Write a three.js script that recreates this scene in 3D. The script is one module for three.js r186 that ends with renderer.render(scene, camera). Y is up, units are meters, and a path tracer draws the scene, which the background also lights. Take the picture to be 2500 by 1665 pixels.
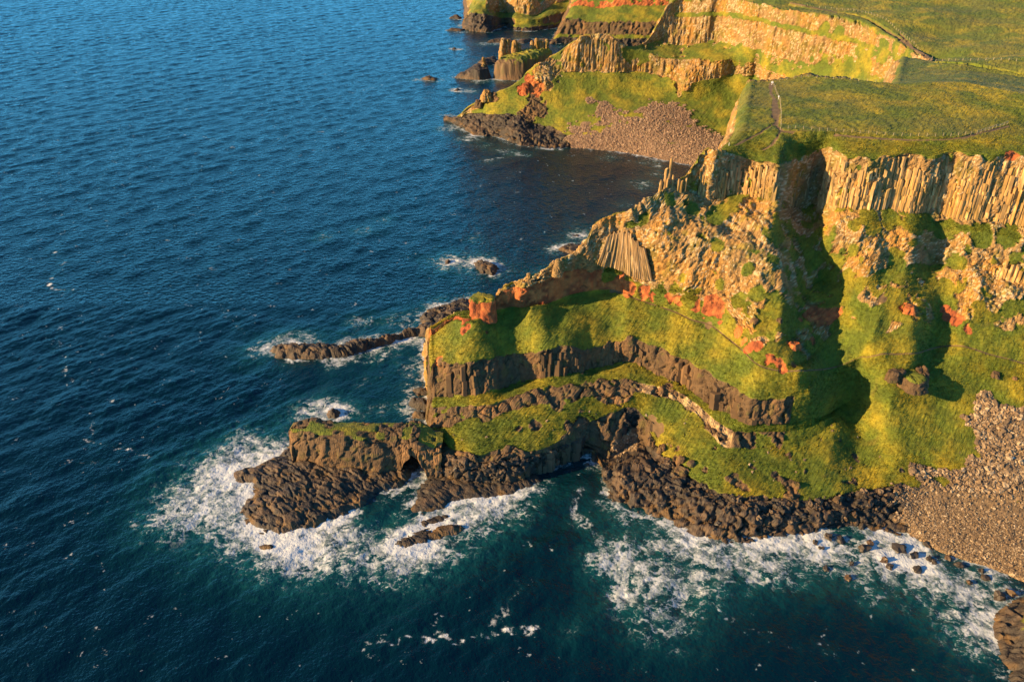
import * as THREE from 'three';
import { mergeGeometries } from 'three/addons/utils/BufferGeometryUtils.js';

// ------------------------------------------------------------------ camera, sky, sun, exposure
const scene = new THREE.Scene();
const camera = new THREE.PerspectiveCamera(46, 2500 / 1665, 1, 20000);
camera.position.set(0, 178, 0);
camera.rotation.set(-Math.PI / 6, 0, 0);
const SUN_ELEV = 18.5 * Math.PI / 180, SUN_SIDE = 0.26;          // low evening sun over the sea
const toSun = new THREE.Vector3(-Math.cos(SUN_ELEV), Math.sin(SUN_ELEV), SUN_SIDE).normalize();
{
  const w = 512, h = 256, a = new Float32Array(w * h * 4), d = new THREE.Vector3();
  for (let j = 0; j < h; j++) for (let i = 0; i < w; i++) {
    const v = ((j + 0.5) / h - 0.5) * Math.PI, u = ((i + 0.5) / w - 0.5) * Math.PI * 2;
    d.set(Math.cos(v) * Math.cos(u), Math.sin(v), Math.cos(v) * Math.sin(u));
    const y = Math.max(0, d.y), t = Math.pow(1 - y, 5.0), c = Math.max(0, d.dot(toSun));
    const g = 0.55 * Math.pow(c, 12) + 0.22 * Math.pow(c, 3) * t;
    const o = (j * w + i) * 4;
    a[o] = 0.014 + 0.13 * t + 0.75 * g; a[o + 1] = 0.078 + 0.60 * t + 0.50 * g; a[o + 2] = 0.190 + 0.98 * t + 0.26 * g; a[o + 3] = 1;
  }
  const sky = new THREE.DataTexture(a, w, h, THREE.RGBAFormat, THREE.FloatType);
  sky.mapping = THREE.EquirectangularReflectionMapping; sky.magFilter = THREE.LinearFilter; sky.minFilter = THREE.LinearFilter; sky.needsUpdate = true;
  scene.background = sky; scene.environment = sky;
}
const sun = new THREE.DirectionalLight(new THREE.Color().setRGB(1.0, 0.67, 0.31), 5);
sun.position.copy(toSun).multiplyScalar(900).add(new THREE.Vector3(60, 0, -350));
sun.target.position.set(60, 0, -350);
sun.castShadow = true; sun.shadow.mapSize.set(4096, 4096);
Object.assign(sun.shadow.camera, { left: -700, right: 700, top: 700, bottom: -700, near: 1, far: 2500 });
scene.add(sun, sun.target);
const renderer = new THREE.WebGLRenderer({ antialias: true });
renderer.toneMapping = THREE.LinearToneMapping;
renderer.toneMappingExposure = 2.35;
renderer.shadowMap.enabled = true;

// ------------------------------------------------------------------ surveyed control points (metres, x east, y up, z south)
const NET_MAIN=[[-29.8,-4.35,-214,-28.2,-4.35,-214,-26.8,-4.35,-214,-25.3,-4.35,-214,-24,-4.35,-214,-21.6,-3.81,-212.9,-19.3,-3.28,-211.9,-17,-2.74,-210.9,-14.7,-2.2,-210,-12.5,-2.2,-210,-10.3,-2.2,-210.1,-8.1,-2.2,-210.1,-5.9,-2.2,-210.2,-3.7,-2.2,-210.5,-1.5,-2.2,-210.8,0.7,-2.2,-211.1,3,-2.2,-211.6,5.2,-2.2,-213,7.5,-2.2,-215.1,9.9,-2.2,-216.9,12.2,-2.2,-218.5,14.6,-2.2,-220.2,17.1,-2.2,-221.8,19.5,-2.2,-223.1,22,-2.2,-224.3,24.5,-2.2,-225.4,26.9,-2.2,-226.3,29.2,-2.2,-225.8,30.5,-2.2,-218.2,31.2,-2.2,-207.1,32.5,-2.2,-201.9,34.2,-2.2,-199.7,36,-2.2,-198,37.9,-2.2,-196.7,39.7,-2.2,-195.6,41.6,-2.2,-194.7,43.4,-2.2,-193.7,45.2,-2.2,-192.8,47,-2.2,-191.7,48.7,-2.2,-190.5,50.4,-2.2,-189.4,52.1,-2.2,-188.3,53.7,-2.2,-187.1,55.3,-2.2,-185.8,56.8,-2.2,-184.5,58.4,-2.2,-183.4,60.1,-2.2,-182.7,61.8,-2.2,-182.1,63.6,-2.2,-181.7,65.5,-2.2,-181.6,67.4,-2.2,-181.7,69.4,-2.2,-181.9,71.5,-2.2,-182.3,73.5,-2.2,-182.7,75.7,-2.2,-183.2,78,-2.2,-184.2,80.4,-2.2,-185.3,82.6,-2.2,-185.8,84.6,-2.2,-186,86.6,-2.2,-186.1,88.6,-2.2,-186.1,90.5,-2.2,-186,92.4,-2.2,-186,94.5,-2.2,-186.2,97,-2.2,-187.3,99.6,-2.2,-188.5,101.8,-2.2,-188.8,103.8,-2.2,-188.9,105.7,-2.2,-188.7,107.3,-2.2,-188.1,108.9,-2.2,-187.4,110.5,-2.2,-186.8,112,-2.2,-186.1,113.7,-2.2,-185.6,115.3,-2.2,-185,116.9,-2.2,-184.5,118.4,-2.2,-183.9,120,-2.2,-183.3,121.5,-2.2,-182.7,123,-2.2,-182,124.4,-2.2,-181.4,125.9,-2.2,-180.8,127.4,-2.2,-180.1,128.8,-2.2,-179.5,130.2,-2.2,-178.9,131.5,-2.2,-178.1,132.8,-2.2,-177.3,134.1,-2.2,-176.5,135.3,-2.2,-175.8,136.6,-2.2,-175,138,-2.2,-174.4,139.3,-2.2,-173.8,140.6,-2.2,-173.2,141.9,-2.2,-172.5,143.1,-2.2,-171.8,144.2,-2.2,-171,145.3,-2.2,-170.1,146.3,-2.2,-169.3,147.4,-2.2,-168.4,148.4,-2.2,-167.5,149.4,-2.2,-166.7,150.3,-2.2,-165.8,151.2,-2.2,-164.9,152.1,-2.2,-164,153,-2.2,-163.2,153.9,-2.2,-162.3,154.8,-2.2,-161.4,155.6,-2.2,-160.5,156.4,-2.2,-159.6,157.2,-2.2,-158.7,158,-2.2,-157.9,158.8,-2.2,-157,159.5,-2.2,-156.1],
[-29.9,-2.49,-215.2,-28.3,0.81,-215.2,-26.9,1.76,-215.2,-25.4,2.37,-215.2,-24.1,2.44,-215.2,-21.7,2.95,-214,-19.4,3.47,-213,-17.1,3.98,-212.1,-14.8,4.5,-211.2,-12.6,4.5,-211.2,-10.3,4.5,-211.2,-8.1,4.5,-211.2,-5.9,4.5,-211.2,-3.7,4.5,-211.4,-1.5,4.5,-211.7,0.7,4.5,-211.9,3,4.5,-212.4,5.2,4.49,-214,7.6,4.43,-216.1,9.9,4.3,-217.6,12.3,4.11,-219,14.7,3.85,-220.8,17.1,3.57,-222.4,19.6,3.27,-223.5,22,2.97,-224.5,24.5,2.67,-225.6,27,2.37,-226.6,29.3,2.27,-226,30.6,3.18,-218.4,31.7,4.74,-210.9,33.8,5.49,-209.7,35.9,6,-209.2,38,6.45,-208.7,40.1,6.68,-208.4,42.2,6.85,-208,44.3,6.98,-207.5,46.3,7,-206.7,48.3,7,-205.8,50.2,7,-204.9,52.1,7,-204,54,7,-203,55.7,7,-201.6,57.4,7,-200,59,6.99,-198.4,60.7,6.93,-197.1,62.5,6.77,-196.1,64.2,6.6,-195.1,66,6.47,-194.3,67.8,6.39,-193.6,69.5,6.32,-192.9,71.3,6.24,-192.2,73.1,6.17,-191.5,74.8,6.09,-190.8,76.6,6.01,-190.2,78.5,5.92,-190,80.4,5.83,-189.9,82.4,5.73,-189.9,84.4,5.64,-189.9,86.4,5.54,-189.9,88.5,5.45,-190.1,90.6,5.35,-190.4,92.8,5.26,-190.6,94.9,5.17,-190.9,97,5.08,-191.2,99.2,5.01,-191.5,101.4,5,-191.8,103.6,5,-192.2,105.8,5,-192.5,108,5,-192.8,110.2,5,-193.2,112.4,4.96,-193.5,114.7,4.81,-194,117.1,4.64,-194.5,119.4,4.46,-194.9,121.8,4.29,-195.4,124,4.07,-195.8,125.7,3.62,-195.1,126.4,2.84,-193.2,126.9,2.09,-190.8,127.3,1.57,-188.4,127.8,1.26,-186.3,128.5,1.11,-184.5,129.3,0.98,-182.8,130,0.87,-181.2,131,0.81,-180,132.3,0.8,-179.2,133.7,0.8,-178.5,135,0.8,-177.7,136.3,0.8,-177,137.6,0.82,-176.3,138.9,0.84,-175.6,140.2,0.86,-174.9,141.5,0.88,-174.3,142.7,0.9,-173.5,143.9,0.9,-172.7,145,0.9,-171.9,146.1,0.9,-171.1,147.2,0.9,-170.3,148.3,0.9,-169.5,149.4,0.9,-168.7,150.4,0.9,-167.8,151.4,0.9,-167,152.4,0.9,-166.2,153.3,0.9,-165.3,154.3,0.9,-164.5,155.2,0.9,-163.7,156.1,0.9,-162.8,157,0.9,-162,157.9,0.9,-161.1,158.8,0.9,-160.3,159.6,0.9,-159.5,160.5,0.9,-158.6,161.3,0.9,-157.8],
[-30.2,-3.2,-218,-28.6,1.98,-218,-27.2,4.33,-218,-25.7,5.83,-218,-24.4,6.01,-218,-22,6.5,-216.5,-19.6,7,-215.1,-17.2,7.5,-213.9,-14.9,8,-212.6,-12.6,8,-212.4,-10.4,8,-212.2,-8.2,8,-212.1,-5.9,8,-212,-3.7,8,-212.4,-1.5,8,-212.9,0.7,8,-213.5,3,7.96,-214,5.3,7.74,-214.9,7.6,7.42,-216.4,9.9,7.18,-217.8,12.3,7.03,-219.3,14.7,7,-221,17.1,6.91,-222.7,19.6,6.37,-223.8,22.1,5.63,-225.3,24.6,4.8,-226.9,27.1,3.65,-227.8,29.5,2.29,-227.5,31.5,1.46,-225.1,33.6,1.22,-223.4,36.2,1.25,-225.1,39,1.56,-227.6,41.9,2.1,-230.1,44.5,2.75,-231.2,46.8,3.52,-230.4,47.7,4.59,-223.4,48.5,5.49,-216.5,50.1,5.89,-213.5,51.9,6.08,-211.8,53.7,6.22,-210.3,55.6,6.34,-208.9,57.4,6.46,-207.5,59,6.51,-205.7,60.6,6.53,-203.7,62.1,6.55,-201.7,63.6,6.57,-199.7,65.1,6.59,-197.8,66.8,6.55,-196.8,68.6,6.5,-196.1,70.5,6.44,-195.5,72.3,6.38,-194.9,74.1,6.32,-194.3,75.9,6.26,-193.7,77.8,6.19,-193.2,79.8,6.08,-193.2,81.8,5.97,-193.2,83.9,5.85,-193.3,85.9,5.73,-193.3,88,5.63,-193.4,90.1,5.59,-193.5,92.2,5.57,-193.7,94.3,5.55,-193.9,96.4,5.53,-194.1,98.6,5.51,-194.3,100.8,5.51,-194.5,103,5.52,-195,105.3,5.54,-195.4,107.6,5.56,-195.8,109.9,5.57,-196.2,112.2,5.58,-196.7,114.6,5.56,-197.2,117,5.49,-197.8,119.5,5.42,-198.5,122,5.35,-199.1,124.5,5.28,-199.8,126.8,5.12,-200.2,128.3,4.53,-199.3,129.6,3.86,-198,130.8,3.38,-196.6,131.7,3.14,-195,132.6,2.96,-193.4,133.5,2.78,-191.7,134.4,2.63,-190.2,135.6,2.6,-189,136.8,2.6,-188,138,2.6,-186.9,139.2,2.6,-185.9,140.5,2.62,-185,141.9,2.66,-184.3,143.4,2.71,-183.7,144.8,2.75,-183,146.1,2.79,-182.3,147.5,2.8,-181.6,148.7,2.8,-180.8,150,2.8,-180.1,151.3,2.8,-179.3,152.5,2.8,-178.6,153.7,2.8,-177.8,154.9,2.8,-177,156,2.8,-176.2,157.2,2.8,-175.4,158.3,2.8,-174.6,159.4,2.8,-173.9,160.5,2.8,-173.1,161.6,2.8,-172.3,162.7,2.8,-171.5,163.7,2.8,-170.7,164.7,2.8,-169.9,165.7,2.8,-169.1,166.8,2.8,-168.4,168.3,2.8,-168.1,170,2.8,-168.1,171.8,2.8,-168.1],
[-31.3,-3.45,-227.5,-29.7,2.39,-227.5,-28.3,5.22,-227.5,-26.8,7.04,-227.5,-25.5,7.26,-227.5,-22.6,7.35,-223.1,-20,7.71,-220.3,-17.6,8.24,-218.7,-15.2,8.77,-217.3,-12.9,9.3,-216,-10.6,9.53,-215.3,-8.3,9.61,-215.8,-6.1,9.71,-216.5,-3.8,9.81,-217.2,-1.5,9.91,-217.9,0.8,9.94,-218.2,3,9.79,-217.5,5.3,9.63,-216.9,7.6,9.6,-217.2,9.9,9.61,-218.1,12.3,9.67,-219.5,14.7,9.83,-221.3,17.2,10.34,-222.9,19.7,10.87,-224.9,22.3,11.33,-227.3,24.9,11.8,-229.2,27.4,12.28,-230.6,30,12.76,-231.9,32.6,13.26,-233.1,35.2,13.77,-234.1,37.8,14.22,-235.1,40.4,14.33,-235.8,43,14.07,-236.1,45.3,13.19,-235.5,47.2,11.27,-232.7,48.6,9.07,-227.8,49.9,7.74,-222.8,51.1,7,-217.8,52.7,6.81,-215,54.4,6.8,-213.1,56.2,6.8,-211.2,57.9,6.8,-209.3,59.5,6.82,-207.4,61.1,6.84,-205.3,62.6,6.86,-203.3,64.1,6.88,-201.3,65.6,6.88,-199.4,67.4,6.8,-198.4,69.2,6.69,-197.8,71.1,6.58,-197.1,73,6.5,-196.8,75,6.46,-196.7,77.1,6.43,-196.8,79.2,6.39,-196.8,81.3,6.36,-196.8,83.4,6.33,-196.9,85.4,6.27,-196.8,87.4,6.09,-196.6,89.4,5.92,-196.4,91.4,5.86,-196.3,93.5,5.93,-196.5,95.7,6.01,-196.6,97.8,6.1,-196.8,100,6.19,-197,102.2,6.38,-197.4,104.5,6.6,-197.8,107.2,6.24,-198.8,109.8,5.71,-199.8,112.3,5.24,-200.5,114.7,5,-201,117.2,5.14,-201.8,119.8,5.54,-202.5,122.3,5.92,-203.2,124.6,6.22,-203.4,126.8,6.48,-203.5,128.6,6.51,-203,130.1,6.09,-202.1,131.8,5.45,-201.4,133.7,5.26,-201,135.6,5.17,-200.7,137.4,5.13,-200.3,139.3,5.08,-199.9,141.1,5.04,-199.6,142.9,5.04,-199.2,144.7,5.08,-198.8,146.5,5.11,-198.4,148.3,5.15,-197.9,150,5.18,-197.5,151.7,5.22,-197.1,153.4,5.25,-196.6,155.1,5.27,-196.1,156.8,5.3,-195.6,158.4,5.33,-195.1,160.1,5.36,-194.6,161.7,5.39,-194.1,163.2,5.4,-193.5,164.7,5.4,-192.9,166.2,5.4,-192.3,167.7,5.4,-191.6,169.1,5.4,-191,170.6,5.4,-190.4,172,5.4,-189.7,173.4,5.4,-189.1,174.8,5.4,-188.5,176.2,5.4,-187.9,177.7,5.4,-187.3,179.4,5.4,-187.1,181.4,5.4,-187.1,183.3,5.4,-187.1,185.3,5.4,-187.1,187.3,5.4,-187.1,189.2,5.4,-187.1,191.2,5.4,-187.1],
[-31.8,-4.01,-231.9,-30.2,3.31,-231.9,-28.8,7.23,-231.9,-27.3,9.74,-231.9,-26,10.04,-231.9,-23.4,10.65,-231,-21,11.32,-230.3,-18.5,12.13,-230.2,-16.1,12.95,-230.3,-13.7,13.73,-230.3,-11.3,14,-230.1,-8.9,14,-230.1,-6.4,14.1,-230.3,-4,14.65,-230.9,-1.6,15.28,-231.7,0.8,15.75,-232.6,3.3,16.12,-233.5,5.7,16.49,-234.4,8.2,16.8,-235.2,10.7,16.86,-235.2,13.1,16.72,-234.6,15.6,16.58,-234,18,16.67,-234.1,20.5,16.89,-234.7,23.1,17.3,-235.9,25.8,17.85,-237.7,28.4,17.99,-238.5,30.9,18,-239,33.5,18.02,-239.4,36.1,18.21,-239.9,38.7,18.67,-240.2,41.2,18.76,-240.2,43.7,18.52,-239.9,46.1,18.28,-239.4,48.5,18.05,-239,51,17.82,-238.7,53.4,17.57,-238.3,55.7,17.32,-237.7,58,17.02,-236.8,60,16.55,-235,61.9,16.03,-232.8,63.8,15.65,-230.8,65.5,15.05,-228.3,67,14.09,-225,68.3,13.18,-221.6,69.6,12.59,-218.6,71.1,12.17,-216,73.1,12.02,-215.2,75.3,12,-215.2,77.6,12,-215.4,80,12,-215.5,82.3,11.97,-215.6,84.5,11.88,-215.5,86.7,11.78,-215.4,88.9,11.68,-215.3,91.2,11.6,-215.3,93.6,11.68,-215.7,96.5,12.09,-217.2,99.6,12.6,-218.8,102.6,13.18,-220.4,105.6,13.8,-221.9,108.6,14.57,-223.3,111.5,14.96,-224.4,114,13.66,-224.7,116.2,12.18,-224.4,118.3,11.12,-223.9,120.5,10.36,-223.6,122,10.64,-222,123.4,11.05,-220.3,124.7,11.46,-218.6,126,11.97,-216.8,127.2,12.49,-215,128.4,13.04,-213.3,130.1,12.92,-212.5,132.1,12.52,-212,134,12.12,-211.5,135.9,11.76,-211,137.7,11.45,-210.4,139.6,11.2,-209.9,141.7,11.19,-209.7,143.8,11.3,-209.6,145.8,11.45,-209.4,147.9,11.6,-209.2,150,11.76,-209,152,11.91,-208.8,154.1,12.06,-208.6,156.1,12.21,-208.4,158.2,12.36,-208.3,160.2,12.5,-208.1,162.3,12.65,-207.9,164.3,12.8,-207.7,166.3,12.93,-207.5,168.2,12.99,-207.1,170,13,-206.7,171.8,13,-206.3,173.6,13,-205.8,175.4,13,-205.4,177.2,13,-205,179,13,-204.5,180.7,13,-204.1,182.5,13,-203.6,184.2,13,-203.2,186.2,13,-203,188.3,13,-203,190.4,13,-203,192.5,13,-203,194.7,13,-203,196.8,13,-203,198.9,13,-203,201.1,13,-203,203.2,13,-203,205.3,13,-203,207.5,13,-203],
[-31.3,-4.64,-238,-30.1,4.35,-238,-29.1,9.5,-238,-28,12.8,-238,-26.7,13.2,-238,-24.1,13.82,-237.1,-21.5,14.44,-236.3,-19,15.04,-235.5,-16.4,15.62,-234.7,-13.9,16.25,-234,-11.5,16.64,-233.8,-9,16.82,-233.9,-6.6,17.02,-234.2,-4.1,17.34,-235.3,-1.7,17.7,-236.6,0.8,18.12,-237.6,3.3,18.55,-238.6,5.9,19,-239.5,8.4,19.38,-240.3,10.9,19.48,-240.5,13.5,19.36,-240.2,16,19.27,-240,18.5,19.39,-240.2,21,19.6,-240.5,23.6,19.87,-241.3,26.3,20.16,-242.5,28.9,20.26,-243,31.5,20.31,-243.3,34.1,20.38,-243.6,36.7,20.56,-244,39.4,20.85,-244.6,41.9,20.88,-244.4,44.4,20.7,-243.8,46.8,20.3,-242.9,49.1,19.91,-242,51.6,19.81,-241.5,54,19.77,-241,56.4,19.57,-240.4,58.7,19.27,-239.6,60.8,18.74,-237.8,62.7,18.17,-235.9,64.7,17.63,-234.1,66.5,17.05,-231.8,68.2,16.46,-229.1,69.8,15.89,-226.5,71.5,15.46,-224.4,73.2,15.09,-222.6,75.1,14.84,-221.3,77.3,14.8,-221,79.6,14.8,-220.8,81.9,14.8,-220.7,84.2,14.81,-220.7,86.5,14.83,-220.8,88.9,14.85,-220.9,91.2,14.88,-220.9,93.6,14.92,-221.1,96.1,15.09,-221.4,98.7,15.32,-221.9,101.4,15.62,-222.9,104.2,16.19,-223.8,107,16.8,-224.7,110.8,15.8,-227.7,114.3,14.59,-230.1,116.9,13.56,-230.3,118.9,13.01,-229.5,120.6,13.22,-228.2,122,13.95,-226.3,123.4,14.69,-224.5,124.6,15.52,-222.5,125.8,16.4,-220.5,126.9,17.3,-218.5,128.6,17.74,-217.4,130.9,17.47,-217.4,133.1,17.22,-217.3,135.4,16.97,-217.3,137.5,16.84,-217.1,139.7,16.72,-216.9,141.9,16.64,-216.8,144.1,16.69,-216.7,146.2,16.85,-216.4,148.3,17,-216.2,150.5,17.16,-216,152.6,17.32,-215.8,154.7,17.48,-215.6,156.7,17.69,-215.3,158.8,17.91,-215,160.8,18.14,-214.7,162.8,18.36,-214.4,164.9,18.59,-214.1,166.9,18.81,-213.8,168.8,18.97,-213.4,170.7,19,-213,172.6,19,-212.5,174.4,19,-212,176.2,19,-211.6,178.1,19,-211.1,179.9,19,-210.6,181.7,19,-210.1,183.5,19,-209.7,185.3,19,-209.2,187.2,19,-208.9,189.3,19,-208.9,191.5,19,-208.9,193.7,19,-208.9,195.9,19,-208.9,198.1,19,-208.9,200.3,19,-208.9,202.5,19,-208.9,204.7,19,-208.9,206.9,19,-208.9,209.1,19,-208.9,211.3,19,-208.9,213.5,19,-208.9],
[-31.7,-4.92,-242.4,-30.5,4.82,-242.4,-29.5,10.52,-242.4,-28.4,14.18,-242.4,-27.1,14.62,-242.4,-24.5,15.32,-241.4,-21.9,16.03,-240.5,-19.3,16.72,-239.6,-16.7,17.37,-238.7,-14.2,17.99,-238.1,-11.7,18.26,-238.5,-9.2,18.3,-239.2,-6.7,18.15,-240.3,-4.2,17.31,-242.8,-1.7,17.44,-245.4,0.9,17.85,-246.1,3.5,18.18,-246.6,6.1,18.5,-247,8.6,19.33,-246.6,11.2,20.71,-245.2,13.7,21.39,-244.9,16.3,21.55,-245.5,19,21.69,-246.2,21.6,21.84,-246.9,24.3,22.02,-247.6,27.1,21.23,-249.9,30,20.72,-251.9,32.7,21.02,-252.5,35.4,21.32,-253.2,38.2,21.63,-254.1,40.9,22.32,-254.2,43.5,22.7,-253.4,46,22.37,-252.6,48.5,21.92,-251.9,50.7,20.98,-249.6,52.9,20.55,-247.6,55.1,20.48,-246.2,57.5,20.35,-245.2,59.8,20.12,-244.2,62,19.77,-242.6,63.8,19.26,-239.8,65.6,18.89,-237.1,67.3,18.58,-234.4,69,18.27,-231.8,70.7,18.04,-229.5,72.7,17.98,-228.3,74.6,17.86,-226.9,76.4,17.66,-225.1,78,17.52,-222.9,79.7,17.48,-221.1,82,17.77,-221,84.3,17.97,-221,86.6,18,-221,89,18,-221.1,91.3,18,-221.2,93.7,18.01,-221.3,96.2,18.07,-221.7,98.8,18.37,-222.2,101.5,18.94,-223.1,104.5,17.94,-224.5,108.8,16.09,-228.5,113.1,14.67,-232.5,117.1,15.37,-235.6,119.6,15.89,-235.7,121.1,17.27,-233.7,122.5,18.64,-231.7,123.8,20.06,-229.6,125.1,21.38,-227.7,126.5,22.66,-225.9,128.1,23.56,-224.5,130.7,23.25,-225,133.4,22.93,-225.5,136,22.64,-225.9,138.4,22.61,-225.9,140.7,22.67,-225.8,143,22.73,-225.8,145.3,22.8,-225.6,147.5,23.01,-225.3,149.6,23.23,-225,151.8,23.44,-224.7,153.9,23.66,-224.4,156.1,23.87,-224.1,158.1,24.05,-223.6,160.1,24.21,-223.1,162,24.36,-222.5,163.9,24.5,-221.9,165.8,24.65,-221.3,167.6,24.8,-220.7,169.5,24.93,-220.1,171.4,24.99,-219.6,173.3,25,-219.1,175.2,25,-218.5,177,25,-218,178.9,25,-217.5,180.8,25,-217,182.6,25,-216.5,184.5,25,-216,186.3,25,-215.5,188.2,25,-215,190.3,25,-214.9,192.6,25,-214.9,194.9,25,-214.9,197.1,25,-214.9,199.4,25,-214.9,201.6,25,-214.9,203.9,25,-214.9,206.1,25,-214.9,208.4,25,-214.9,210.6,25,-214.9,212.9,25,-214.9,215.2,25,-214.9,217.4,25,-214.9,219.7,25,-214.9],
[-32.2,-7.43,-246.2,-31,8.95,-246.2,-30,19.53,-246.2,-28.9,26.31,-246.2,-27.6,27.13,-246.2,-24.8,27.59,-244.4,-22.1,28.36,-243.3,-19.5,29.15,-242.4,-16.9,29.68,-241.6,-14.4,30.06,-241.3,-11.9,30.41,-242.4,-9.4,30.4,-243.2,-6.8,30.07,-244.1,-4.3,28.85,-247.2,-1.7,28.32,-249.1,0.9,28.48,-249.6,3.5,28.59,-249.8,6.1,29.01,-248.9,8.6,30.69,-246.8,11.2,32.02,-245.4,13.8,32.53,-245.7,16.4,32.72,-246.9,19,32.44,-246.5,21.6,31.73,-247.2,24.3,30.31,-247.9,27.2,29.61,-251,30.1,29.8,-252.6,32.9,29.78,-253.7,35.7,29.83,-255,38.5,30.59,-255.6,41.1,31.77,-255.2,43.7,32.2,-254.6,46.3,31.69,-254.3,48.7,31.26,-252.8,50.9,31.06,-251,53.4,31.1,-250.1,55.7,31.06,-248.8,57.5,30.56,-245.4,59.9,30.17,-244.5,62,30.01,-242.8,63.9,29.95,-240.1,65.7,29.8,-237.7,67.4,29.43,-235,69,28.98,-232,70.8,28.76,-230,72.9,28.68,-228.8,74.9,28.61,-227.6,76.6,28.51,-225.8,78.3,28.41,-223.8,80,28.31,-221.9,82.1,28.23,-221.2,84.4,28.28,-221.2,86.7,28.36,-221.3,89.1,28.51,-221.4,91.5,28.75,-221.4,93.8,28.96,-221.6,96.3,29.35,-221.9,98.9,29.48,-222.4,101.6,27.31,-223.4,105.7,25.49,-227.2,110.1,24.58,-231.3,114.6,24.04,-235.5,117.2,24.72,-235.9,119.7,25.83,-235.9,121.2,27.14,-233.9,122.6,28.64,-232,123.9,30.15,-229.9,125.3,31.65,-228,127.4,32.08,-227.5,130.1,31.81,-228,132.7,31.55,-228.4,135.3,31.33,-228.8,137.8,31.25,-228.9,140.3,31.16,-229,142.8,31.06,-229.2,145.2,31,-229.3,147.7,31,-229.3,150.1,31,-229.3,152.5,31,-229.3,154.9,31,-229.3,157.3,31,-229.2,159.5,31,-229,161.6,31,-228.6,163.7,31,-228.2,165.8,31,-227.8,167.9,31,-227.4,170,31,-227,172.1,30.98,-226.6,174.4,30.88,-226.4,176.6,30.77,-226.3,178.9,30.67,-226.2,181.2,30.56,-226.1,183.5,30.45,-225.9,185.7,30.34,-225.8,188,30.23,-225.7,190.3,30.12,-225.6,192.6,30.03,-225.5,194.9,30,-225.4,197.3,30,-225.4,199.6,30,-225.4,202,30,-225.4,204.4,30,-225.4,206.7,30,-225.4,209.1,30,-225.4,211.5,30,-225.4,213.8,30,-225.4,216.2,30,-225.4,218.6,30,-225.4,220.9,30,-225.4,223.3,30,-225.4,225.7,30,-225.4,228,30,-225.4,230.4,30,-225.4],
[-33.4,-8.36,-256.7,-32.2,10.49,-256.7,-31.2,22.88,-256.7,-30.1,30.82,-256.7,-28.8,31.78,-256.7,-26.1,33.85,-257.4,-23.5,35.72,-258.2,-20.8,37.31,-258.5,-17.9,38.45,-256.1,-15.2,38.89,-255.2,-12.5,39.08,-256,-9.9,38.69,-258.4,-7.3,38.08,-261.4,-4.6,37.68,-263.9,-1.9,37.93,-264.6,0.9,38.19,-265.2,3.7,39.58,-263.7,6.4,41.28,-261.5,9.2,41.22,-262.4,12,40.69,-264.1,15,39.42,-267.9,18,39.08,-270.2,20.9,39.32,-271.9,23.9,39.56,-273.5,26.9,39.7,-274.5,29.8,39.96,-275,32.8,40.19,-275.3,35.7,40.32,-275.5,38.6,40.38,-275.5,41.3,40.64,-274.2,43.7,40.97,-271.5,46.4,40.37,-270.3,49,39.91,-269.1,51.5,39.67,-267.6,54,39.46,-266.2,56.5,39.27,-264.6,58.9,39.09,-263,61.2,38.9,-261,63.4,38.71,-258.7,65.6,38.52,-256.6,68,38.38,-255.5,70.4,38.25,-254.4,72.4,38.1,-252.1,74,37.91,-248.8,75.6,37.67,-245.4,77.1,37.41,-242.2,78.7,37.16,-239.1,79.9,37.01,-235.2,80.9,36.93,-231.2,82.4,36.79,-228.5,84.2,36.62,-226.9,86.2,36.52,-225.9,88.3,36.5,-225.2,90.5,36.52,-224.8,92.7,36.81,-224.4,94.8,37.22,-223.9,98.2,35.88,-226.2,102.1,33.92,-229.6,105.9,32.17,-232.8,109.3,31.35,-234.8,112.2,31.52,-235.7,114.7,32.74,-235.7,117.3,33.93,-236.1,119.9,35.18,-236.2,121.3,36.45,-234.2,123,37.71,-232.8,125.3,38.51,-232.5,128,38.2,-233,130.5,38.11,-233,132.9,38.18,-233,135.3,38.4,-232.9,139.1,37.45,-235.1,143.8,36.22,-238.9,148.3,35.26,-242.2,151,35.68,-242.3,153,36.3,-241.6,155,36.91,-240.6,156.7,37.43,-239.3,158.5,37.25,-238.4,160.3,37.03,-237.3,162.1,36.77,-236.2,163.9,36.49,-235.3,165.8,36.28,-234.5,167.8,36.06,-233.8,169.8,35.75,-233.2,171.8,35.37,-232.6,173.8,35.01,-232,175.7,34.78,-231.4,177.7,34.57,-230.8,179.7,34.37,-230.2,181.6,34.16,-229.6,183.5,33.95,-229,185.4,33.75,-228.4,187.3,33.54,-227.7,189.2,33.33,-227.1,191.1,33.14,-226.6,193.2,33.02,-226.2,195.5,33,-226.2,197.9,33,-226.2,200.3,33,-226.2,202.6,33,-226.2,205,33,-226.2,207.4,33,-226.2,209.8,33,-226.2,212.1,33,-226.2,214.5,33,-226.2,216.9,33,-226.2,219.3,33,-226.2,221.6,33,-226.2,224,33,-226.2,226.4,33,-226.2,228.8,33,-226.2,231.1,33,-226.2],
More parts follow.
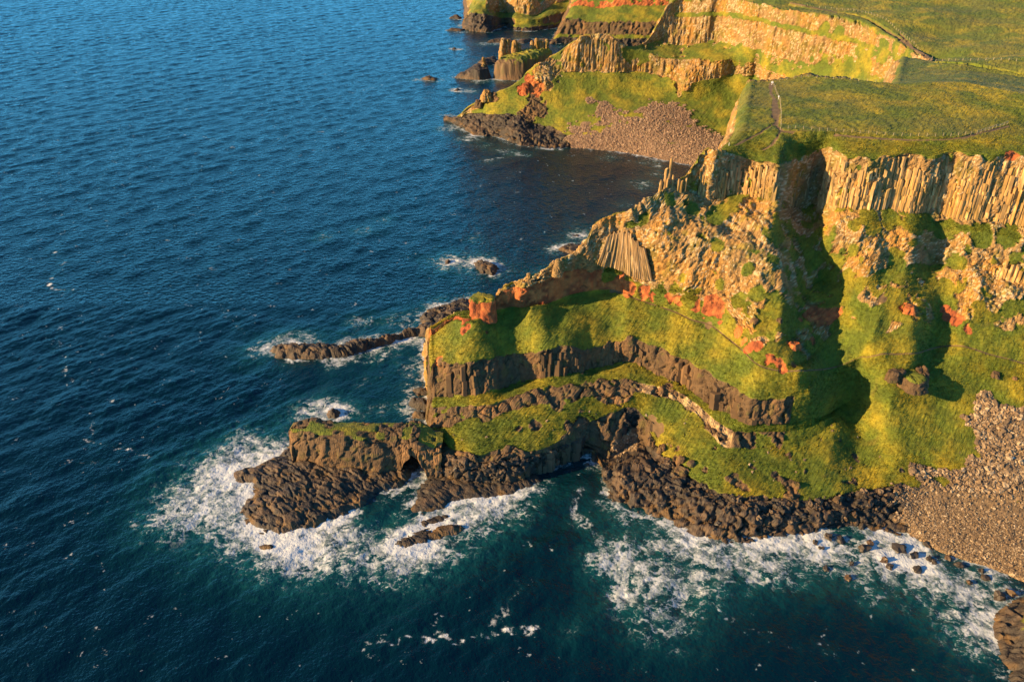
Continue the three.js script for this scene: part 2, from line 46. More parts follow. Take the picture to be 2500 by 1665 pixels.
[-33.5,-8.34,-257.8,-32.3,10.46,-257.8,-31.3,22.83,-257.8,-30.2,30.75,-257.8,-28.9,31.7,-257.8,-26.3,33.55,-259,-23.7,35.18,-260.2,-21,36.56,-260.8,-18.1,37.47,-258.9,-15.3,38.13,-257.6,-12.6,38.55,-257.9,-10,38.75,-259.3,-7.3,38.92,-261.6,-4.6,39.11,-264.2,-1.9,39.35,-264.9,0.9,39.61,-265.5,3.7,39.84,-264.2,6.5,40.04,-264.9,9.3,40.1,-265.5,12.1,40.12,-266.2,15,40.27,-268.1,18,40.51,-270.5,21,40.8,-272.2,24,41.1,-273.8,26.9,41.3,-274.7,29.9,41.47,-275.2,32.8,41.58,-275.6,35.7,41.6,-275.7,38.6,41.54,-275.7,41.3,41.28,-274.4,43.9,40.83,-272.7,46.5,40.37,-271.3,49.1,40.01,-269.9,51.7,39.77,-268.4,54.2,39.56,-267,56.7,39.37,-265.4,59.1,39.19,-263.8,61.4,39,-261.8,63.6,38.81,-259.5,65.8,38.62,-257.4,68.2,38.48,-256.3,70.6,38.35,-255.2,72.6,38.2,-252.9,74.3,38.01,-249.6,75.8,37.77,-246.2,77.4,37.51,-243,78.9,37.26,-239.9,80.1,37.11,-236,81.2,37.03,-232,82.6,36.89,-229.3,84.5,36.72,-227.7,86.5,36.62,-226.7,88.6,36.6,-226,90.8,36.62,-225.6,93,36.91,-225.2,95.2,37.32,-224.7,98.5,35.98,-227,102.4,34.04,-230.4,106.3,32.29,-233.6,109.7,31.47,-235.6,112.6,31.64,-236.5,114.8,32.85,-236,117.5,34.05,-236.4,120,35.28,-236.4,121.4,36.55,-234.4,123.5,37.8,-233.6,125.8,38.6,-233.3,128.5,38.3,-233.8,130.9,38.2,-233.8,133.4,38.27,-233.8,135.8,38.49,-233.7,139.5,37.55,-235.9,144.3,36.32,-239.7,148.8,35.37,-243,151.5,35.79,-243.1,153.5,36.4,-242.4,155.5,37.01,-241.4,157.2,37.53,-240.1,159.1,37.35,-239.2,160.8,37.13,-238.1,162.6,36.87,-237,164.4,36.59,-236.1,166.4,36.38,-235.3,168.3,36.16,-234.6,170.3,35.85,-234,172.4,35.47,-233.4,174.4,35.11,-232.8,176.4,34.88,-232.2,178.3,34.67,-231.6,180.3,34.47,-231,182.2,34.26,-230.4,184.2,34.05,-229.8,186.1,33.85,-229.2,188,33.64,-228.5,189.9,33.43,-227.9,191.8,33.24,-227.4,193.9,33.12,-227,196.2,33.1,-227,198.6,33.1,-227,201,33.1,-227,203.4,33.1,-227,205.7,33.1,-227,208.1,33.1,-227,210.5,33.1,-227,212.9,33.1,-227,215.3,33.1,-227,217.7,33.1,-227,220,33.1,-227,222.4,33.1,-227,224.8,33.1,-227,227.2,33.1,-227,229.6,33.1,-227,231.9,33.1,-227],
[-33.5,-8.83,-258.1,-32.3,11.28,-258.1,-31.3,24.6,-258.1,-30.2,33.15,-258.1,-28.9,34.17,-258.1,-26.3,35.51,-259.2,-23.7,36.65,-260.4,-21,37.6,-261.1,-18.1,38.27,-259.2,-15.3,38.64,-257.9,-12.7,38.97,-258.2,-10,39.36,-259.5,-7.3,40.55,-261.9,-4.6,44.56,-264.4,-1.9,45.83,-265.1,0.9,46,-265.7,3.7,46.1,-264.5,6.5,46.23,-265.1,9.3,46.54,-265.8,12.1,46.88,-266.5,15,47.13,-268.4,18,47.33,-270.7,21,47.53,-272.4,24,47.74,-274,26.9,47.97,-275,29.9,48.3,-275.5,32.8,48.62,-275.8,35.7,48.65,-276,38.6,48.46,-276,41.3,48.14,-274.7,44,47.68,-273,46.6,47.09,-271.6,49.2,46.31,-270.1,51.7,45.51,-268.7,54.2,44.77,-267.2,56.7,44.13,-265.6,59.1,43.65,-264,61.4,43.93,-262,63.7,44.67,-259.9,66.1,45.33,-258.7,68.6,45.7,-258,71.1,45.91,-257.3,73.6,45.77,-256.3,75.8,45.37,-254.9,77.4,44.05,-251.4,78.6,42.39,-246.8,79.7,41.17,-242.4,80.9,40.14,-238.2,82.2,39.59,-234.9,83.6,39.16,-231.8,85.1,38.81,-229.3,87,38.64,-228,88.9,38.62,-226.9,90.9,38.73,-226,94,37.71,-227.7,97.9,35.95,-231.2,102.5,34.74,-236.3,108,35.52,-243,113.1,37.07,-248.5,116.8,39.39,-250.8,118.6,40.3,-249.2,120,40.98,-246.8,121.4,41.73,-244.2,122.7,42.46,-241.8,124.3,43.02,-240,126.9,42.51,-240.2,129.7,42.52,-240.7,132.7,43.89,-241.5,135.3,45.49,-241.6,137.5,45.65,-241,140.8,43.72,-242.3,144.7,41.01,-244.7,148.5,38.96,-246.6,151.3,39.84,-247,153.9,41.42,-247,156.2,42.76,-246.6,158,43.53,-245.3,160.5,43.48,-245.2,162.9,43.4,-244.9,165.1,43.2,-244.4,167.2,42.92,-243.7,169.2,42.62,-243,171.3,42.32,-242.2,173.3,42.03,-241.5,175.3,41.74,-240.8,177.3,41.51,-240.1,179.3,41.33,-239.4,181.3,41.16,-238.8,183.4,40.99,-238.1,185.3,40.82,-237.5,187.3,40.65,-236.8,189.3,40.48,-236.2,191.2,40.31,-235.5,193.2,40.15,-234.9,195.2,40.02,-234.4,197.6,40,-234.3,200.1,40,-234.3,202.6,40,-234.3,205,40,-234.3,207.5,40,-234.3,209.9,40,-234.3,212.4,40,-234.3,214.9,40,-234.3,217.3,40,-234.3,219.8,40,-234.3,222.2,40,-234.3,224.7,40,-234.3,227.2,40,-234.3,229.6,40,-234.3,232.1,40,-234.3,234.5,40,-234.3,237,40,-234.3,239.5,40,-234.3],
[-33.5,-8.84,-258.3,-32.3,11.29,-258.3,-31.3,24.64,-258.3,-30.2,33.2,-258.3,-28.9,34.22,-258.3,-26.3,35.37,-259.5,-23.7,36.52,-260.7,-21,37.6,-261.3,-18.2,38.34,-259.4,-15.4,38.77,-258.4,-12.7,39.15,-258.4,-10,39.56,-259.8,-7.3,40.85,-262.1,-4.6,45.56,-264.7,-1.9,47.87,-265.4,0.9,48.47,-266,3.7,49.22,-264.7,6.5,50.42,-265.4,9.3,51.43,-266,12.1,52.59,-266.7,15,53.39,-268.6,18,53.81,-271,21,53.63,-272.7,24,53.34,-274.3,27,53.02,-275.2,29.9,52.6,-275.7,32.9,52.14,-276.1,35.8,51.68,-276.2,38.7,51.18,-276.2,41.4,50.48,-274.9,44,49.65,-273.2,46.6,49.14,-271.8,49.2,49.14,-270.4,51.8,49.2,-268.9,54.3,49.01,-267.5,56.8,48.56,-265.9,59.2,48.19,-264.3,61.5,48.37,-262.3,63.8,48.76,-260.6,66.5,49.16,-260.1,69,49.54,-259.4,71.5,49.85,-258.6,73.9,49.88,-257.5,76.2,49.76,-256.3,78.5,49.6,-255,80.7,49.32,-253.5,82.8,48.7,-251.5,84.7,48.05,-249.5,86.8,47.73,-248.1,89.3,48.05,-247.8,91.8,48.83,-247.4,94.7,49.6,-248.3,100.2,47.5,-255.5,106.4,45.81,-264.3,111.4,45.99,-269.7,115.3,46.62,-272.2,117.4,47.5,-270.4,119.1,48.43,-268,120.8,49.59,-265.5,122.5,51.22,-263.1,124.1,52.91,-260.7,125.9,54.57,-258.8,129.5,55.52,-260.5,133.5,56.12,-263.1,137,56.6,-264.4,139.8,57.06,-264.5,142.4,57.53,-264.1,146.1,56.79,-265.8,150.5,55.3,-268.8,154.7,54.13,-271.1,157.1,54.41,-270.4,158.9,55.12,-268.7,160.7,55.84,-266.9,162.5,56.57,-265.2,165.1,56.59,-265,167.6,56.49,-264.6,169.9,56.26,-263.9,172.2,56,-263,174.4,55.74,-262.2,176.6,55.49,-261.4,178.8,55.23,-260.6,180.9,54.98,-259.8,183.2,54.78,-259.1,185.6,54.67,-258.7,188.1,54.58,-258.3,190.5,54.49,-258,192.9,54.4,-257.6,195.3,54.3,-257.2,197.7,54.21,-256.8,200.1,54.12,-256.4,202.6,54.04,-256.1,205.1,54,-255.9,207.8,54,-255.9,210.5,54,-255.9,213.2,54,-255.9,215.9,54,-255.9,218.6,54,-255.9,221.3,54,-255.9,223.9,54,-255.9,226.6,54,-255.9,229.3,54,-255.9,232,54,-255.9,234.7,54,-255.9,237.4,54,-255.9,240.1,54,-255.9,242.8,54,-255.9,245.4,54,-255.9,248.1,54,-255.9,250.8,54,-255.9,253.5,54,-255.9,256.2,54,-255.9,258.9,54,-255.9,261.6,54,-255.9],
[-33.6,-8.84,-258.6,-32.4,11.29,-258.6,-31.4,24.64,-258.6,-30.3,33.2,-258.6,-29,34.22,-258.6,-26.4,35.37,-259.7,-23.7,36.51,-260.9,-21.1,37.6,-261.6,-18.2,38.36,-259.7,-15.4,38.83,-258.7,-12.7,39.24,-258.7,-10,39.66,-260,-7.3,40.95,-262.4,-4.6,45.67,-264.9,-1.9,48.04,-265.6,0.9,48.69,-266.2,3.7,49.65,-265,6.5,51.14,-265.6,9.3,52.02,-266.3,12.1,53.82,-267,15.1,55.35,-268.9,18,55.75,-271.2,21,55.99,-272.9,24,57.1,-274.5,27,59.79,-275.5,29.9,66.12,-276,32.9,67.84,-276.3,35.8,67.74,-276.5,38.7,67.43,-276.5,41.4,66.7,-275.2,44,65.86,-273.5,46.7,65.03,-272.1,49.3,64.29,-270.6,51.8,64.03,-269.2,54.3,64.38,-267.7,57.1,64.58,-267.2,59.7,64.6,-266.7,62.4,64.62,-266.1,65.1,64.71,-265.8,67.8,64.83,-265.5,70.5,64.91,-265.1,73.1,64.81,-264.3,75.5,64.55,-263,77.9,64.26,-261.7,80.2,63.9,-260.5,82.6,63.28,-259.4,85,62.62,-258.4,87.5,62.13,-257.8,90.4,62.22,-258.1,93.3,62.14,-258.9,96.5,60.88,-260.1,101.5,57.45,-266.1,106.2,56.38,-271,110.8,57.6,-275.2,114.2,60.31,-276.6,115.8,63.46,-273.6,117.5,65.61,-270.7,119.5,66.34,-268.9,122.2,66.82,-268.5,124.9,67.42,-268.4,128.3,67.77,-269.4,131.7,68.03,-270.6,134.8,68.02,-271.2,137.5,67.78,-270.9,139.7,67.78,-269.7,142,67.84,-268.7,145.2,67.82,-269.4,149.8,66.88,-272.7,154.2,66.04,-275.4,157.5,65.75,-276.1,159.6,66.25,-274.8,161.7,66.75,-273.4,163.7,67.24,-272,166.2,67.39,-271.4,168.7,67.25,-270.8,171,67.05,-269.9,173.3,66.84,-269.1,175.5,66.63,-268.2,177.8,66.42,-267.3,180,66.21,-266.4,182.2,66.02,-265.6,184.6,65.89,-265,187,65.77,-264.5,189.4,65.65,-264,191.8,65.53,-263.5,194.2,65.41,-263,196.6,65.3,-262.5,199,65.18,-262,201.4,65.07,-261.5,203.9,65.01,-261.3,206.6,65,-261.2,209.4,65,-261.2,212.1,65,-261.2,214.9,65,-261.2,217.6,65,-261.2,220.4,65,-261.2,223.1,65,-261.2,225.8,65,-261.2,228.6,65,-261.2,231.3,65,-261.2,234.1,65,-261.2,236.8,65,-261.2,239.6,65,-261.2,242.3,65,-261.2,245,65,-261.2,247.8,65,-261.2,250.5,65,-261.2,253.3,65,-261.2,256,65,-261.2,258.8,65,-261.2,261.5,65,-261.2,264.2,65,-261.2,267,65,-261.2],
[-33.6,-8.85,-258.8,-32.4,11.29,-258.8,-31.4,24.64,-258.8,-30.3,33.2,-258.8,-29,34.23,-258.8,-26.4,35.4,-260,-23.8,36.57,-261.2,-21.1,37.69,-261.8,-18.2,38.46,-259.9,-15.4,38.93,-258.9,-12.7,39.34,-258.9,-10,39.76,-260.3,-7.4,41.05,-262.6,-4.6,45.76,-265.2,-1.9,48.14,-265.9,0.9,48.79,-266.5,3.7,49.78,-265.2,6.5,51.42,-265.9,9.3,52.21,-266.5,12.2,53.65,-267.2,15.1,55.28,-269.1,18.1,55.83,-271.5,21,56.14,-273.2,24,57.3,-274.8,27,60.08,-275.7,30,66.9,-276.2,32.9,69.34,-276.6,35.8,70.57,-276.7,38.7,71.71,-276.7,41.5,72.82,-275.4,44.4,73.99,-275.7,47.6,75.39,-277.3,50.7,76.9,-278.8,54,78.67,-280.3,57.2,80.11,-281.9,60.6,79.57,-284,64,78.57,-285.7,67.3,77.53,-286.9,70.3,75.98,-286.9,72.9,73.97,-285.4,76.2,74.24,-286.4,79.5,74.79,-287.4,82.7,75.21,-288.2,85.9,75.54,-288.6,88.5,75.6,-287.2,90.9,75.64,-285.5,93.3,75.87,-283.5,95.4,76,-281,98.5,74.51,-281.5,104.7,69.95,-290.3,110,67.36,-296.5,113.9,66.68,-298.6,117.1,66.65,-298.8,118.7,67.54,-294.8,118.6,69.87,-287.1,119.3,72.14,-281.8,121.8,73.33,-280.5,124.2,73.57,-279.4,126.7,73.58,-278.4,129.3,73.75,-277.9,132.2,74.01,-277.7,135.5,74.03,-278.5,138.4,73.78,-278.6,140.9,73.45,-277.6,143.3,73.15,-276.6,146.1,72.99,-276.4,149.8,72.71,-277.9,153.9,72.73,-280.1,156.9,72.11,-280.1,158.9,71.72,-278.5,160.9,71.35,-277,163.1,71.13,-275.7,165.5,71.06,-274.9,168.1,70.9,-274.5,170.8,70.74,-274.1,173.4,70.6,-273.7,176,70.44,-273.3,178.5,70.23,-272.7,180.9,69.97,-272,183.2,69.72,-271.3,185.7,69.56,-270.7,188.2,69.48,-270.3,190.8,69.41,-269.9,193.3,69.34,-269.4,195.8,69.26,-269,198.4,69.19,-268.6,200.9,69.12,-268.2,203.4,69.05,-267.8,206,69.01,-267.5,208.8,69,-267.5,211.6,69,-267.5,214.4,69,-267.5,217.2,69,-267.5,220,69,-267.5,222.8,69,-267.5,225.6,69,-267.5,228.4,69,-267.5,231.3,69,-267.5,234.1,69,-267.5,236.9,69,-267.5,239.7,69,-267.5,242.5,69,-267.5,245.3,69,-267.5,248.1,69,-267.5,250.9,69,-267.5,253.7,69,-267.5,256.5,69,-267.5,259.3,69,-267.5,262.2,69,-267.5,265,69,-267.5,267.8,69,-267.5,270.6,69,-267.5,273.4,69,-267.5],
[-33.6,-8.86,-259.1,-32.4,11.33,-259.1,-31.4,24.71,-259.1,-30.3,33.29,-259.1,-29,34.32,-259.1,-26.4,35.5,-260.2,-23.8,36.67,-261.4,-21.1,37.78,-262.1,-18.2,38.56,-260.2,-15.4,39.03,-259.2,-12.7,39.44,-259.2,-10,39.86,-260.5,-7.4,41.15,-262.9,-4.6,45.86,-265.4,-1.9,48.24,-266.1,0.9,48.89,-266.7,3.7,49.88,-265.5,6.5,51.52,-266.1,9.3,52.31,-266.8,12.2,53.76,-267.5,15.1,55.38,-269.4,18.1,55.93,-271.7,21.1,56.29,-273.4,24.1,57.47,-275,27,60.21,-276,30,67.09,-276.5,32.9,69.54,-276.8,35.9,70.78,-277,38.8,71.91,-277,41.5,73.03,-275.7,44.4,74.19,-276,47.6,75.59,-277.6,50.8,77.11,-279.1,54,78.93,-280.6,57.3,80.66,-282.2,60.7,81.55,-284.2,64.1,83.02,-286,67.3,87.99,-287.2,70.4,92.59,-287.2,73,92.57,-285.7,76.2,91.88,-286.6,79.5,91.06,-287.7,82.8,89.97,-288.5,85.9,89.03,-288.8,88.5,88.45,-287.5,91,88.58,-285.8,93.4,89.17,-283.8,95.5,89.35,-281.2,101.3,87.27,-289.4,106.4,86.87,-295.2,110.1,87.26,-296.7,114,87.81,-298.9,117.2,88.88,-299.1,118.8,91.14,-295.1,118.7,91.62,-287.4,119.4,91.59,-282,121.9,91.78,-280.8,124.3,91.91,-279.7,126.8,91.78,-278.6,129.8,91.77,-278.9,133,92.14,-279.4,136.2,92.58,-279.9,139.4,92.94,-280.4,142.4,93,-280.6,144.9,93,-279.6,147.1,93,-278.4,149.9,93,-278.2,154.1,93.1,-280.4,157,93.59,-280.3,159,93.95,-278.8,161.1,94,-277.2,163.5,94,-276.4,166.1,94,-276,168.9,94.03,-275.8,172.1,94.24,-276.2,175.2,94.41,-276.6,177.4,94.19,-275.4,179.5,94.03,-274.2,181.8,94,-273.4,184.2,94,-272.7,186.5,94,-271.9,188.9,94,-271.2,191.2,94,-270.4,193.5,94,-269.7,196,94,-269.3,198.5,94,-268.9,201.2,94,-268.6,204,94,-268.6,206.8,94,-268.6,209.6,94,-268.6,212.5,94,-268.6,215.3,94,-268.6,218.1,94,-268.6,220.9,94,-268.6,223.7,94,-268.6,226.6,94,-268.6,229.4,94,-268.6,232.2,94,-268.6,235,94,-268.6,237.8,94,-268.6,240.7,94,-268.6,243.5,94,-268.6,246.3,94,-268.6,249.1,94,-268.6,251.9,94,-268.6,254.8,94,-268.6,257.6,94,-268.6,260.4,94,-268.6,263.2,94,-268.6,266.1,94,-268.6,268.9,94,-268.6,271.7,94,-268.6,274.5,94,-268.6],
[-33.7,-8.7,-260.2,-32.5,11.05,-260.2,-31.5,24.11,-260.2,-30.4,32.48,-260.2,-29.1,33.48,-260.2,-26.6,34.5,-262.2,-24,35.52,-264.2,-21.4,36.53,-266.2,-18.7,37.2,-266.7,-15.8,37.56,-265.7,-13,37.91,-264.8,-10.2,38.28,-266,-7.5,38.64,-267.6,-4.6,44.03,-265.7,-1.9,45.76,-266.4,0.9,46.03,-267,3.7,46.81,-266.4,6.5,48.61,-267,9.3,48.91,-267,12.2,50.28,-267.7,15.1,51.93,-269.6,18.1,52.23,-272,21.1,52.38,-273.7,24.1,53.49,-275.3,27.1,55.09,-276.2,30,64.28,-276.7,33,65.55,-277.1,35.9,66.8,-277.2,39.1,67.91,-278.9,42.3,69.03,-280.8,45.5,70.14,-282.7,48.7,71.59,-284.3,52,73.05,-285.8,55.3,74.92,-287.3,58.6,76.83,-288.9,62,77.56,-290.6,65.3,78.26,-291.7,68.5,84.02,-292.2,71.2,89.59,-290.6,74.4,88.6,-291.3,78.7,90.51,-295.7,82.8,92.77,-299.3,86.7,95,-302,89.9,95,-302.3,93.2,95,-302.5,96.4,95,-302.7,99.7,95,-302.9,102.8,95.01,-302.9,105.9,95.05,-302.5,108.9,95.09,-302,111.9,95.13,-301.6,114.9,95.16,-301.2,117.9,95.2,-300.7,120.9,95.24,-300.3,123.8,95.28,-299.8,126.7,95.3,-299.3,129.6,95.3,-298.5,132.4,95.3,-297.8,135.2,95.3,-297,137.9,95.3,-296.3,140.7,95.3,-295.6,143.4,95.3,-294.8,146.2,95.3,-294.1,149,95.33,-293.5,151.8,95.4,-293.1,154.7,95.46,-292.7,157.7,95.54,-292.6,160.9,95.65,-292.8,164.1,95.76,-293,167.8,95.87,-294.1,171.8,95.98,-295.7,176.4,96.25,-298.3,181.3,96.55,-301.1,186.2,96.85,-304,190.7,97,-306.1,194.9,97,-307.6,198,97.05,-307.4,200.8,97.12,-306.8,203.6,97.18,-306.1,206.3,97.25,-305.4,209.1,97.32,-304.8,211.8,97.38,-304.1,214.6,97.45,-303.5,217.4,97.5,-302.9,220.5,97.5,-302.9,223.7,97.5,-302.9,226.9,97.5,-302.9,230.1,97.5,-302.9,233.3,97.5,-302.9,236.4,97.5,-302.9,239.6,97.5,-302.9,242.8,97.5,-302.9,246,97.5,-302.9,249.2,97.5,-302.9,252.3,97.5,-302.9,255.5,97.5,-302.9,258.7,97.5,-302.9,261.9,97.5,-302.9,265.1,97.5,-302.9,268.3,97.5,-302.9,271.4,97.5,-302.9,274.6,97.5,-302.9,277.8,97.5,-302.9,281,97.5,-302.9,284.2,97.5,-302.9,287.3,97.5,-302.9,290.5,97.5,-302.9,293.7,97.5,-302.9,296.9,97.5,-302.9,300.1,97.5,-302.9,303.2,97.5,-302.9,306.4,97.5,-302.9,309.6,97.5,-302.9],
[-34.8,-6.94,-269.2,-33.6,8.16,-269.2,-32.6,17.79,-269.2,-31.5,23.97,-269.2,-30.2,24.71,-269.2,-27.5,25.56,-271.2,-24.9,26.4,-273.2,-22.2,27.25,-275.2,-19.3,27.8,-275.7,-16.3,28.1,-274.7,-13.4,28.39,-273.8,-10.6,28.7,-275,-7.7,29,-276.6,-4.8,33.47,-274,-1.9,34.92,-274.6,1,35.14,-275,3.9,35.79,-275.4,6.8,37.28,-276,9.7,37.53,-276,12.6,38.67,-276,15.5,40.04,-276,18.4,40.29,-276.3,21.3,40.41,-277.2,24.3,41.33,-278.2,27.4,42.54,-279.9,30.7,49.16,-282.6,33.8,50.07,-284.3,37,50.98,-286,40.3,51.78,-287.9,43.6,52.58,-289.8,47,53.38,-291.7,50.3,54.42,-293.3,53.6,55.48,-294.8,57,56.82,-296.3,60.5,58.2,-297.9,64,58.72,-299.6,69.5,59.22,-310.3,72.9,63.38,-310.8,75.7,68.66,-309.2,80.4,75.1,-314.6,85.9,82.79,-322.8,91.3,92.42,-330.3,95.3,96.14,-331.9,98.7,96.27,-331.9,102.2,96.39,-331.8,105.7,96.51,-331.7,109.1,96.64,-331.7,112.6,96.76,-331.6,116,96.88,-331.5,119.5,97,-331.5,122.7,97.1,-330.8,125.9,97.19,-330,129.1,97.28,-329.3,132.3,97.38,-328.6,135.4,97.47,-327.9,138.6,97.56,-327.2,141.7,97.65,-326.5,144.8,97.75,-325.8,147.9,97.84,-325.1,151,97.93,-324.4,154.1,98.02,-323.8,157.4,98.09,-323.5,160.7,98.16,-323.2,163.9,98.23,-323,167.1,98.3,-322.7,170.4,98.37,-322.4,173.6,98.44,-322.1,176.8,98.52,-321.8,179.9,98.64,-321.3,183,98.77,-320.8,186.1,98.9,-320.2,189.1,99.03,-319.7,192.2,99.15,-319.2,195.2,99.28,-318.7,198.2,99.41,-318.2,201.2,99.54,-317.7,204.2,99.67,-317.1,207.2,99.81,-316.6,210.2,99.94,-316,213.1,100.07,-315.5,216.1,100.21,-314.9,219,100.34,-314.4,221.9,100.48,-313.9,225.1,100.5,-313.8,228.4,100.5,-313.8,231.7,100.5,-313.8,235,100.5,-313.8,238.3,100.5,-313.8,241.6,100.5,-313.8,244.9,100.5,-313.8,248.2,100.5,-313.8,251.5,100.5,-313.8,254.8,100.5,-313.8,258.1,100.5,-313.8,261.4,100.5,-313.8,264.7,100.5,-313.8,268,100.5,-313.8,271.2,100.5,-313.8,274.5,100.5,-313.8,277.8,100.5,-313.8,281.1,100.5,-313.8,284.4,100.5,-313.8,287.7,100.5,-313.8,291,100.5,-313.8,294.3,100.5,-313.8,297.6,100.5,-313.8,300.9,100.5,-313.8,304.2,100.5,-313.8,307.5,100.5,-313.8,310.8,100.5,-313.8,314.1,100.5,-313.8,317.4,100.5,-313.8,320.7,100.5,-313.8],
[-36.3,-4.75,-283.2,-35.1,4.53,-283.2,-34.1,9.89,-283.2,-33,13.32,-283.2,-31.7,13.73,-283.2,-29,14.2,-285.2,-26.1,14.67,-287.2,-23.3,15.14,-289.2,-20.3,15.45,-289.7,-17.2,15.61,-288.7,-14.1,15.77,-287.8,-11.1,15.94,-289,-8.1,16.11,-290.6,-5,18.6,-288,-2,19.4,-288.6,1,19.52,-289,4.1,19.88,-289.4,7.1,20.71,-290,10.1,20.85,-290,13.2,21.48,-290,16.2,22.24,-290,19.3,22.38,-290.3,22.4,22.45,-291.2,25.6,22.96,-292.2,28.8,23.64,-293.9,32.2,27.31,-296.6,35.5,27.82,-298.3,38.9,28.32,-300,42.3,28.77,-301.9,45.7,29.21,-303.8,49.2,29.66,-305.7,52.7,30.24,-307.3,56.2,30.82,-308.8,59.7,31.57,-310.3,63.3,32.33,-311.9,66.9,32.62,-313.6,74.5,32.9,-332.7,78.1,35.21,-333.2,81.2,40.08,-331.6,87.3,54.2,-341.7,95.1,70.05,-357.5,103,89.4,-372.6,108.2,96.76,-376.9,112.4,97.01,-377.7,116.6,97.26,-378.5,120.8,97.65,-379.2,125,98.05,-380,129.2,98.46,-380.7,133.5,98.87,-381.4,137.1,99.07,-380.4,140.5,99.17,-378.7,143.8,99.27,-376.9,147.1,99.36,-375.2,150.3,99.46,-373.5,153.5,99.45,-371.6,156.6,99.36,-369.7,159.6,99.27,-367.8,162.6,99.18,-365.9,165.6,99.09,-364,168.5,99.01,-362.1,172.3,99.21,-361.9,176,99.43,-361.8,179.8,99.66,-361.7,183.5,99.88,-361.7,187.1,100.14,-361.2,190.5,100.42,-360.4,193.8,100.71,-359.5,197.1,101,-358.7,199.1,101.07,-355.6,201,101.14,-352.4,202.9,101.21,-349.2,204.7,101.28,-346.1,206.4,101.35,-342.9,208.1,101.42,-339.7,209.7,101.49,-336.6,212.1,101.56,-334.9,214.7,101.62,-333.4,217.3,101.69,-331.9,219.8,101.75,-330.5,222.2,101.82,-329,224.7,101.89,-327.5,227.1,101.95,-326.1,229.8,102,-325,233.2,102,-325,236.6,102,-325,240,102,-325,243.4,102,-325,246.8,102,-325,250.3,102,-325,253.7,102,-325,257.1,102,-325,260.5,102,-325,263.9,102,-325,267.3,102,-325,270.7,102,-325,274.2,102,-325,277.6,102,-325,281,102,-325,284.4,102,-325,287.8,102,-325,291.2,102,-325,294.6,102,-325,298,102,-325,301.5,102,-325,304.9,102,-325,308.3,102,-325,311.7,102,-325,315.1,102,-325,318.5,102,-325,321.9,102,-325,325.3,102,-325,328.8,102,-325,332.2,102,-325],
[-39.1,-3.03,-297.2,-37.5,1.7,-297.2,-36.1,3.71,-297.2,-34.6,4.99,-297.2,-33.3,5.15,-297.2,-30.4,5.32,-299.2,-27.4,5.5,-301.2,-24.4,5.68,-303.2,-21.3,5.79,-303.7,-18,5.85,-302.7,-14.8,5.92,-301.8,-11.7,5.98,-303,-8.5,6.04,-304.6,-5.3,6.97,-302,-2.1,7.27,-302.6,1.1,7.32,-303,4.2,7.46,-303.4,7.4,7.77,-304,10.6,7.82,-304,13.8,8.06,-304,17,8.34,-304,20.2,8.39,-304.3,23.5,8.42,-305.2,26.8,8.61,-306.2,30.2,8.86,-307.9,33.7,10.24,-310.6,37.2,10.43,-312.3,40.7,10.62,-314,44.2,10.79,-315.9,47.8,10.95,-317.8,51.5,11.12,-319.7,55.1,11.34,-321.3,58.7,11.56,-322.8,62.4,11.84,-324.3,66.2,12.13,-325.9,69.9,12.23,-327.6,77.7,12.34,-346.7,81.4,13.2,-347.2,84.7,14.04,-345.6,90.9,13.87,-355.7,98.8,19.43,-371.5,106.9,29.25,-386.6,112.2,39.15,-390.9,116.5,42,-391.7,120.9,42,-392.5,125.2,42,-393.2,129.6,42,-394,134,42,-394.7,138.4,42,-395.4,142.2,42,-394.4,145.7,42,-392.7,149.1,42,-390.9,152.6,42,-389.2,156.2,44.19,-388.1,160.7,53.36,-389.1,165.2,62.51,-390,169.6,71.62,-390.9,174.1,80.7,-391.8,178.7,89.75,-392.6,182.5,94.01,-392.1,186.5,94.21,-391.9,190.6,94.43,-391.8,194.7,94.66,-391.7,198.8,94.88,-391.7,202.7,95.14,-391.2,206.3,95.42,-390.4,210,95.71,-389.5,213.6,96,-388.7,215.9,96.07,-385.6,218.2,96.14,-382.4,220.3,96.21,-379.2,222.4,96.28,-376.1,224.5,96.35,-372.9,226.5,96.42,-369.7,228.4,96.49,-366.6,231.1,96.56,-364.9,234,96.62,-363.4,236.9,96.69,-361.9,239.7,96.75,-360.5,242.5,96.82,-359,245.3,96.89,-357.5,248,96.95,-356.1,251,97,-355,254.7,97,-355,258.5,97,-355,262.2,97,-355,265.9,97,-355,269.6,97,-355,273.4,97,-355,277.1,97,-355,280.8,97,-355,284.5,97,-355,288.3,97,-355,292,97,-355,295.7,97,-355,299.5,97,-355,303.2,97,-355,306.9,97,-355,310.6,97,-355,314.4,97,-355,318.1,97,-355,321.8,97,-355,325.5,97,-355,329.3,97,-355,333,97,-355,336.7,97,-355,340.5,97,-355,344.2,97,-355,347.9,97,-355,351.6,97,-355,355.4,97,-355,359.1,97,-355,362.8,97,-355],
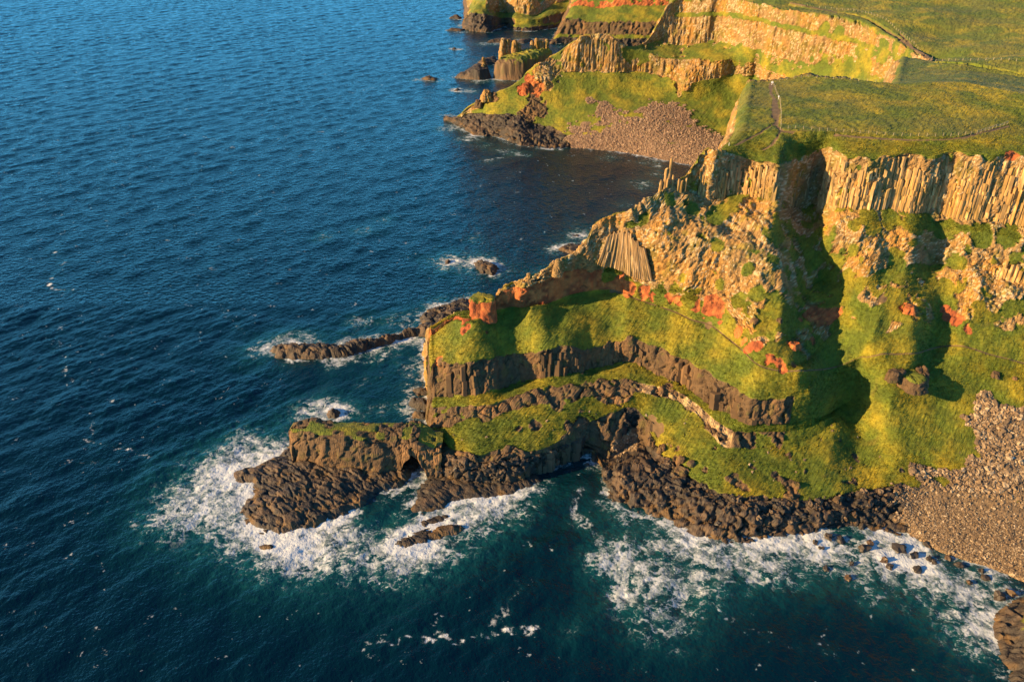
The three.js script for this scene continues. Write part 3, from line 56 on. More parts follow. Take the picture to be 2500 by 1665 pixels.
[-41.6,-3,-319.2,-40,-3,-319.2,-38.6,-3,-319.2,-37.1,-3,-319.2,-35.8,-3,-319.2,-32.6,-3,-321.2,-29.4,-3,-323.2,-26.2,-3,-325.2,-22.8,-3,-325.7,-19.3,-3,-324.7,-15.9,-3,-323.8,-12.5,-3,-325,-9.1,-3,-326.6,-5.7,-3,-324,-2.3,-3,-324.6,1.1,-3,-325,4.6,-3,-325.4,8,-3,-326,11.4,-3,-326,14.8,-3,-326,18.3,-3,-326,21.7,-3,-326.3,25.2,-3,-327.2,28.7,-3,-328.2,32.3,-3,-329.9,36.1,-3,-332.6,39.8,-3,-334.3,43.5,-3,-336,47.3,-3,-337.9,51.1,-3,-339.8,55,-3,-341.7,58.9,-3,-343.3,62.7,-3,-344.8,66.7,-3,-346.3,70.6,-3,-347.9,74.6,-3,-349.6,82.6,-3,-368.7,86.6,-3,-369.2,90.1,-3,-367.6,96.5,-3,-377.7,104.7,-3,-393.5,113,-3,-408.6,118.5,-3,-412.9,123.1,-3,-413.7,127.7,-3,-414.5,132.3,-3,-415.2,136.9,-3,-416,141.5,-3,-416.7,146.1,-3,-417.4,150.1,-3,-416.4,153.8,-3,-414.7,157.5,-3,-412.9,161.2,-3,-411.2,166.2,0.79,-413,175.9,16.72,-425.8,185.7,32.64,-438.6,195.9,48.57,-451.4,206.3,64.49,-464.2,217,80.42,-477,224.4,88,-482.1,229.4,88,-481.9,234.4,88,-481.8,239.4,88,-481.7,244.4,88,-481.7,249.3,88,-481.2,253.9,88,-480.4,258.5,88,-479.5,263,88,-478.7,266.3,88,-475.6,269.5,88,-472.4,272.6,88,-469.2,275.7,88,-466.1,278.7,88,-462.9,281.6,88,-459.7,284.4,88,-456.6,288.2,88,-454.9,292,88,-453.4,295.8,88,-451.9,299.6,88,-450.5,303.3,88,-449,307,88,-447.5,310.7,88,-446.1,314.6,88,-445,319.3,88,-445,324,88,-445,328.6,88,-445,333.3,88,-445,338,88,-445,342.7,88,-445,347.3,88,-445,352,88,-445,356.7,88,-445,361.4,88,-445,366,88,-445,370.7,88,-445,375.4,88,-445,380,88,-445,384.7,88,-445,389.4,88,-445,394.1,88,-445,398.7,88,-445,403.4,88,-445,408.1,88,-445,412.8,88,-445,417.4,88,-445,422.1,88,-445,426.8,88,-445,431.4,88,-445,436.1,88,-445,440.8,88,-445,445.5,88,-445,450.1,88,-445,454.8,88,-445]];
const NET_FAR=[[-58,-2.5,-682,-50.9,-2.5,-674.1,-43.5,-2.5,-658.9,-36.4,-2.5,-644.2,-29.8,-2.5,-633.2,-23.7,-2.5,-631.3,-17.7,-2.5,-630.8,-11.6,-2.5,-627.3,-5.6,-2.5,-619.3,0.3,-2.5,-609.1,6,-2.5,-601.3,11.7,-2.5,-598.5,17.3,-2.5,-596.6,22.9,-2.5,-594.7,28.5,-2.5,-592.9,34.1,-2.5,-592.8,40,-2.5,-597,45.8,-2.5,-598.3,51.5,-2.5,-598.3,57,-2.5,-597.4,62.6,-2.5,-596.2,68.1,-2.5,-594.5,73.4,-2.5,-592,78.7,-2.5,-589.4,83.9,-2.5,-586.7,89,-2.5,-583.7,94,-2.5,-580,98.8,-2.5,-576.1,103.6,-2.5,-572.3,108.3,-2.5,-568.4,112.9,-2.5,-564.6,117.6,-2.5,-561.2,122.2,-2.5,-557.8,126.7,-2.5,-554.6,131.4,-2.5,-552,136.2,-2.5,-550.4,141.1,-2.5,-549.1,146,-2.5,-547.9,150.9,-2.5,-546.6,155.7,-2.5,-545.3,160.6,-2.5,-544.5,165.8,-2.5,-544.4,170.9,-2.5,-544.4,176.1,-2.5,-544.3,178.8,-2.5,-536.9,181.4,-2.5,-529.7,183.9,-2.5,-522.5,186.3,-2.5,-515.3,188.5,-2.5,-508.1,190.7,-2.5,-501.2,192.7,-2.5,-494.2,194.6,-2.5,-487.2,196.4,-2.5,-480.2,196.6,-2.5,-469.7,196.5,-2.5,-459.1,196.2,-2.5,-448.5,195.7,-2.5,-437.8,194.9,-2.5,-427,194,-2.5,-416.2,190,-2.5,-399.7,181.7,-2.5,-374.6,174.7,-2.5,-353.3,169,-2.5,-335.3,171,-2.5,-333,172.9,-2.5,-330.6,174.8,-2.5,-328.3,177,-2.5,-326.5,179.9,-2.5,-326.3,182.9,-2.5,-326,185.8,-2.5,-325.7,188.7,-2.5,-325.4,191.7,-2.5,-325.2,194.6,-2.5,-324.9,197.5,-2.5,-324.6,200.4,-2.5,-324.3,203.3,-2.5,-324,206.2,-2.5,-323.8,209.1,-2.5,-323.5,212,-2.5,-323.2,214.6,-2.5,-322.5,217,-2.5,-321.6,219.4,-2.5,-320.6,221.8,-2.5,-319.6,224.7,-2.5,-319.4,227.7,-2.5,-319.4,230.8,-2.5,-319.4,233.8,-2.5,-319.4,236.8,-2.5,-319.4,239.9,-2.5,-319.4,242.9,-2.5,-319.4,245.9,-2.5,-319.4,249,-2.5,-319.4],
[-58,0,-682.4,-50.9,1.98,-674.5,-43.8,5.84,-663.7,-37.4,9.59,-662.1,-31,10.94,-659,-24.5,11.56,-654,-18.1,11.94,-647.8,-11.9,12.63,-643.6,-5.8,13.59,-641.4,0.3,14.25,-639.3,6.4,13.52,-636.5,12.4,10.64,-633.7,18.3,8.77,-631.7,24.3,7.68,-629.9,30.1,6.84,-626.1,35.6,5.44,-619.4,41,3.77,-611.8,46.5,3.29,-608.2,52.2,3.61,-606.4,57.8,4.02,-605,63.4,4.38,-603.7,69,4.73,-602.5,74.6,5.08,-601.3,80.1,5.42,-600.1,85.6,5.75,-598.8,91,5.97,-596.8,96.2,6,-593.8,101.3,6,-590.6,106.3,6,-587.5,111.5,6,-585.1,116.6,6,-583,121.7,6,-580.9,126.8,6,-578.8,131.8,6,-576.9,136.9,6,-575.4,142.2,6,-574.4,147.4,6,-573.5,152.6,6,-572.6,157.8,6,-571.7,163,6,-570.9,168.3,6,-570.6,173.7,6,-570.5,178.9,6,-569.7,181.9,6,-562.3,184.8,6,-554.9,187.6,6,-547.7,190.2,6,-540.5,192.8,6,-533.3,195.2,6,-526.1,197.5,6,-519.2,199.8,6,-512.2,201.8,6,-505.2,203.8,6,-498.2,204.1,6,-487.7,204.2,6,-477.1,204.1,6,-466.5,203.8,6,-455.8,203.2,6,-445,202.3,6,-434.2,198.6,6,-417.7,190.4,6,-392.6,183.6,6,-371.3,178.1,6,-353.3,180.2,6,-351,182.3,6,-348.6,184.4,6,-346.3,186.7,6,-344.5,189.9,6,-344.3,193,6,-344,196.1,6,-343.7,199.2,6,-343.4,202.3,6,-343.2,205.4,6,-342.9,208.5,6,-342.6,211.6,6,-342.3,214.6,6,-342,217.7,6,-341.8,220.8,6,-341.5,223.8,6,-341.2,226.6,6,-340.5,229.2,6,-339.6,231.8,6,-338.6,234.3,6,-337.6,237.4,6,-337.4,240.6,6,-337.4,243.8,6,-337.4,247,6,-337.4,250.2,6,-337.4,253.4,6,-337.4,256.6,6,-337.4,259.8,6,-337.4,263,6,-337.4],
[-58,0.5,-682.8,-51,2.39,-674.9,-43.8,6.73,-664.1,-37.5,11.6,-662.8,-31.1,13.96,-661.1,-24.7,15.88,-658.1,-18.3,17.89,-654.3,-12.1,19.36,-651.7,-5.9,20.21,-650.3,0.3,20.17,-648.3,6.4,18.22,-644.2,12.5,16.48,-640.6,18.5,15.61,-639.4,24.6,14.94,-638.8,30.5,13.79,-635.9,36.4,12.62,-632.5,42.2,12.17,-629.6,48,12.24,-627.2,53.7,12.4,-624.8,59.5,12.74,-622.8,65.3,13.46,-621.9,71.1,14.26,-621.1,76.9,15.05,-620.3,82.7,15.85,-619.5,88.5,16.61,-618.8,94.3,17.22,-618.6,100.2,17.69,-618.7,106.1,18.1,-618.9,112,18.19,-618.9,117.8,17.49,-618.6,123.7,16.62,-618.3,129.4,15.76,-617.9,135.2,14.89,-617.5,141,13.95,-617,146.6,12.68,-615.9,152.1,11.33,-614.7,157.6,10.14,-613.2,162.7,9.65,-610.5,167.7,9.32,-607.7,172.8,9.05,-605.4,178.5,9,-605,178.8,9,-587.1,182,9,-579.7,185.1,9,-572.3,188.1,9,-564.9,191,9,-557.7,193.8,9,-550.5,196.4,9,-543.3,198.9,9,-536.1,201.3,9,-529.2,203.7,9,-522.2,205.8,9,-515.2,207.9,9,-508.2,208.3,9,-497.7,208.5,9,-487.1,208.5,9,-476.5,208.2,9,-465.8,207.7,9,-455,207,9,-444.2,203.4,9,-427.7,195.3,9,-402.6,188.6,9,-381.3,183.1,9,-363.3,185.4,9,-361,187.6,9,-358.6,189.7,9,-356.3,192.2,9,-354.5,195.4,9,-354.3,198.6,9,-354,201.8,9,-353.7,205,9,-353.4,208.2,9,-353.2,211.4,9,-352.9,214.6,9,-352.6,217.7,9,-352.3,220.9,9,-352,224.1,9,-351.8,227.2,9,-351.5,230.4,9,-351.2,233.3,9,-350.5,235.9,9,-349.6,238.6,9,-348.6,241.2,9,-347.6,244.4,9,-347.4,247.7,9,-347.4,251,9,-347.4,254.3,9,-347.4,257.6,9,-347.4,260.9,9,-347.4,264.2,9,-347.4,267.5,9,-347.4,270.8,9,-347.4],
[-58.1,0.8,-683.2,-51,2.68,-675.3,-43.9,7.25,-664.5,-37.5,12.65,-663.2,-31.1,15.61,-661.6,-24.8,18.33,-660,-18.5,21.39,-659,-12.2,24.15,-658.5,-5.9,26.5,-658.4,0.3,28.31,-658,6.6,29,-656.6,12.8,29.71,-655.3,19,29.97,-654.8,25.2,29.97,-654.8,31.4,29.78,-654.5,37.6,29.57,-654.1,43.8,29.39,-653.5,49.9,29.24,-652.8,56.1,29.1,-652.2,62.2,29.01,-651.8,68.4,29,-651.7,74.6,29,-651.7,80.8,29,-651.7,87,29,-651.7,93.2,28.93,-651.5,99.2,28.51,-650.3,105.1,27.94,-648.6,110.9,27.38,-646.9,116.9,26.96,-645.6,122.9,26.72,-644.9,128.9,26.53,-644.4,134.9,26.33,-643.8,140.9,26.14,-643.2,146.9,26.02,-642.9,153,26,-642.8,159.1,26,-642.8,165.2,26,-642.8,171.3,26,-642.8,177.4,26,-642.8,183.5,26,-642.8,189.6,26,-642.8,185.5,26,-609.1,188.9,26,-601.7,192.3,26,-594.3,195.5,26,-586.9,198.6,26,-579.7,201.5,26,-572.5,204.3,26,-565.3,207.1,26,-558.1,209.7,26,-551.2,212.2,26,-544.2,214.6,26,-537.2,216.9,26,-530.2,217.5,26,-519.7,217.9,26,-509.1,218.1,26,-498.5,218.1,26,-487.8,217.8,26,-477,217.3,26,-466.2,213.8,26,-449.7,205.9,26,-424.6,199.5,26,-403.3,194.2,26,-385.3,196.7,26,-383,199.1,26,-380.6,201.5,26,-378.3,204.1,26,-376.5,207.5,26,-376.3,210.9,26,-376,214.3,26,-375.7,217.7,26,-375.4,221.2,26,-375.2,224.5,26,-374.9,227.9,26,-374.6,231.3,26,-374.3,234.7,26,-374,238.1,26,-373.8,241.5,26,-373.5,244.8,26,-373.2,247.9,26,-372.5,250.8,26,-371.6,253.7,26,-370.6,256.5,26,-369.6,259.9,26,-369.4,263.4,26,-369.4,266.9,26,-369.4,270.4,26,-369.4,273.9,26,-369.4,277.4,26,-369.4,280.9,26,-369.4,284.4,26,-369.4,288,26,-369.4],
[-58.1,1,-683.6,-51,2.92,-675.7,-43.9,7.77,-664.9,-37.5,13.82,-663.6,-31.1,17.86,-662.1,-24.9,21.52,-663,-18.6,24.7,-663,-12.2,27.3,-660.9,-5.9,29.8,-660.2,0.3,32.55,-660.4,6.6,36.74,-662.7,13,42.47,-664.5,19.2,46.24,-662.9,25.5,45.05,-661.6,31.7,43.3,-661.4,38.1,43.03,-663,44.5,43.22,-663.9,50.8,43.46,-664.3,57.2,43.65,-664.7,63.5,43.82,-665,69.8,43.9,-665,76,43.6,-663.9,82.2,43.24,-662.9,88.6,43.23,-663.8,95.2,43.32,-665.6,101.5,42.91,-665.7,107.8,42.37,-665.2,113.8,41.73,-663.8,119.6,40.84,-660.9,125.2,39.82,-657.5,130.5,38.27,-652.7,135.4,37.38,-646.3,141.5,38.45,-646,147.8,39.68,-647,154.2,40.48,-647.9,160.7,41.3,-649.3,167.7,42.61,-652.7,174.3,43.72,-654.1,179.6,44.15,-650.8,184.9,44.44,-647.6,190.3,44.66,-645.2,187.9,44.62,-617,191.7,44.52,-610.4,195.3,44.67,-603.8,198.9,44.91,-597.3,202.6,45.09,-591.4,206.1,45.26,-585.5,209.5,45.42,-579.5,212.8,45.6,-573.6,216,45.81,-567.8,219.1,46,-561.9,222.1,46.2,-556,225,46.39,-550.1,225.9,46.81,-539.7,226.5,47.26,-529.1,226.8,47.71,-518.5,227,48.16,-507.8,226.9,48.61,-497,226.6,49.05,-486.2,223.3,49.5,-469.7,215.6,49.95,-444.6,209.3,50.4,-423.3,204.3,50.85,-405.3,206.9,51.3,-403,209.5,51.75,-400.6,212.1,52.2,-398.3,214.9,52.65,-396.5,218.5,53.1,-396.3,222.1,53.54,-396,225.8,53.99,-395.7,229.3,54.44,-395.4,232.9,54.89,-395.2,236.5,55.34,-394.9,240.1,55.79,-394.6,243.7,56.24,-394.3,247.3,56.69,-394,250.8,57.14,-393.8,254.4,57.59,-393.5,257.9,58.03,-393.2,261.2,58.48,-392.5,264.3,58.93,-391.6,267.3,59.38,-390.6,270.4,59.79,-389.6,273.9,59.97,-389.4,277.6,60,-389.4,281.3,60,-389.4,285,60,-389.4,288.7,60,-389.4,292.4,60,-389.4,296.1,60,-389.4,299.8,60,-389.4,303.5,60,-389.4],
[-58.1,1.2,-684,-51,3.11,-676.1,-43.9,7.97,-665.3,-37.5,14.01,-664,-31.1,18.05,-662.7,-24.9,21.72,-663.7,-18.6,24.9,-663.6,-12.2,27.5,-661.5,-5.9,30,-660.9,0.3,32.75,-661.1,6.6,36.94,-663.4,13,42.73,-665.2,19.3,47.45,-664.4,25.7,50.13,-666.7,32.2,53.44,-670.7,38.6,57.35,-671.3,44.8,62.34,-669,50.9,67.15,-664.7,57.2,70.05,-665.1,63.5,70.74,-665.4,69.9,70.75,-665.4,76.1,69.83,-664.3,82.2,67.37,-663.3,88.8,62.33,-664.9,95.2,59.74,-666,101.6,58.62,-666.1,107.8,57.55,-665.6,113.9,56,-664.2,119.8,54.88,-661.6,125.9,54.13,-661.1,132.2,53.54,-661.2,138,53.9,-658.8,143.8,54.28,-656.6,149.5,54.39,-654.3,155.2,54.38,-652,160.7,54.51,-649.3,167.1,54.73,-650.1,173.5,54.91,-650.8,178.6,54.89,-647.1,183.7,54.75,-643.3,188.9,54.51,-640.5,188.8,53.92,-620.2,192.7,53.39,-613.8,196.5,52.89,-607.5,200.3,52.35,-601.5,204.2,51.69,-596.1,207.9,51.01,-590.7,211.6,50.33,-585.3,215.1,49.69,-579.8,218.6,49.25,-574.4,221.9,49.31,-569,225.1,49.48,-563.5,228.3,49.64,-558.1,229.2,50.11,-547.7,229.9,50.62,-537.1,230.3,51.13,-526.5,230.6,51.64,-515.8,230.5,52.15,-505,230.3,52.66,-494.2,227.1,53.17,-477.7,219.5,53.68,-452.6,213.3,54.19,-431.3,208.3,54.7,-413.3,211,55.21,-411,213.7,55.72,-408.6,216.4,56.23,-406.3,219.3,56.74,-404.5,223,57.25,-404.3,226.6,57.76,-404,230.3,58.27,-403.7,234,58.78,-403.4,237.7,59.29,-403.2,241.3,59.8,-402.9,245,60.31,-402.6,248.6,60.82,-402.3,252.3,61.33,-402,255.9,61.84,-401.8,259.6,62.35,-401.5,263.2,62.87,-401.2,266.6,63.38,-400.5,269.7,63.89,-399.6,272.8,64.4,-398.6,275.9,64.84,-397.6,279.6,64.99,-397.4,283.4,65,-397.4,287.1,65,-397.4,290.9,65,-397.4,294.7,65,-397.4,298.5,65,-397.4,302.2,65,-397.4,306,65,-397.4,309.8,65,-397.4],
[-58.2,1.4,-684.4,-51.1,3.26,-676.5,-43.9,8.11,-665.7,-37.5,14.19,-664.4,-31.2,18.25,-663.3,-24.9,21.92,-664.3,-18.6,25.1,-664.2,-12.2,27.7,-662.1,-6,30.2,-661.5,0.3,32.95,-661.7,6.6,37.14,-664.1,13,42.94,-665.9,19.3,47.65,-665.1,25.7,50.34,-667.4,32.2,53.64,-671.5,38.6,57.56,-672,44.9,62.55,-669.7,50.9,67.4,-665.5,57.2,70.52,-665.5,63.6,71.29,-665.8,69.9,71.37,-665.8,76.1,70.52,-664.7,82.3,67.97,-663.7,88.9,63.06,-665.9,95.6,61.49,-668.3,102.5,61.81,-672.1,110.1,62.42,-679.6,117.6,62.63,-685.8,124.1,61.92,-685.5,130.2,61.09,-683.7,136.6,60.49,-683.2,142.7,61.25,-681.2,148.9,62.14,-679.9,155.2,63.03,-679,161.6,63.85,-678.8,166.9,64.18,-674.1,171,64.13,-665.4,174.9,64.02,-656.1,178.9,64.02,-648.1,183.5,64.34,-642.6,188.1,64.63,-637.7,189.1,64.43,-620.9,193.1,64.19,-615.1,197.1,64,-609.2,201.1,63.97,-603.8,205.2,63.81,-599.1,209.3,63.64,-594.5,213.2,63.45,-589.8,217.1,63.3,-585.1,220.8,63.18,-580.3,224.5,63.34,-575.6,228,63.91,-570.8,231.5,64.47,-566,232.6,65.43,-555.7,233.3,66.44,-545.1,233.8,67.44,-534.5,234.1,68.31,-523.8,234.2,69.01,-513,234,69.72,-502.2,230.9,72.51,-485.7,223.4,76.69,-460.6,217.3,81.44,-439.3,212.3,86.07,-421.3,215.1,86.86,-419,217.9,87.64,-416.6,220.6,88.43,-414.3,223.6,89.02,-412.5,227.4,89.08,-412.3,231.1,89.14,-412,234.9,89.2,-411.7,238.6,89.26,-411.4,242.4,89.32,-411.2,246.1,89.38,-410.9,249.8,89.44,-410.6,253.6,89.5,-410.3,257.3,89.56,-410,261,89.62,-409.8,264.7,89.68,-409.5,268.4,89.74,-409.2,271.9,89.8,-408.5,275.1,89.86,-407.6,278.3,89.92,-406.6,281.5,89.98,-405.6,285.2,90,-405.4,289.1,90,-405.4,292.9,90,-405.4,296.8,90,-405.4,300.6,90,-405.4,304.5,90,-405.4,308.3,90,-405.4,312.2,90,-405.4,316,90,-405.4],
[-58.2,1.6,-684.8,-51.1,3.42,-676.9,-44,8.25,-666.1,-37.6,14.38,-664.9,-31.2,18.44,-664,-24.9,22.06,-665.1,-18.6,25.24,-665.1,-12.3,27.87,-662.9,-6,30.34,-662.4,0.3,33.11,-662.6,6.6,37.34,-664.7,13,43.13,-666.6,19.3,47.8,-666.1,25.7,50.53,-668.2,32.3,53.84,-672.2,38.7,57.76,-672.7,44.9,62.75,-670.6,51,67.54,-666.7,57.3,70.63,-665.9,63.6,71.39,-666.2,70,71.47,-666.2,76.2,70.63,-665.1,82.4,68.12,-664.7,89,63.28,-666.5,95.6,61.81,-668.7,102.6,62.41,-672.5,110.2,65.94,-680,117.7,77.28,-686.2,124.7,89.38,-689,132.1,93.35,-693.2,138.7,93.8,-693.6,144.3,94.4,-688.7,149.7,95.01,-683.7,155.2,95.6,-679.4,161.6,96.07,-679.2,166.9,96.46,-674.5,171.1,96.83,-665.8,175,97.08,-656.5,179,97.17,-648.5,183.6,97.23,-643,188.2,97.26,-638.1,190,96.99,-623.9,194.1,96.7,-618.1,198.1,96.4,-612.2,202,96.05,-606.8,206.2,95.6,-602.1,210.3,95.14,-597.5,214.3,94.68,-592.8,218.2,94.18,-588.1,222,93.66,-583.3,225.6,93.13,-578.6,229.2,92.59,-573.8,232.7,92.04,-569,233.8,91.77,-558.7,234.6,91.52,-548.1,235.1,91.28,-537.5,235.5,91.04,-526.8,235.6,90.65,-516,235.4,90.25,-505.2,235.2,89.91,-494.5,234.8,89.68,-484.1,235.3,89.57,-475.8,238.6,89.81,-473.4,239.3,89.87,-466.1,239.9,89.93,-458.8,240.4,89.99,-451.4,242.3,90.2,-447.1,244.5,90.42,-443.3,246.5,90.65,-439.4,248.5,90.88,-435.6,250.4,91.1,-431.7,252.2,91.33,-427.9,254,91.55,-424,255.7,91.78,-420.2,257.4,92,-416.4,260.7,92,-415.5,264,92,-414.5,267.3,92,-413.5,270.6,92,-412.5,273.9,92,-411.5,277.1,92,-410.6,280.4,92,-409.6,283.6,92,-408.6,287.3,92,-408.4,291.2,92,-408.4,295.1,92,-408.4,299,92,-408.4,302.8,92,-408.4,306.7,92,-408.4,310.6,92,-408.4,314.5,92,-408.4,318.4,92,-408.4],
[-59,-0.47,-694.4,-51.8,0.21,-686.3,-44.7,3.04,-677.4,-38.4,6.84,-679.6,-31.8,8.77,-677.3,-25.5,10.83,-679.4,-19,12.58,-679.6,-12.5,13.99,-676.4,-6.1,15.33,-676.5,0.3,16.73,-676.1,6.8,19,-678.8,13.3,22.49,-681.2,19.7,25.16,-679.5,26.2,26.33,-681.8,33,28.24,-687,39.5,30.29,-687.1,45.9,33.18,-684.9,52.1,35.94,-680.6,58.2,37.74,-676.8,64.6,37.93,-676.9,71.1,38.04,-677.2,77.7,37.6,-678.5,84.1,36.47,-678.4,90.9,33.01,-680.5,97.6,32.52,-682.3,104.5,32.85,-685,112.4,34.05,-693.6,120.5,49.62,-702.9,128.5,73.34,-709.7,137,90.5,-719,143.9,97.78,-719.6,150.6,97.9,-718.7,156.3,98.51,-713.7,162.1,99.1,-709.4,168.8,99.57,-709.2,174.4,99.96,-704.5,178.8,100.33,-695.8,183,100.58,-686.5,187.3,100.67,-678.5,192.1,100.73,-673,197.1,100.76,-668.1,199.1,100.49,-653.9,203.5,100.2,-648.1,207.8,99.9,-642.2,212,99.55,-636.8,216.5,99.1,-632.1,220.9,98.64,-627.5,225.2,98.18,-622.8,229.3,97.68,-618.1,233.4,97.16,-613.3,237.3,96.63,-608.6,241.2,96.09,-603.8,245,95.54,-599,246.4,95.27,-588.7,247.4,95.02,-578.1,248.3,94.78,-567.5,248.9,94.54,-556.8,249.3,94.15,-546,249.4,93.75,-535.2,249.4,93.41,-524.5,249.3,93.18,-514.1,250.1,93.07,-505.8,253.7,93.31,-503.4,254.7,93.37,-496.1,255.6,93.43,-488.8,256.4,93.49,-481.4,258.6,93.7,-477.1,261,93.92,-473.3,263.3,94.15,-469.4,265.6,94.38,-465.6,267.8,94.6,-461.7,269.9,94.83,-457.9,272,95.05,-454,273.9,95.28,-450.2,275.9,95.5,-446.4,279.5,95.5,-445.5,283.1,95.5,-444.5,286.7,95.5,-443.5,290.3,95.5,-442.5,293.8,95.5,-441.5,297.4,95.5,-440.6,300.9,95.5,-439.6,304.4,95.5,-438.6,308.4,95.5,-438.4,312.6,95.5,-438.4,316.7,95.5,-438.4,320.9,95.5,-438.4,325.1,95.5,-438.4,329.2,95.5,-438.4,333.4,95.5,-438.4,337.6,95.5,-438.4,341.7,95.5,-438.4],
[-60.4,-2.54,-710.4,-53,-2.42,-702.3,-45.8,-1.9,-693.4,-39.3,-1.21,-695.6,-32.6,-0.86,-693.3,-26.1,-0.49,-695.4,-19.5,-0.17,-695.6,-12.8,0.09,-692.4,-6.2,0.33,-692.5,0.3,0.59,-692.1,6.9,1,-694.8,13.6,1.64,-697.2,20.2,2.12,-695.5,26.9,2.33,-697.8,33.7,2.68,-703,40.4,3.05,-703.1,47,3.58,-700.9,53.3,4.08,-696.6,59.6,4.41,-692.8,66.2,4.44,-692.9,72.8,4.46,-693.2,79.5,4.38,-694.5,86.1,4.18,-694.4,93,3.55,-696.5,99.9,3.46,-698.3,106.9,3.52,-701,115,3.74,-709.6,124.4,22.14,-725.2,134.2,55.41,-741.2,144.7,86.92,-759.6,152.9,101.28,-764.6,160,101.4,-763.7,166.1,102.01,-758.7,172.4,102.6,-754.4,179.5,103.07,-754.2,185.5,103.46,-749.5,190.4,103.83,-740.8,195,104.08,-731.5,199.7,104.17,-723.5,205,104.23,-718,210.4,104.26,-713.1,212.8,103.99,-698.9,217.6,103.7,-693.1,222.3,103.4,-687.2,227,103.05,-681.8,231.9,102.6,-677.1,236.7,102.14,-672.5,241.4,101.68,-667.8,246,101.18,-663.1,250.5,100.66,-658.3,254.9,100.13,-653.6,259.2,99.59,-648.8,263.4,99.04,-644,265.2,98.77,-633.7,266.7,98.52,-623.1,268,98.28,-612.5,269,98.04,-601.8,269.8,97.65,-591,270.4,97.25,-580.2,270.8,96.91,-569.5,271.2,96.68,-559.1,272.4,96.57,-550.8,276.4,96.81,-548.4,277.9,96.87,-541.1,279.2,96.93,-533.8,280.3,96.99,-526.4,283,97.2,-522.1,285.8,97.42,-518.3,288.6,97.65,-514.4,291.3,97.88,-510.6,293.9,98.1,-506.7,296.4,98.33,-502.9,298.9,98.55,-499,301.3,98.78,-495.2,303.7,99,-491.4,307.8,99,-490.5,311.8,99,-489.5,315.8,99,-488.5,319.8,99,-487.5,323.8,99,-486.5,327.7,99,-485.6,331.7,99,-484.6,335.6,99,-483.6,340.1,99,-483.4,344.7,99,-483.4,349.3,99,-483.4,353.9,99,-483.4,358.4,99,-483.4,363,99,-483.4,367.6,99,-483.4,372.2,99,-483.4,376.8,99,-483.4],
[-61.7,-3.92,-725.4,-54.2,-4.17,-717.3,-46.8,-5.2,-708.4,-40.2,-6.58,-710.6,-33.3,-7.28,-708.3,-26.6,-8.03,-710.4,-19.9,-8.67,-710.6,-13.1,-9.18,-707.4,-6.4,-9.66,-707.5,0.4,-10.17,-707.1,7.1,-11,-709.8,13.9,-12.27,-712.2,20.6,-13.24,-710.5,27.4,-13.66,-712.8,34.5,-14.36,-718,41.3,-15.11,-718.1,48,-16.16,-715.9,54.4,-17.16,-711.6,60.9,-17.81,-707.8,67.6,-17.88,-707.9,74.4,-17.92,-708.2,81.2,-17.76,-709.5,88,-17.35,-709.4,95,-16.09,-711.5,102,-15.92,-713.3,109.2,-16.03,-716,117.4,-16.47,-724.6,129.5,4.62,-755.3,143.6,45.41,-793.5,158.9,87.65,-834.1,169.9,107.28,-849.6,177.8,107.4,-848.7,184.8,108.01,-843.7,191.8,108.6,-839.4,199.7,109.07,-839.2,206.5,109.46,-834.5,212.2,109.83,-825.8,217.6,110.08,-816.5,223.2,110.17,-808.5,229.2,110.23,-803,235.4,110.26,-798.1,238.7,109.99,-783.9,244.3,109.7,-778.1,249.8,109.4,-772.2,255.3,109.05,-766.8,261,108.6,-762.1,266.6,108.14,-757.5,272.1,107.68,-752.8,277.6,107.18,-748.1,282.8,106.66,-743.3,288,106.13,-738.6,293.1,105.59,-733.8,298.2,105.04,-729,300.8,104.77,-718.7,303.1,104.52,-708.1,305.1,104.28,-697.5,307,104.04,-686.8,308.6,103.65,-676,310,103.25,-665.2,311.2,102.91,-654.5,312.4,102.68,-644.1,314.4,102.57,-635.8,319.3,102.81,-633.4,321.5,102.87,-626.1,323.6,102.93,-618.8,325.6,102.99,-611.4,329,103.2,-607.1,332.7,103.42,-603.3,336.3,103.65,-599.4,339.8,103.88,-595.6,343.2,104.1,-591.7,346.6,104.33,-587.9,349.8,104.55,-584,353,104.78,-580.2,356.2,105,-576.4,361.1,105,-575.5,365.9,105,-574.5,370.8,105,-573.5,375.6,105,-572.5,380.4,105,-571.5,385.1,105,-570.6,389.9,105,-569.6,394.6,105,-568.6,399.9,105,-568.4,405.3,105,-568.4,410.7,105,-568.4,416.1,105,-568.4,421.5,105,-568.4,426.9,105,-568.4,432.3,105,-568.4,437.7,105,-568.4,443.1,105,-568.4],
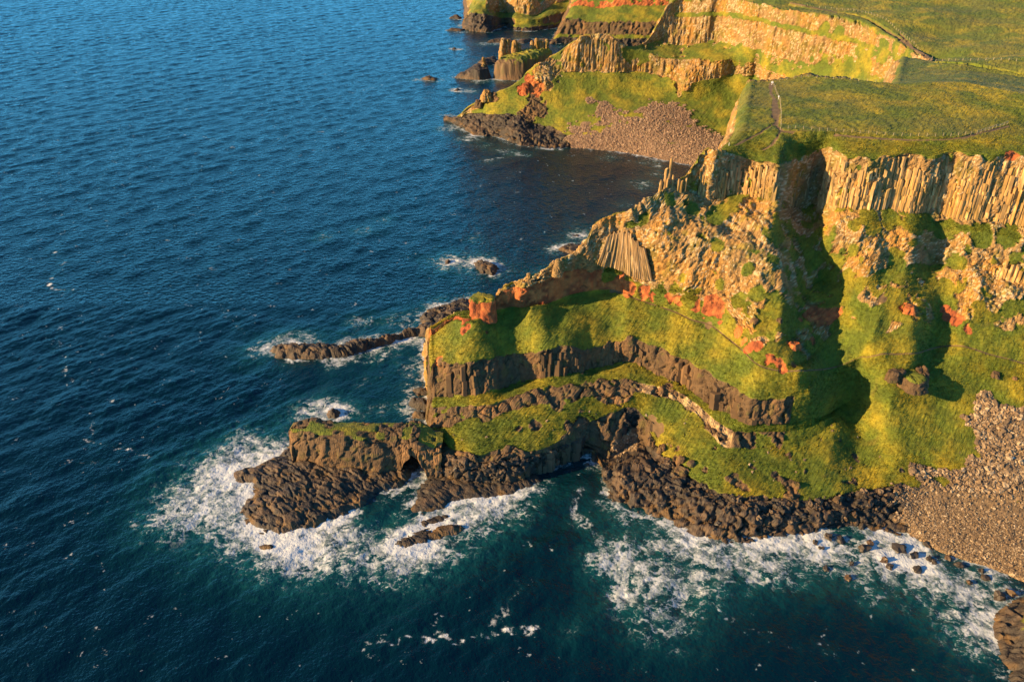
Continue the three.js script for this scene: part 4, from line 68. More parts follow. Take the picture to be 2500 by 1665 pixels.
[-62.9,-4.38,-740.4,-55.3,-4.75,-732.3,-47.7,-6.3,-723.4,-41,-8.37,-725.6,-34,-9.42,-723.3,-27.2,-10.54,-725.4,-20.3,-11.5,-725.6,-13.4,-12.27,-722.4,-6.5,-13,-722.5,0.4,-13.76,-722.1,7.2,-15,-724.8,14.2,-16.91,-727.2,21,-18.36,-725.5,28,-19,-727.8,35.2,-20.04,-733,42.2,-21.16,-733.1,49,-22.74,-730.9,55.6,-24.24,-726.6,62.2,-25.22,-722.8,69,-25.32,-722.9,75.9,-25.38,-723.2,83,-25.14,-724.5,89.8,-24.53,-724.4,97,-22.64,-726.5,104.1,-22.38,-728.3,111.5,-22.55,-731,119.8,-23.21,-739.6,141.2,0.73,-823.4,170,46.88,-939.2,201.4,95.54,-1057.4,221.9,118.28,-1109.6,232.3,118.4,-1108.7,241.7,119.01,-1103.7,251.2,119.6,-1099.4,261.6,120.07,-1099.2,270.9,120.46,-1094.5,279,120.83,-1085.8,286.9,121.08,-1076.5,294.9,121.17,-1068.5,303.5,121.23,-1063,312.1,121.26,-1058.1,317.9,120.99,-1043.9,325.9,120.7,-1038.1,333.9,120.4,-1032.2,341.9,120.05,-1026.8,350.1,119.6,-1022.1,358.2,119.14,-1017.5,366.1,118.68,-1012.8,374,118.18,-1008.1,381.8,117.66,-1003.3,389.4,117.13,-998.6,397,116.59,-993.8,404.5,116.04,-989,409.6,115.77,-978.7,414.3,115.52,-968.1,418.9,115.28,-957.5,423.2,115.04,-946.8,427.3,114.65,-936,431.2,114.25,-925.2,434.9,113.91,-914.5,438.5,113.68,-904.1,443,113.57,-895.8,450.3,113.81,-893.4,455,113.87,-886.1,459.6,113.93,-878.8,464,113.99,-871.4,470,114.2,-867.1,476.1,114.42,-863.3,482.1,114.65,-859.4,488.1,114.88,-855.6,494,115.1,-851.7,499.8,115.33,-847.9,505.6,115.55,-844,511.3,115.78,-840.2,516.9,116,-836.4,524.2,116,-835.5,531.6,116,-834.5,538.9,116,-833.5,546.1,116,-832.5,553.4,116,-831.5,560.6,116,-830.6,567.8,116,-829.6,575,116,-828.6,582.8,116,-828.4,590.7,116,-828.4,598.5,116,-828.4,606.4,116,-828.4,614.3,116,-828.4,622.1,116,-828.4,630,116,-828.4,637.9,116,-828.4,645.7,116,-828.4]];
const NET_HEAD=[[44.6,-3,-1037.4,53.5,-3,-1039.7,62.5,-3,-1042.2,71.4,-3,-1042,80.1,-3,-1039.8,88.7,-3,-1037.7,97.3,-3,-1035.2,105.8,-3,-1032.7,114.3,-3,-1030.1,122.8,-3,-1027.6,131.3,-3,-1025.6,139.9,-3,-1025.1,148.6,-3,-1024.6,157.2,-3,-1024.1,165.8,-3,-1023.6,174.4,-3,-1023,183,-3,-1022.5,191.6,-3,-1022,200.2,-3,-1021.5,208.8,-3,-1021,217.4,-3,-1020.4,225.9,-3,-1020.1,234.6,-3,-1020.1,243.3,-3,-1020.1,252,-3,-1020.1,260.6,-3,-1020.1],
[44.9,-2.25,-1043.4,53.9,4.86,-1045.7,62.9,5.12,-1048.2,71.8,5.19,-1047.8,80.5,5.17,-1045.8,89.2,5.14,-1043.7,97.9,5.31,-1041.2,106.5,5.51,-1038.7,115,5.71,-1036.1,123.5,5.91,-1033.6,132.1,6.06,-1031.8,140.8,6.15,-1031.3,149.5,6.24,-1030.7,158.1,6.33,-1030.2,166.8,6.42,-1029.6,175.5,6.51,-1029.1,184.1,6.6,-1028.6,192.8,6.69,-1028,201.4,6.78,-1027.5,210,6.87,-1027,218.6,6.95,-1026.4,227.3,7,-1026.2,236,7,-1026.2,244.7,7,-1026.2,253.5,7,-1026.2,262.2,7,-1026.2],
[45.1,-3.03,-1049.4,54.2,6.99,-1051.7,63.2,11.5,-1053.7,72.1,10.76,-1052.3,80.9,10.02,-1051,89.7,9.28,-1049.6,98.5,9.77,-1047.3,107.1,10.34,-1045,115.7,10.91,-1042.7,124.3,11.49,-1040.3,132.9,12.06,-1038,141.6,12.39,-1037.1,150.3,12.67,-1036.6,159,12.95,-1036.1,167.8,13.23,-1035.6,176.5,13.51,-1035,185.2,13.65,-1034.5,193.9,13.74,-1034,202.6,13.82,-1033.5,211.2,13.9,-1033,219.9,13.98,-1032.4,228.6,14.02,-1032.2,237.4,14.02,-1032.2,246.2,14.02,-1032.2,255,14.02,-1032.2,263.7,14.02,-1032.2],
[45.3,-3.63,-1054.4,54.4,7.96,-1056.7,63.6,23.68,-1059.2,72.5,24.96,-1058.2,81.4,24.41,-1056.8,90.2,21.62,-1054.7,98.9,22.29,-1052.2,107.6,22.97,-1049.6,116.2,23.65,-1047.1,124.9,23.8,-1045.5,133.7,23.74,-1044.3,142.4,23.68,-1043.1,151.1,23.62,-1041.9,159.8,23.81,-1041.1,168.6,24.23,-1040.6,177.3,24.66,-1040,186.1,24.99,-1039.5,194.8,25.27,-1039,203.5,25.55,-1038.5,212.3,25.83,-1038,221,26.11,-1037.4,229.8,26.18,-1037.3,238.6,26.18,-1037.3,247.4,26.18,-1037.3,256.2,26.18,-1037.3,265,26.18,-1037.3],
[46.4,-7.68,-1079.4,55.7,4.43,-1081.7,65.1,20.7,-1084.2,74.2,36.05,-1083.9,83.3,38.59,-1081.8,92.3,37.73,-1079.4,101.2,36.86,-1077.1,110.2,36,-1074.7,119,37.33,-1072.3,127.9,38.67,-1069.9,136.7,39.93,-1067.6,145.7,39.99,-1067.1,154.7,40.06,-1066.6,163.6,40.13,-1066.1,172.6,40.19,-1065.6,181.6,40.57,-1065,190.5,40.97,-1064.5,199.5,41.38,-1064,208.4,41.78,-1063.5,217.4,42.19,-1063,226.3,42.59,-1062.4,235.3,42.59,-1062.4,244.4,42.59,-1062.4,253.4,42.59,-1062.4,262.4,42.59,-1062.4,271.5,42.59,-1062.4],
[46.7,-8.44,-1085.4,56,3.93,-1087.7,65.4,19.94,-1090.2,74.7,38.07,-1090,83.8,44.45,-1087.8,92.8,45.18,-1085.5,101.8,44.72,-1083.1,110.8,44.39,-1080.7,119.7,46.05,-1078.2,128.6,47.72,-1075.8,137.4,49.1,-1073.6,146.5,48.69,-1073.1,155.5,48.27,-1072.6,164.6,47.85,-1072.1,173.6,47.43,-1071.6,182.6,47.82,-1071,191.6,48.23,-1070.5,200.6,48.63,-1070,209.6,49.03,-1069.5,218.6,49.43,-1069,227.6,49.79,-1068.5,236.7,49.79,-1068.5,245.8,49.79,-1068.5,254.8,49.79,-1068.5,263.9,49.79,-1068.5,273,49.79,-1068.5],
[47.6,-11.95,-1107.4,57.1,0.85,-1109.7,66.7,16.91,-1112,76.2,35.96,-1112,85.5,47.72,-1109.8,94.7,52.48,-1107.5,103.9,53.19,-1105.1,113,53.89,-1102.7,122.1,54.51,-1100.2,131.2,55.14,-1097.7,140.2,55.74,-1095.6,149.5,56.29,-1095.1,158.7,56.84,-1094.6,167.9,57.39,-1094.1,177.2,58,-1093.6,186.4,59.09,-1093,195.6,60.19,-1092.5,204.7,61.28,-1092,213.9,62.37,-1091.5,223.1,63.46,-1091,232.3,64.2,-1090.6,241.6,64.2,-1090.6,250.8,64.2,-1090.6,260.1,64.2,-1090.6,269.4,64.2,-1090.6,278.6,64.2,-1090.6],
[48.7,-15.96,-1132.4,58.4,-2.72,-1134.7,68.2,13.43,-1136.8,77.9,32.53,-1137,87.4,49.55,-1134.8,96.8,61.02,-1132.6,106.2,66.43,-1130.1,115.6,70.84,-1127.7,124.9,72.13,-1125.1,134.1,73.42,-1122.6,143.5,74.36,-1120.8,152.9,74.66,-1120.2,162.3,74.96,-1119.7,171.8,75.26,-1119.1,181.2,75.54,-1118.6,190.6,75.76,-1118,200,75.98,-1117.5,209.4,76.2,-1117,218.8,76.42,-1116.5,228.2,76.64,-1116,237.6,76.75,-1115.7,247.1,76.75,-1115.7,256.6,76.75,-1115.7,266.1,76.75,-1115.7,275.6,76.75,-1115.7,285.1,76.75,-1115.7],
[51.3,-16.76,-1192.4,61.5,-2.86,-1194.7,71.8,14.1,-1196.8,82,34.16,-1197,92,52.02,-1194.8,102,64.07,-1192.6,111.9,69.76,-1190.1,121.7,74.38,-1187.7,131.5,75.74,-1185.1,141.3,77.09,-1182.6,151.1,78.08,-1180.8,161.1,78.39,-1180.2,171,78.71,-1179.7,181,79.02,-1179.1,190.9,79.31,-1178.6,200.9,79.54,-1178,210.8,79.78,-1177.5,220.7,80.01,-1177,230.6,80.24,-1176.5,240.5,80.47,-1176,250.4,80.59,-1175.7,260.4,80.59,-1175.7,270.4,80.59,-1175.7,280.4,80.59,-1175.7,290.4,80.59,-1175.7,300.4,80.59,-1175.7],
[57.3,-17.56,-1332.4,68.7,-3,-1334.7,80.2,14.77,-1336.8,91.6,35.78,-1337,102.8,54.5,-1334.8,113.9,67.13,-1332.6,125,73.08,-1330.1,136.1,77.92,-1327.7,147.1,79.34,-1325.1,158,80.77,-1322.6,169.1,81.8,-1320.8,180.2,82.13,-1320.2,191.3,82.46,-1319.7,202.5,82.79,-1319.1,213.6,83.09,-1318.6,224.7,83.33,-1318,235.8,83.58,-1317.5,246.9,83.82,-1317,258,84.06,-1316.5,269.1,84.3,-1316,280.2,84.43,-1315.7,291.4,84.43,-1315.7,302.6,84.43,-1315.7,313.8,84.43,-1315.7,325,84.43,-1315.7,336.2,84.43,-1315.7],
[70.2,-18.35,-1632.4,84.2,-3.13,-1634.7,98.2,15.44,-1636.8,112.1,37.41,-1637,125.9,56.98,-1634.8,139.6,70.18,-1632.6,153.2,76.4,-1630.1,166.8,81.46,-1627.7,180.4,82.95,-1625.1,193.9,84.44,-1622.6,207.5,85.52,-1620.8,221.2,85.86,-1620.2,234.8,86.2,-1619.7,248.5,86.55,-1619.1,262.2,86.87,-1618.6,275.9,87.12,-1618,289.5,87.37,-1617.5,303.2,87.63,-1617,316.8,87.88,-1616.5,330.5,88.14,-1616,344.1,88.26,-1615.7,357.9,88.26,-1615.7,371.6,88.26,-1615.7,385.3,88.26,-1615.7,399.1,88.26,-1615.7,412.8,88.26,-1615.7]];
const NET_CAPE=[[-68.8,-3,-1165.9,-60.3,-3,-1141.4,-52.8,-3,-1132.2,-45.6,-3,-1129.2,-38.5,-3,-1126.3,-31.5,-3,-1125.8,-24.7,-3,-1135.2,-18.1,-3,-1157.1,-11,-3,-1169.6,-3.7,-3,-1158.7,3.4,-3,-1140.5,10.5,-3,-1138.1,17.5,-3,-1135.7,24.5,-3,-1135.3,31.7,-3,-1138.7,38.9,-3,-1142.7,46.2,-3,-1148.5,53.6,-3,-1154.3,61,-3,-1160,68.5,-3,-1165.8,76,-3,-1169.6,83.3,-3,-1169.6,90.5,-3,-1169.6,97.8,-3,-1169.6,105,-3,-1169.6,112.3,-3,-1169.6,119.5,-3,-1169.6,126.8,-3,-1169.6,134,-3,-1169.6],
[-69.1,-1.17,-1171.2,-60.6,5.07,-1148.1,-53,5.65,-1137.2,-45.8,5.09,-1134.3,-38.7,4.54,-1131.4,-31.7,3.93,-1130.8,-24.9,3.06,-1140.4,-18.1,2.1,-1158.8,-11,1.59,-1174.5,-3.7,2.39,-1163.7,3.4,3.66,-1145.5,10.5,3.65,-1143.1,17.6,3.63,-1140.7,24.6,3.25,-1140.4,31.8,2.2,-1143.7,39,1.41,-1147.7,46.4,1.2,-1153.5,53.8,1,-1159.3,61.3,0.8,-1165,68.8,0.6,-1170.8,76.3,0.58,-1174.4,83.6,0.85,-1174.5,90.9,1.13,-1174.5,98.2,1.4,-1174.5,105.5,1.67,-1174.5,112.8,1.94,-1174.5,120,2.22,-1174.5,127.3,2.49,-1174.5,134.6,2.72,-1174.6],
[-69.5,-1.29,-1178.2,-61,9.38,-1155.2,-53.3,11.62,-1144.2,-46.1,12.05,-1141.2,-38.9,12.48,-1138.3,-32,9.38,-1141.6,-25.1,6.43,-1151.1,-18.3,3.95,-1171.9,-11.1,2.81,-1181.5,-3.7,4,-1170.7,3.5,5.96,-1152.5,10.6,6.13,-1150.1,17.7,6.29,-1147.7,24.8,6.12,-1147.4,32,5.36,-1150.7,39.3,4.98,-1154.8,46.7,5.48,-1160.5,54.1,6.11,-1166.3,61.6,6.81,-1172,69.3,7.51,-1177.8,76.8,8.07,-1181.2,84.1,8.4,-1181.3,91.4,8.74,-1181.3,98.8,9.08,-1181.4,106.1,9.42,-1181.4,113.4,9.76,-1181.4,120.7,10.1,-1181.5,128.1,10.43,-1181.5,135.4,10.69,-1181.6],
[-69.9,-1.81,-1185.3,-61.4,14.3,-1162.2,-53.6,21.36,-1151.2,-46.4,21.32,-1148.2,-39.2,21.28,-1145.3,-32.2,18.88,-1148.6,-25.2,15.83,-1157.9,-18.4,11.66,-1178.7,-11.1,10.38,-1182.1,-3.7,11.65,-1171.3,3.5,12.61,-1159.5,10.6,12.57,-1157.1,17.8,12.53,-1154.7,24.9,12.33,-1154.4,32.2,11.86,-1157.7,39.5,12.17,-1161.8,46.9,14.09,-1167.5,54.4,15.43,-1173.3,62,16.53,-1179,69.7,17.63,-1184.8,77.2,18.38,-1188,84.6,18.71,-1188,92,19.05,-1188.1,99.3,19.38,-1188.2,106.7,19.71,-1188.3,114.1,20.05,-1188.3,121.5,20.38,-1188.4,128.8,20.72,-1188.5,136.2,20.94,-1188.6],
[-70.9,-4.04,-1202.3,-62.3,13.08,-1179.3,-54.4,22.54,-1168.2,-47.1,27.9,-1165.2,-39.8,27.06,-1162.8,-32.6,25.09,-1162.8,-25.8,19.87,-1181.3,-18.7,14.64,-1199.8,-11.3,14.41,-1197.6,-3.8,16.45,-1186,3.5,17.72,-1176.6,10.8,16.5,-1174.1,18,15.28,-1171.7,25.3,14.35,-1171.5,32.7,13.89,-1174.7,40.1,17.4,-1179.1,47.6,21.34,-1184.5,55.2,24.47,-1190.3,62.9,26.74,-1196,70.7,28.25,-1201.8,78.3,29.04,-1204.7,85.8,29.16,-1204.8,93.3,29.28,-1204.9,100.7,29.41,-1205,108.2,29.53,-1205.1,115.7,29.66,-1205.2,123.2,29.78,-1205.4,130.7,29.9,-1205.5,138.2,29.98,-1205.6],
[-71.4,-4.92,-1210.4,-62.7,13.37,-1187,-54.8,22.88,-1176.2,-47.4,29.08,-1173.2,-40,32.91,-1170.8,-32.8,35.42,-1170.6,-25.9,33.88,-1189,-18.8,32.33,-1207.4,-11.3,33.21,-1205.7,-3.8,35.3,-1194.1,3.6,36.77,-1184.6,10.9,36.28,-1182.2,18.2,35.8,-1179.7,25.5,34.51,-1179.5,32.9,30.8,-1182.7,40.4,28.2,-1186.9,47.9,31.46,-1192.6,55.6,34.73,-1198.3,63.3,37.03,-1204,71.1,38.59,-1209.8,78.8,39.33,-1212.4,86.3,39.45,-1212.5,93.9,39.58,-1212.7,101.4,39.7,-1212.9,108.9,39.82,-1213,116.5,39.94,-1213.2,124,40.06,-1213.3,131.5,40.18,-1213.5,139.1,40.24,-1213.6],
[-73.2,-9.28,-1241.4,-64.3,10.71,-1217.1,-56.3,19.74,-1207.9,-48.7,26.39,-1204.2,-41.1,32.29,-1202.4,-33.6,37.85,-1201.5,-26.6,39.98,-1219,-19.3,41.81,-1238,-11.6,43.89,-1236.9,-3.9,46.09,-1225.1,3.6,47.82,-1215.6,11.2,48.08,-1213.2,18.6,48.35,-1210.7,26.2,47.87,-1210.7,33.7,46.43,-1213.8,41.4,46.33,-1218,49.2,48.09,-1223.7,57,49.84,-1229.4,65,51.6,-1235.1,73,53.36,-1240.8,80.8,53.96,-1243,88.5,53.94,-1243.2,96.2,53.92,-1243.4,104,53.9,-1243.6,111.7,53.88,-1243.8,119.4,53.86,-1244.1,127.2,53.84,-1244.3,134.9,53.81,-1244.5,142.6,53.81,-1244.6],
[-76.2,-12.99,-1291.4,-66.9,14.99,-1267.1,-58.6,27.63,-1257.9,-50.7,36.95,-1254.2,-42.8,45.21,-1252.4,-35,52.99,-1251.5,-27.7,55.97,-1269,-20.1,58.53,-1288,-12.1,61.44,-1286.9,-4.1,64.53,-1275.1,3.8,66.95,-1265.6,11.6,67.32,-1263.2,19.4,67.69,-1260.7,27.2,67.02,-1260.7,35.1,65.01,-1263.8,43.1,64.87,-1268,51.2,67.32,-1273.7,59.4,69.78,-1279.4,67.6,72.24,-1285.1,75.9,74.7,-1290.8,84,75.55,-1293,92.1,75.52,-1293.2,100.1,75.49,-1293.4,108.1,75.46,-1293.6,116.2,75.43,-1293.8,124.2,75.4,-1294.1,132.3,75.37,-1294.3,140.3,75.34,-1294.5,148.4,75.33,-1294.6],
[-82.7,-13.91,-1401.4,-72.7,16.06,-1377.1,-63.7,29.61,-1367.9,-55.1,39.59,-1364.2,-46.6,48.44,-1362.4,-38.1,56.78,-1361.5,-30.1,59.96,-1379,-21.8,62.72,-1398,-13.1,65.83,-1396.9,-4.4,69.14,-1385.1,4.1,71.73,-1375.6,12.6,72.13,-1373.2,21.1,72.52,-1370.7,29.6,71.81,-1370.7,38.2,69.65,-1373.8,46.9,69.5,-1378,55.6,72.13,-1383.7,64.5,74.77,-1389.4,73.4,77.4,-1395.1,82.4,80.03,-1400.8,91.2,80.94,-1403,99.9,80.91,-1403.2,108.6,80.88,-1403.4,117.3,80.85,-1403.6,126.1,80.82,-1403.8,134.8,80.79,-1404.1,143.5,80.75,-1404.3,152.2,80.72,-1404.5,161,80.71,-1404.6],
[-96.8,-14.84,-1641.4,-85.4,17.13,-1617.1,-74.9,31.58,-1607.9,-64.8,42.23,-1604.2,-54.8,51.67,-1602.4,-44.8,60.56,-1601.5,-35.3,63.96,-1619,-25.6,66.9,-1638,-15.4,70.22,-1636.9,-5.2,73.75,-1625.1,4.8,76.52,-1615.6,14.8,76.94,-1613.2,24.8,77.35,-1610.7,34.8,76.6,-1610.7,44.9,74.29,-1613.8,55,74.13,-1618,65.3,76.94,-1623.7,75.6,79.75,-1629.4,86,82.56,-1635.1,96.5,85.37,-1640.8,106.8,86.34,-1643,117,86.31,-1643.2,127.2,86.27,-1643.4,137.4,86.24,-1643.6,147.6,86.2,-1643.8,157.8,86.17,-1644.1,168,86.14,-1644.3,178.3,86.1,-1644.5,188.5,86.09,-1644.6]];
const ISLES={"platform":[[-33.9,-217.1],[-35.2,-212.3],[-43.6,-206.3],[-51.0,-198.6],[-60.4,-192.5],[-65.4,-189.0],[-73.2,-187.3],[-79.0,-187.8],[-85.6,-193.7],[-88.0,-197.4],[-87.1,-203.3],[-86.2,-207.6],[-88.7,-211.6],[-93.9,-213.0],[-95.8,-217.8],[-93.7,-219.9],[-89.0,-221.1],[-85.5,-225.0],[-82.1,-230.2],[-80.5,-234.3],[-66.3,-236.4],[-50.3,-235.9],[-34.0,-231.2],[-29.4,-223.8]],"redledge":[[-32.7,-198.0],[-28.8,-196.4],[-22.2,-198.8],[-18.2,-202.8],[-10.4,-203.9],[-3.0,-205.9],[6.6,-209.1],[10.2,-213.2],[8.7,-217.8],[-6.3,-215.5],[-23.5,-216.2],[-28.9,-218.0],[-31.4,-210.5]],"drowned":[[-37.0,-182.2],[-35.8,-185.0],[-30.4,-188.4],[-22.3,-190.8],[-15.8,-191.9],[-14.0,-189.4],[-21.9,-185.0],[-27.8,-183.3],[-32.8,-180.5]],"drowned2":[[-29.0,-192.9],[-24.7,-195.4],[-20.7,-197.0],[-19.8,-194.5],[-23.8,-192.5],[-27.2,-191.4]],"skerry":[[-105.0,-299.3],[-104.1,-303.0],[-100.9,-304.9],[-93.3,-304.1],[-80.1,-303.7],[-73.9,-303.4],[-69.0,-308.3],[-60.1,-308.3],[-56.6,-311.8],[-52.4,-312.6],[-44.7,-319.4],[-42.1,-323.1],[-43.6,-329.8],[-35.8,-340.7],[-27.6,-346.7],[-20.5,-348.0],[-15.8,-334.6],[-24.8,-313.8],[-35.5,-310.6],[-41.9,-312.6],[-47.9,-311.0],[-53.7,-306.4],[-59.2,-301.9],[-70.2,-294.2],[-75.8,-292.7],[-85.8,-292.4],[-93.9,-292.4],[-101.3,-293.8]],"rockA":[[-20.6,-390.7],[-16.1,-394.0],[-10.4,-390.7],[-5.7,-384.1],[-10.6,-376.1],[-16.9,-378.2]],"rockB":[[-36.1,-394.0],[-34.4,-395.7],[-31.9,-393.5],[-33.0,-389.6],[-35.4,-390.1]],"rockC":[[24.8,-410.9],[31.8,-415.2],[42.1,-416.4],[43.4,-403.2],[34.3,-401.5],[27.9,-406.1]],"rockD":[[35.2,-429.6],[37.6,-432.2],[39.6,-429.0],[37.2,-426.4]],"rockE":[[-71.2,-252.9],[-69.3,-255.8],[-66.4,-254.1],[-65.0,-250.1],[-66.9,-247.8],[-69.5,-248.7]],"rockF":[[-39.5,-268.6],[-36.9,-270.5],[-32.3,-269.9],[-31.3,-264.3],[-37.4,-264.9]],"rockG":[[-40.6,-259.4],[-39.2,-262.4],[-32.9,-262.4],[-31.3,-254.4],[-37.2,-254.4]],"rockH":[[-39.5,-252.4],[-37.1,-254.1],[-32.9,-252.9],[-32.8,-248.9],[-37.5,-249.2]],"rockI":[[-77.8,-182.0],[-76.2,-182.9],[-73.1,-182.2],[-72.9,-180.5],[-76.3,-180.3]],"rockJ":[[-40.9,-308.7],[-39.1,-309.9],[-36.4,-308.3],[-38.1,-306.0]],"foreground":[[144.5,-162.2],[137.4,-158.1],[133.3,-154.0],[130.8,-147.4],[128.8,-141.8],[127.3,-135.2],[122.0,-128.9],[116.6,-120.6],[127.6,-116.1],[147.9,-125.3],[166.0,-146.0],[163.6,-160.9],[153.1,-164.1]],"farA":[[-93.2,-843.3],[-85.9,-851.5],[-75.4,-843.3],[-77.8,-835.2],[-87.5,-835.2]],"farB":[[-57.4,-790.3],[-53.6,-796.7],[-49.1,-793.0],[-52.2,-787.5]],"farC":[[-74.3,-1006.0],[-70.5,-1011.6],[-65.0,-1006.0],[-68.8,-1000.4]],"farD":[[-32.4,-1049.7],[-22.0,-1071.3],[-9.4,-1074.5],[1.6,-1068.2],[3.8,-1052.7],[-14.6,-1048.2]],"farE":[[3.8,-1046.7],[7.6,-1058.9],[23.1,-1071.3],[27.9,-1061.9],[15.1,-1043.7]],"farF":[[29.0,-1065.1],[40.3,-1074.5],[49.8,-1065.1],[42.3,-1052.7]],"farG":[[-39.7,-917.0],[-31.6,-932.6],[-18.2,-947.5],[-14.9,-920.6],[-30.9,-911.1]],"farH":[[-91.9,-1248.7],[-84.0,-1265.5],[-73.1,-1252.9],[-76.2,-1240.4]],"farI":[[-88.1,-1141.3],[-77.8,-1153.8],[-62.0,-1144.8],[-67.9,-1134.3]],"pillar":[[-59.7,-847.4],[-50.7,-862.0],[-39.2,-870.6],[-23.6,-866.3],[-20.4,-843.3],[-33.5,-836.2],[-46.9,-841.2]],"castle":[[-20.0,-843.3],[-18.5,-857.8],[10.7,-888.2],[40.4,-911.1],[45.0,-877.1],[28.1,-849.4],[10.1,-837.2],[-7.5,-837.2]]};
const SHALLOWS=[[98.4,-185.6,1.4],[102.1,-184.6,1.2],[107.5,-181.1,1.6],[101.9,-174.8,0.9],[112.2,-176.0,1.3],[118.6,-180.5,1.5],[122.1,-177.8,1.3],[125.9,-176.6,1.0],[133.5,-174.3,1.0],[139.3,-172.0,0.9],[139.1,-169.1,0.9],[139.3,-161.7,1.6],[143.2,-163.3,1.4],[93.3,-172.5,0.8],[98.8,-169.1,0.9],[112.4,-173.4,1.0],[94.9,-181.1,0.8],[120.4,-172.5,1.1],[110.4,-183.3,1.0],[131.5,-176.9,0.9],[39.5,-217.8,1.1],[28.8,-224.3,1.0],[26.3,-221.4,0.7],[33.8,-220.2,0.8],[126.7,-175.0,0.8],[133.4,-167.4,0.8],[93.6,-183.3,0.9]];
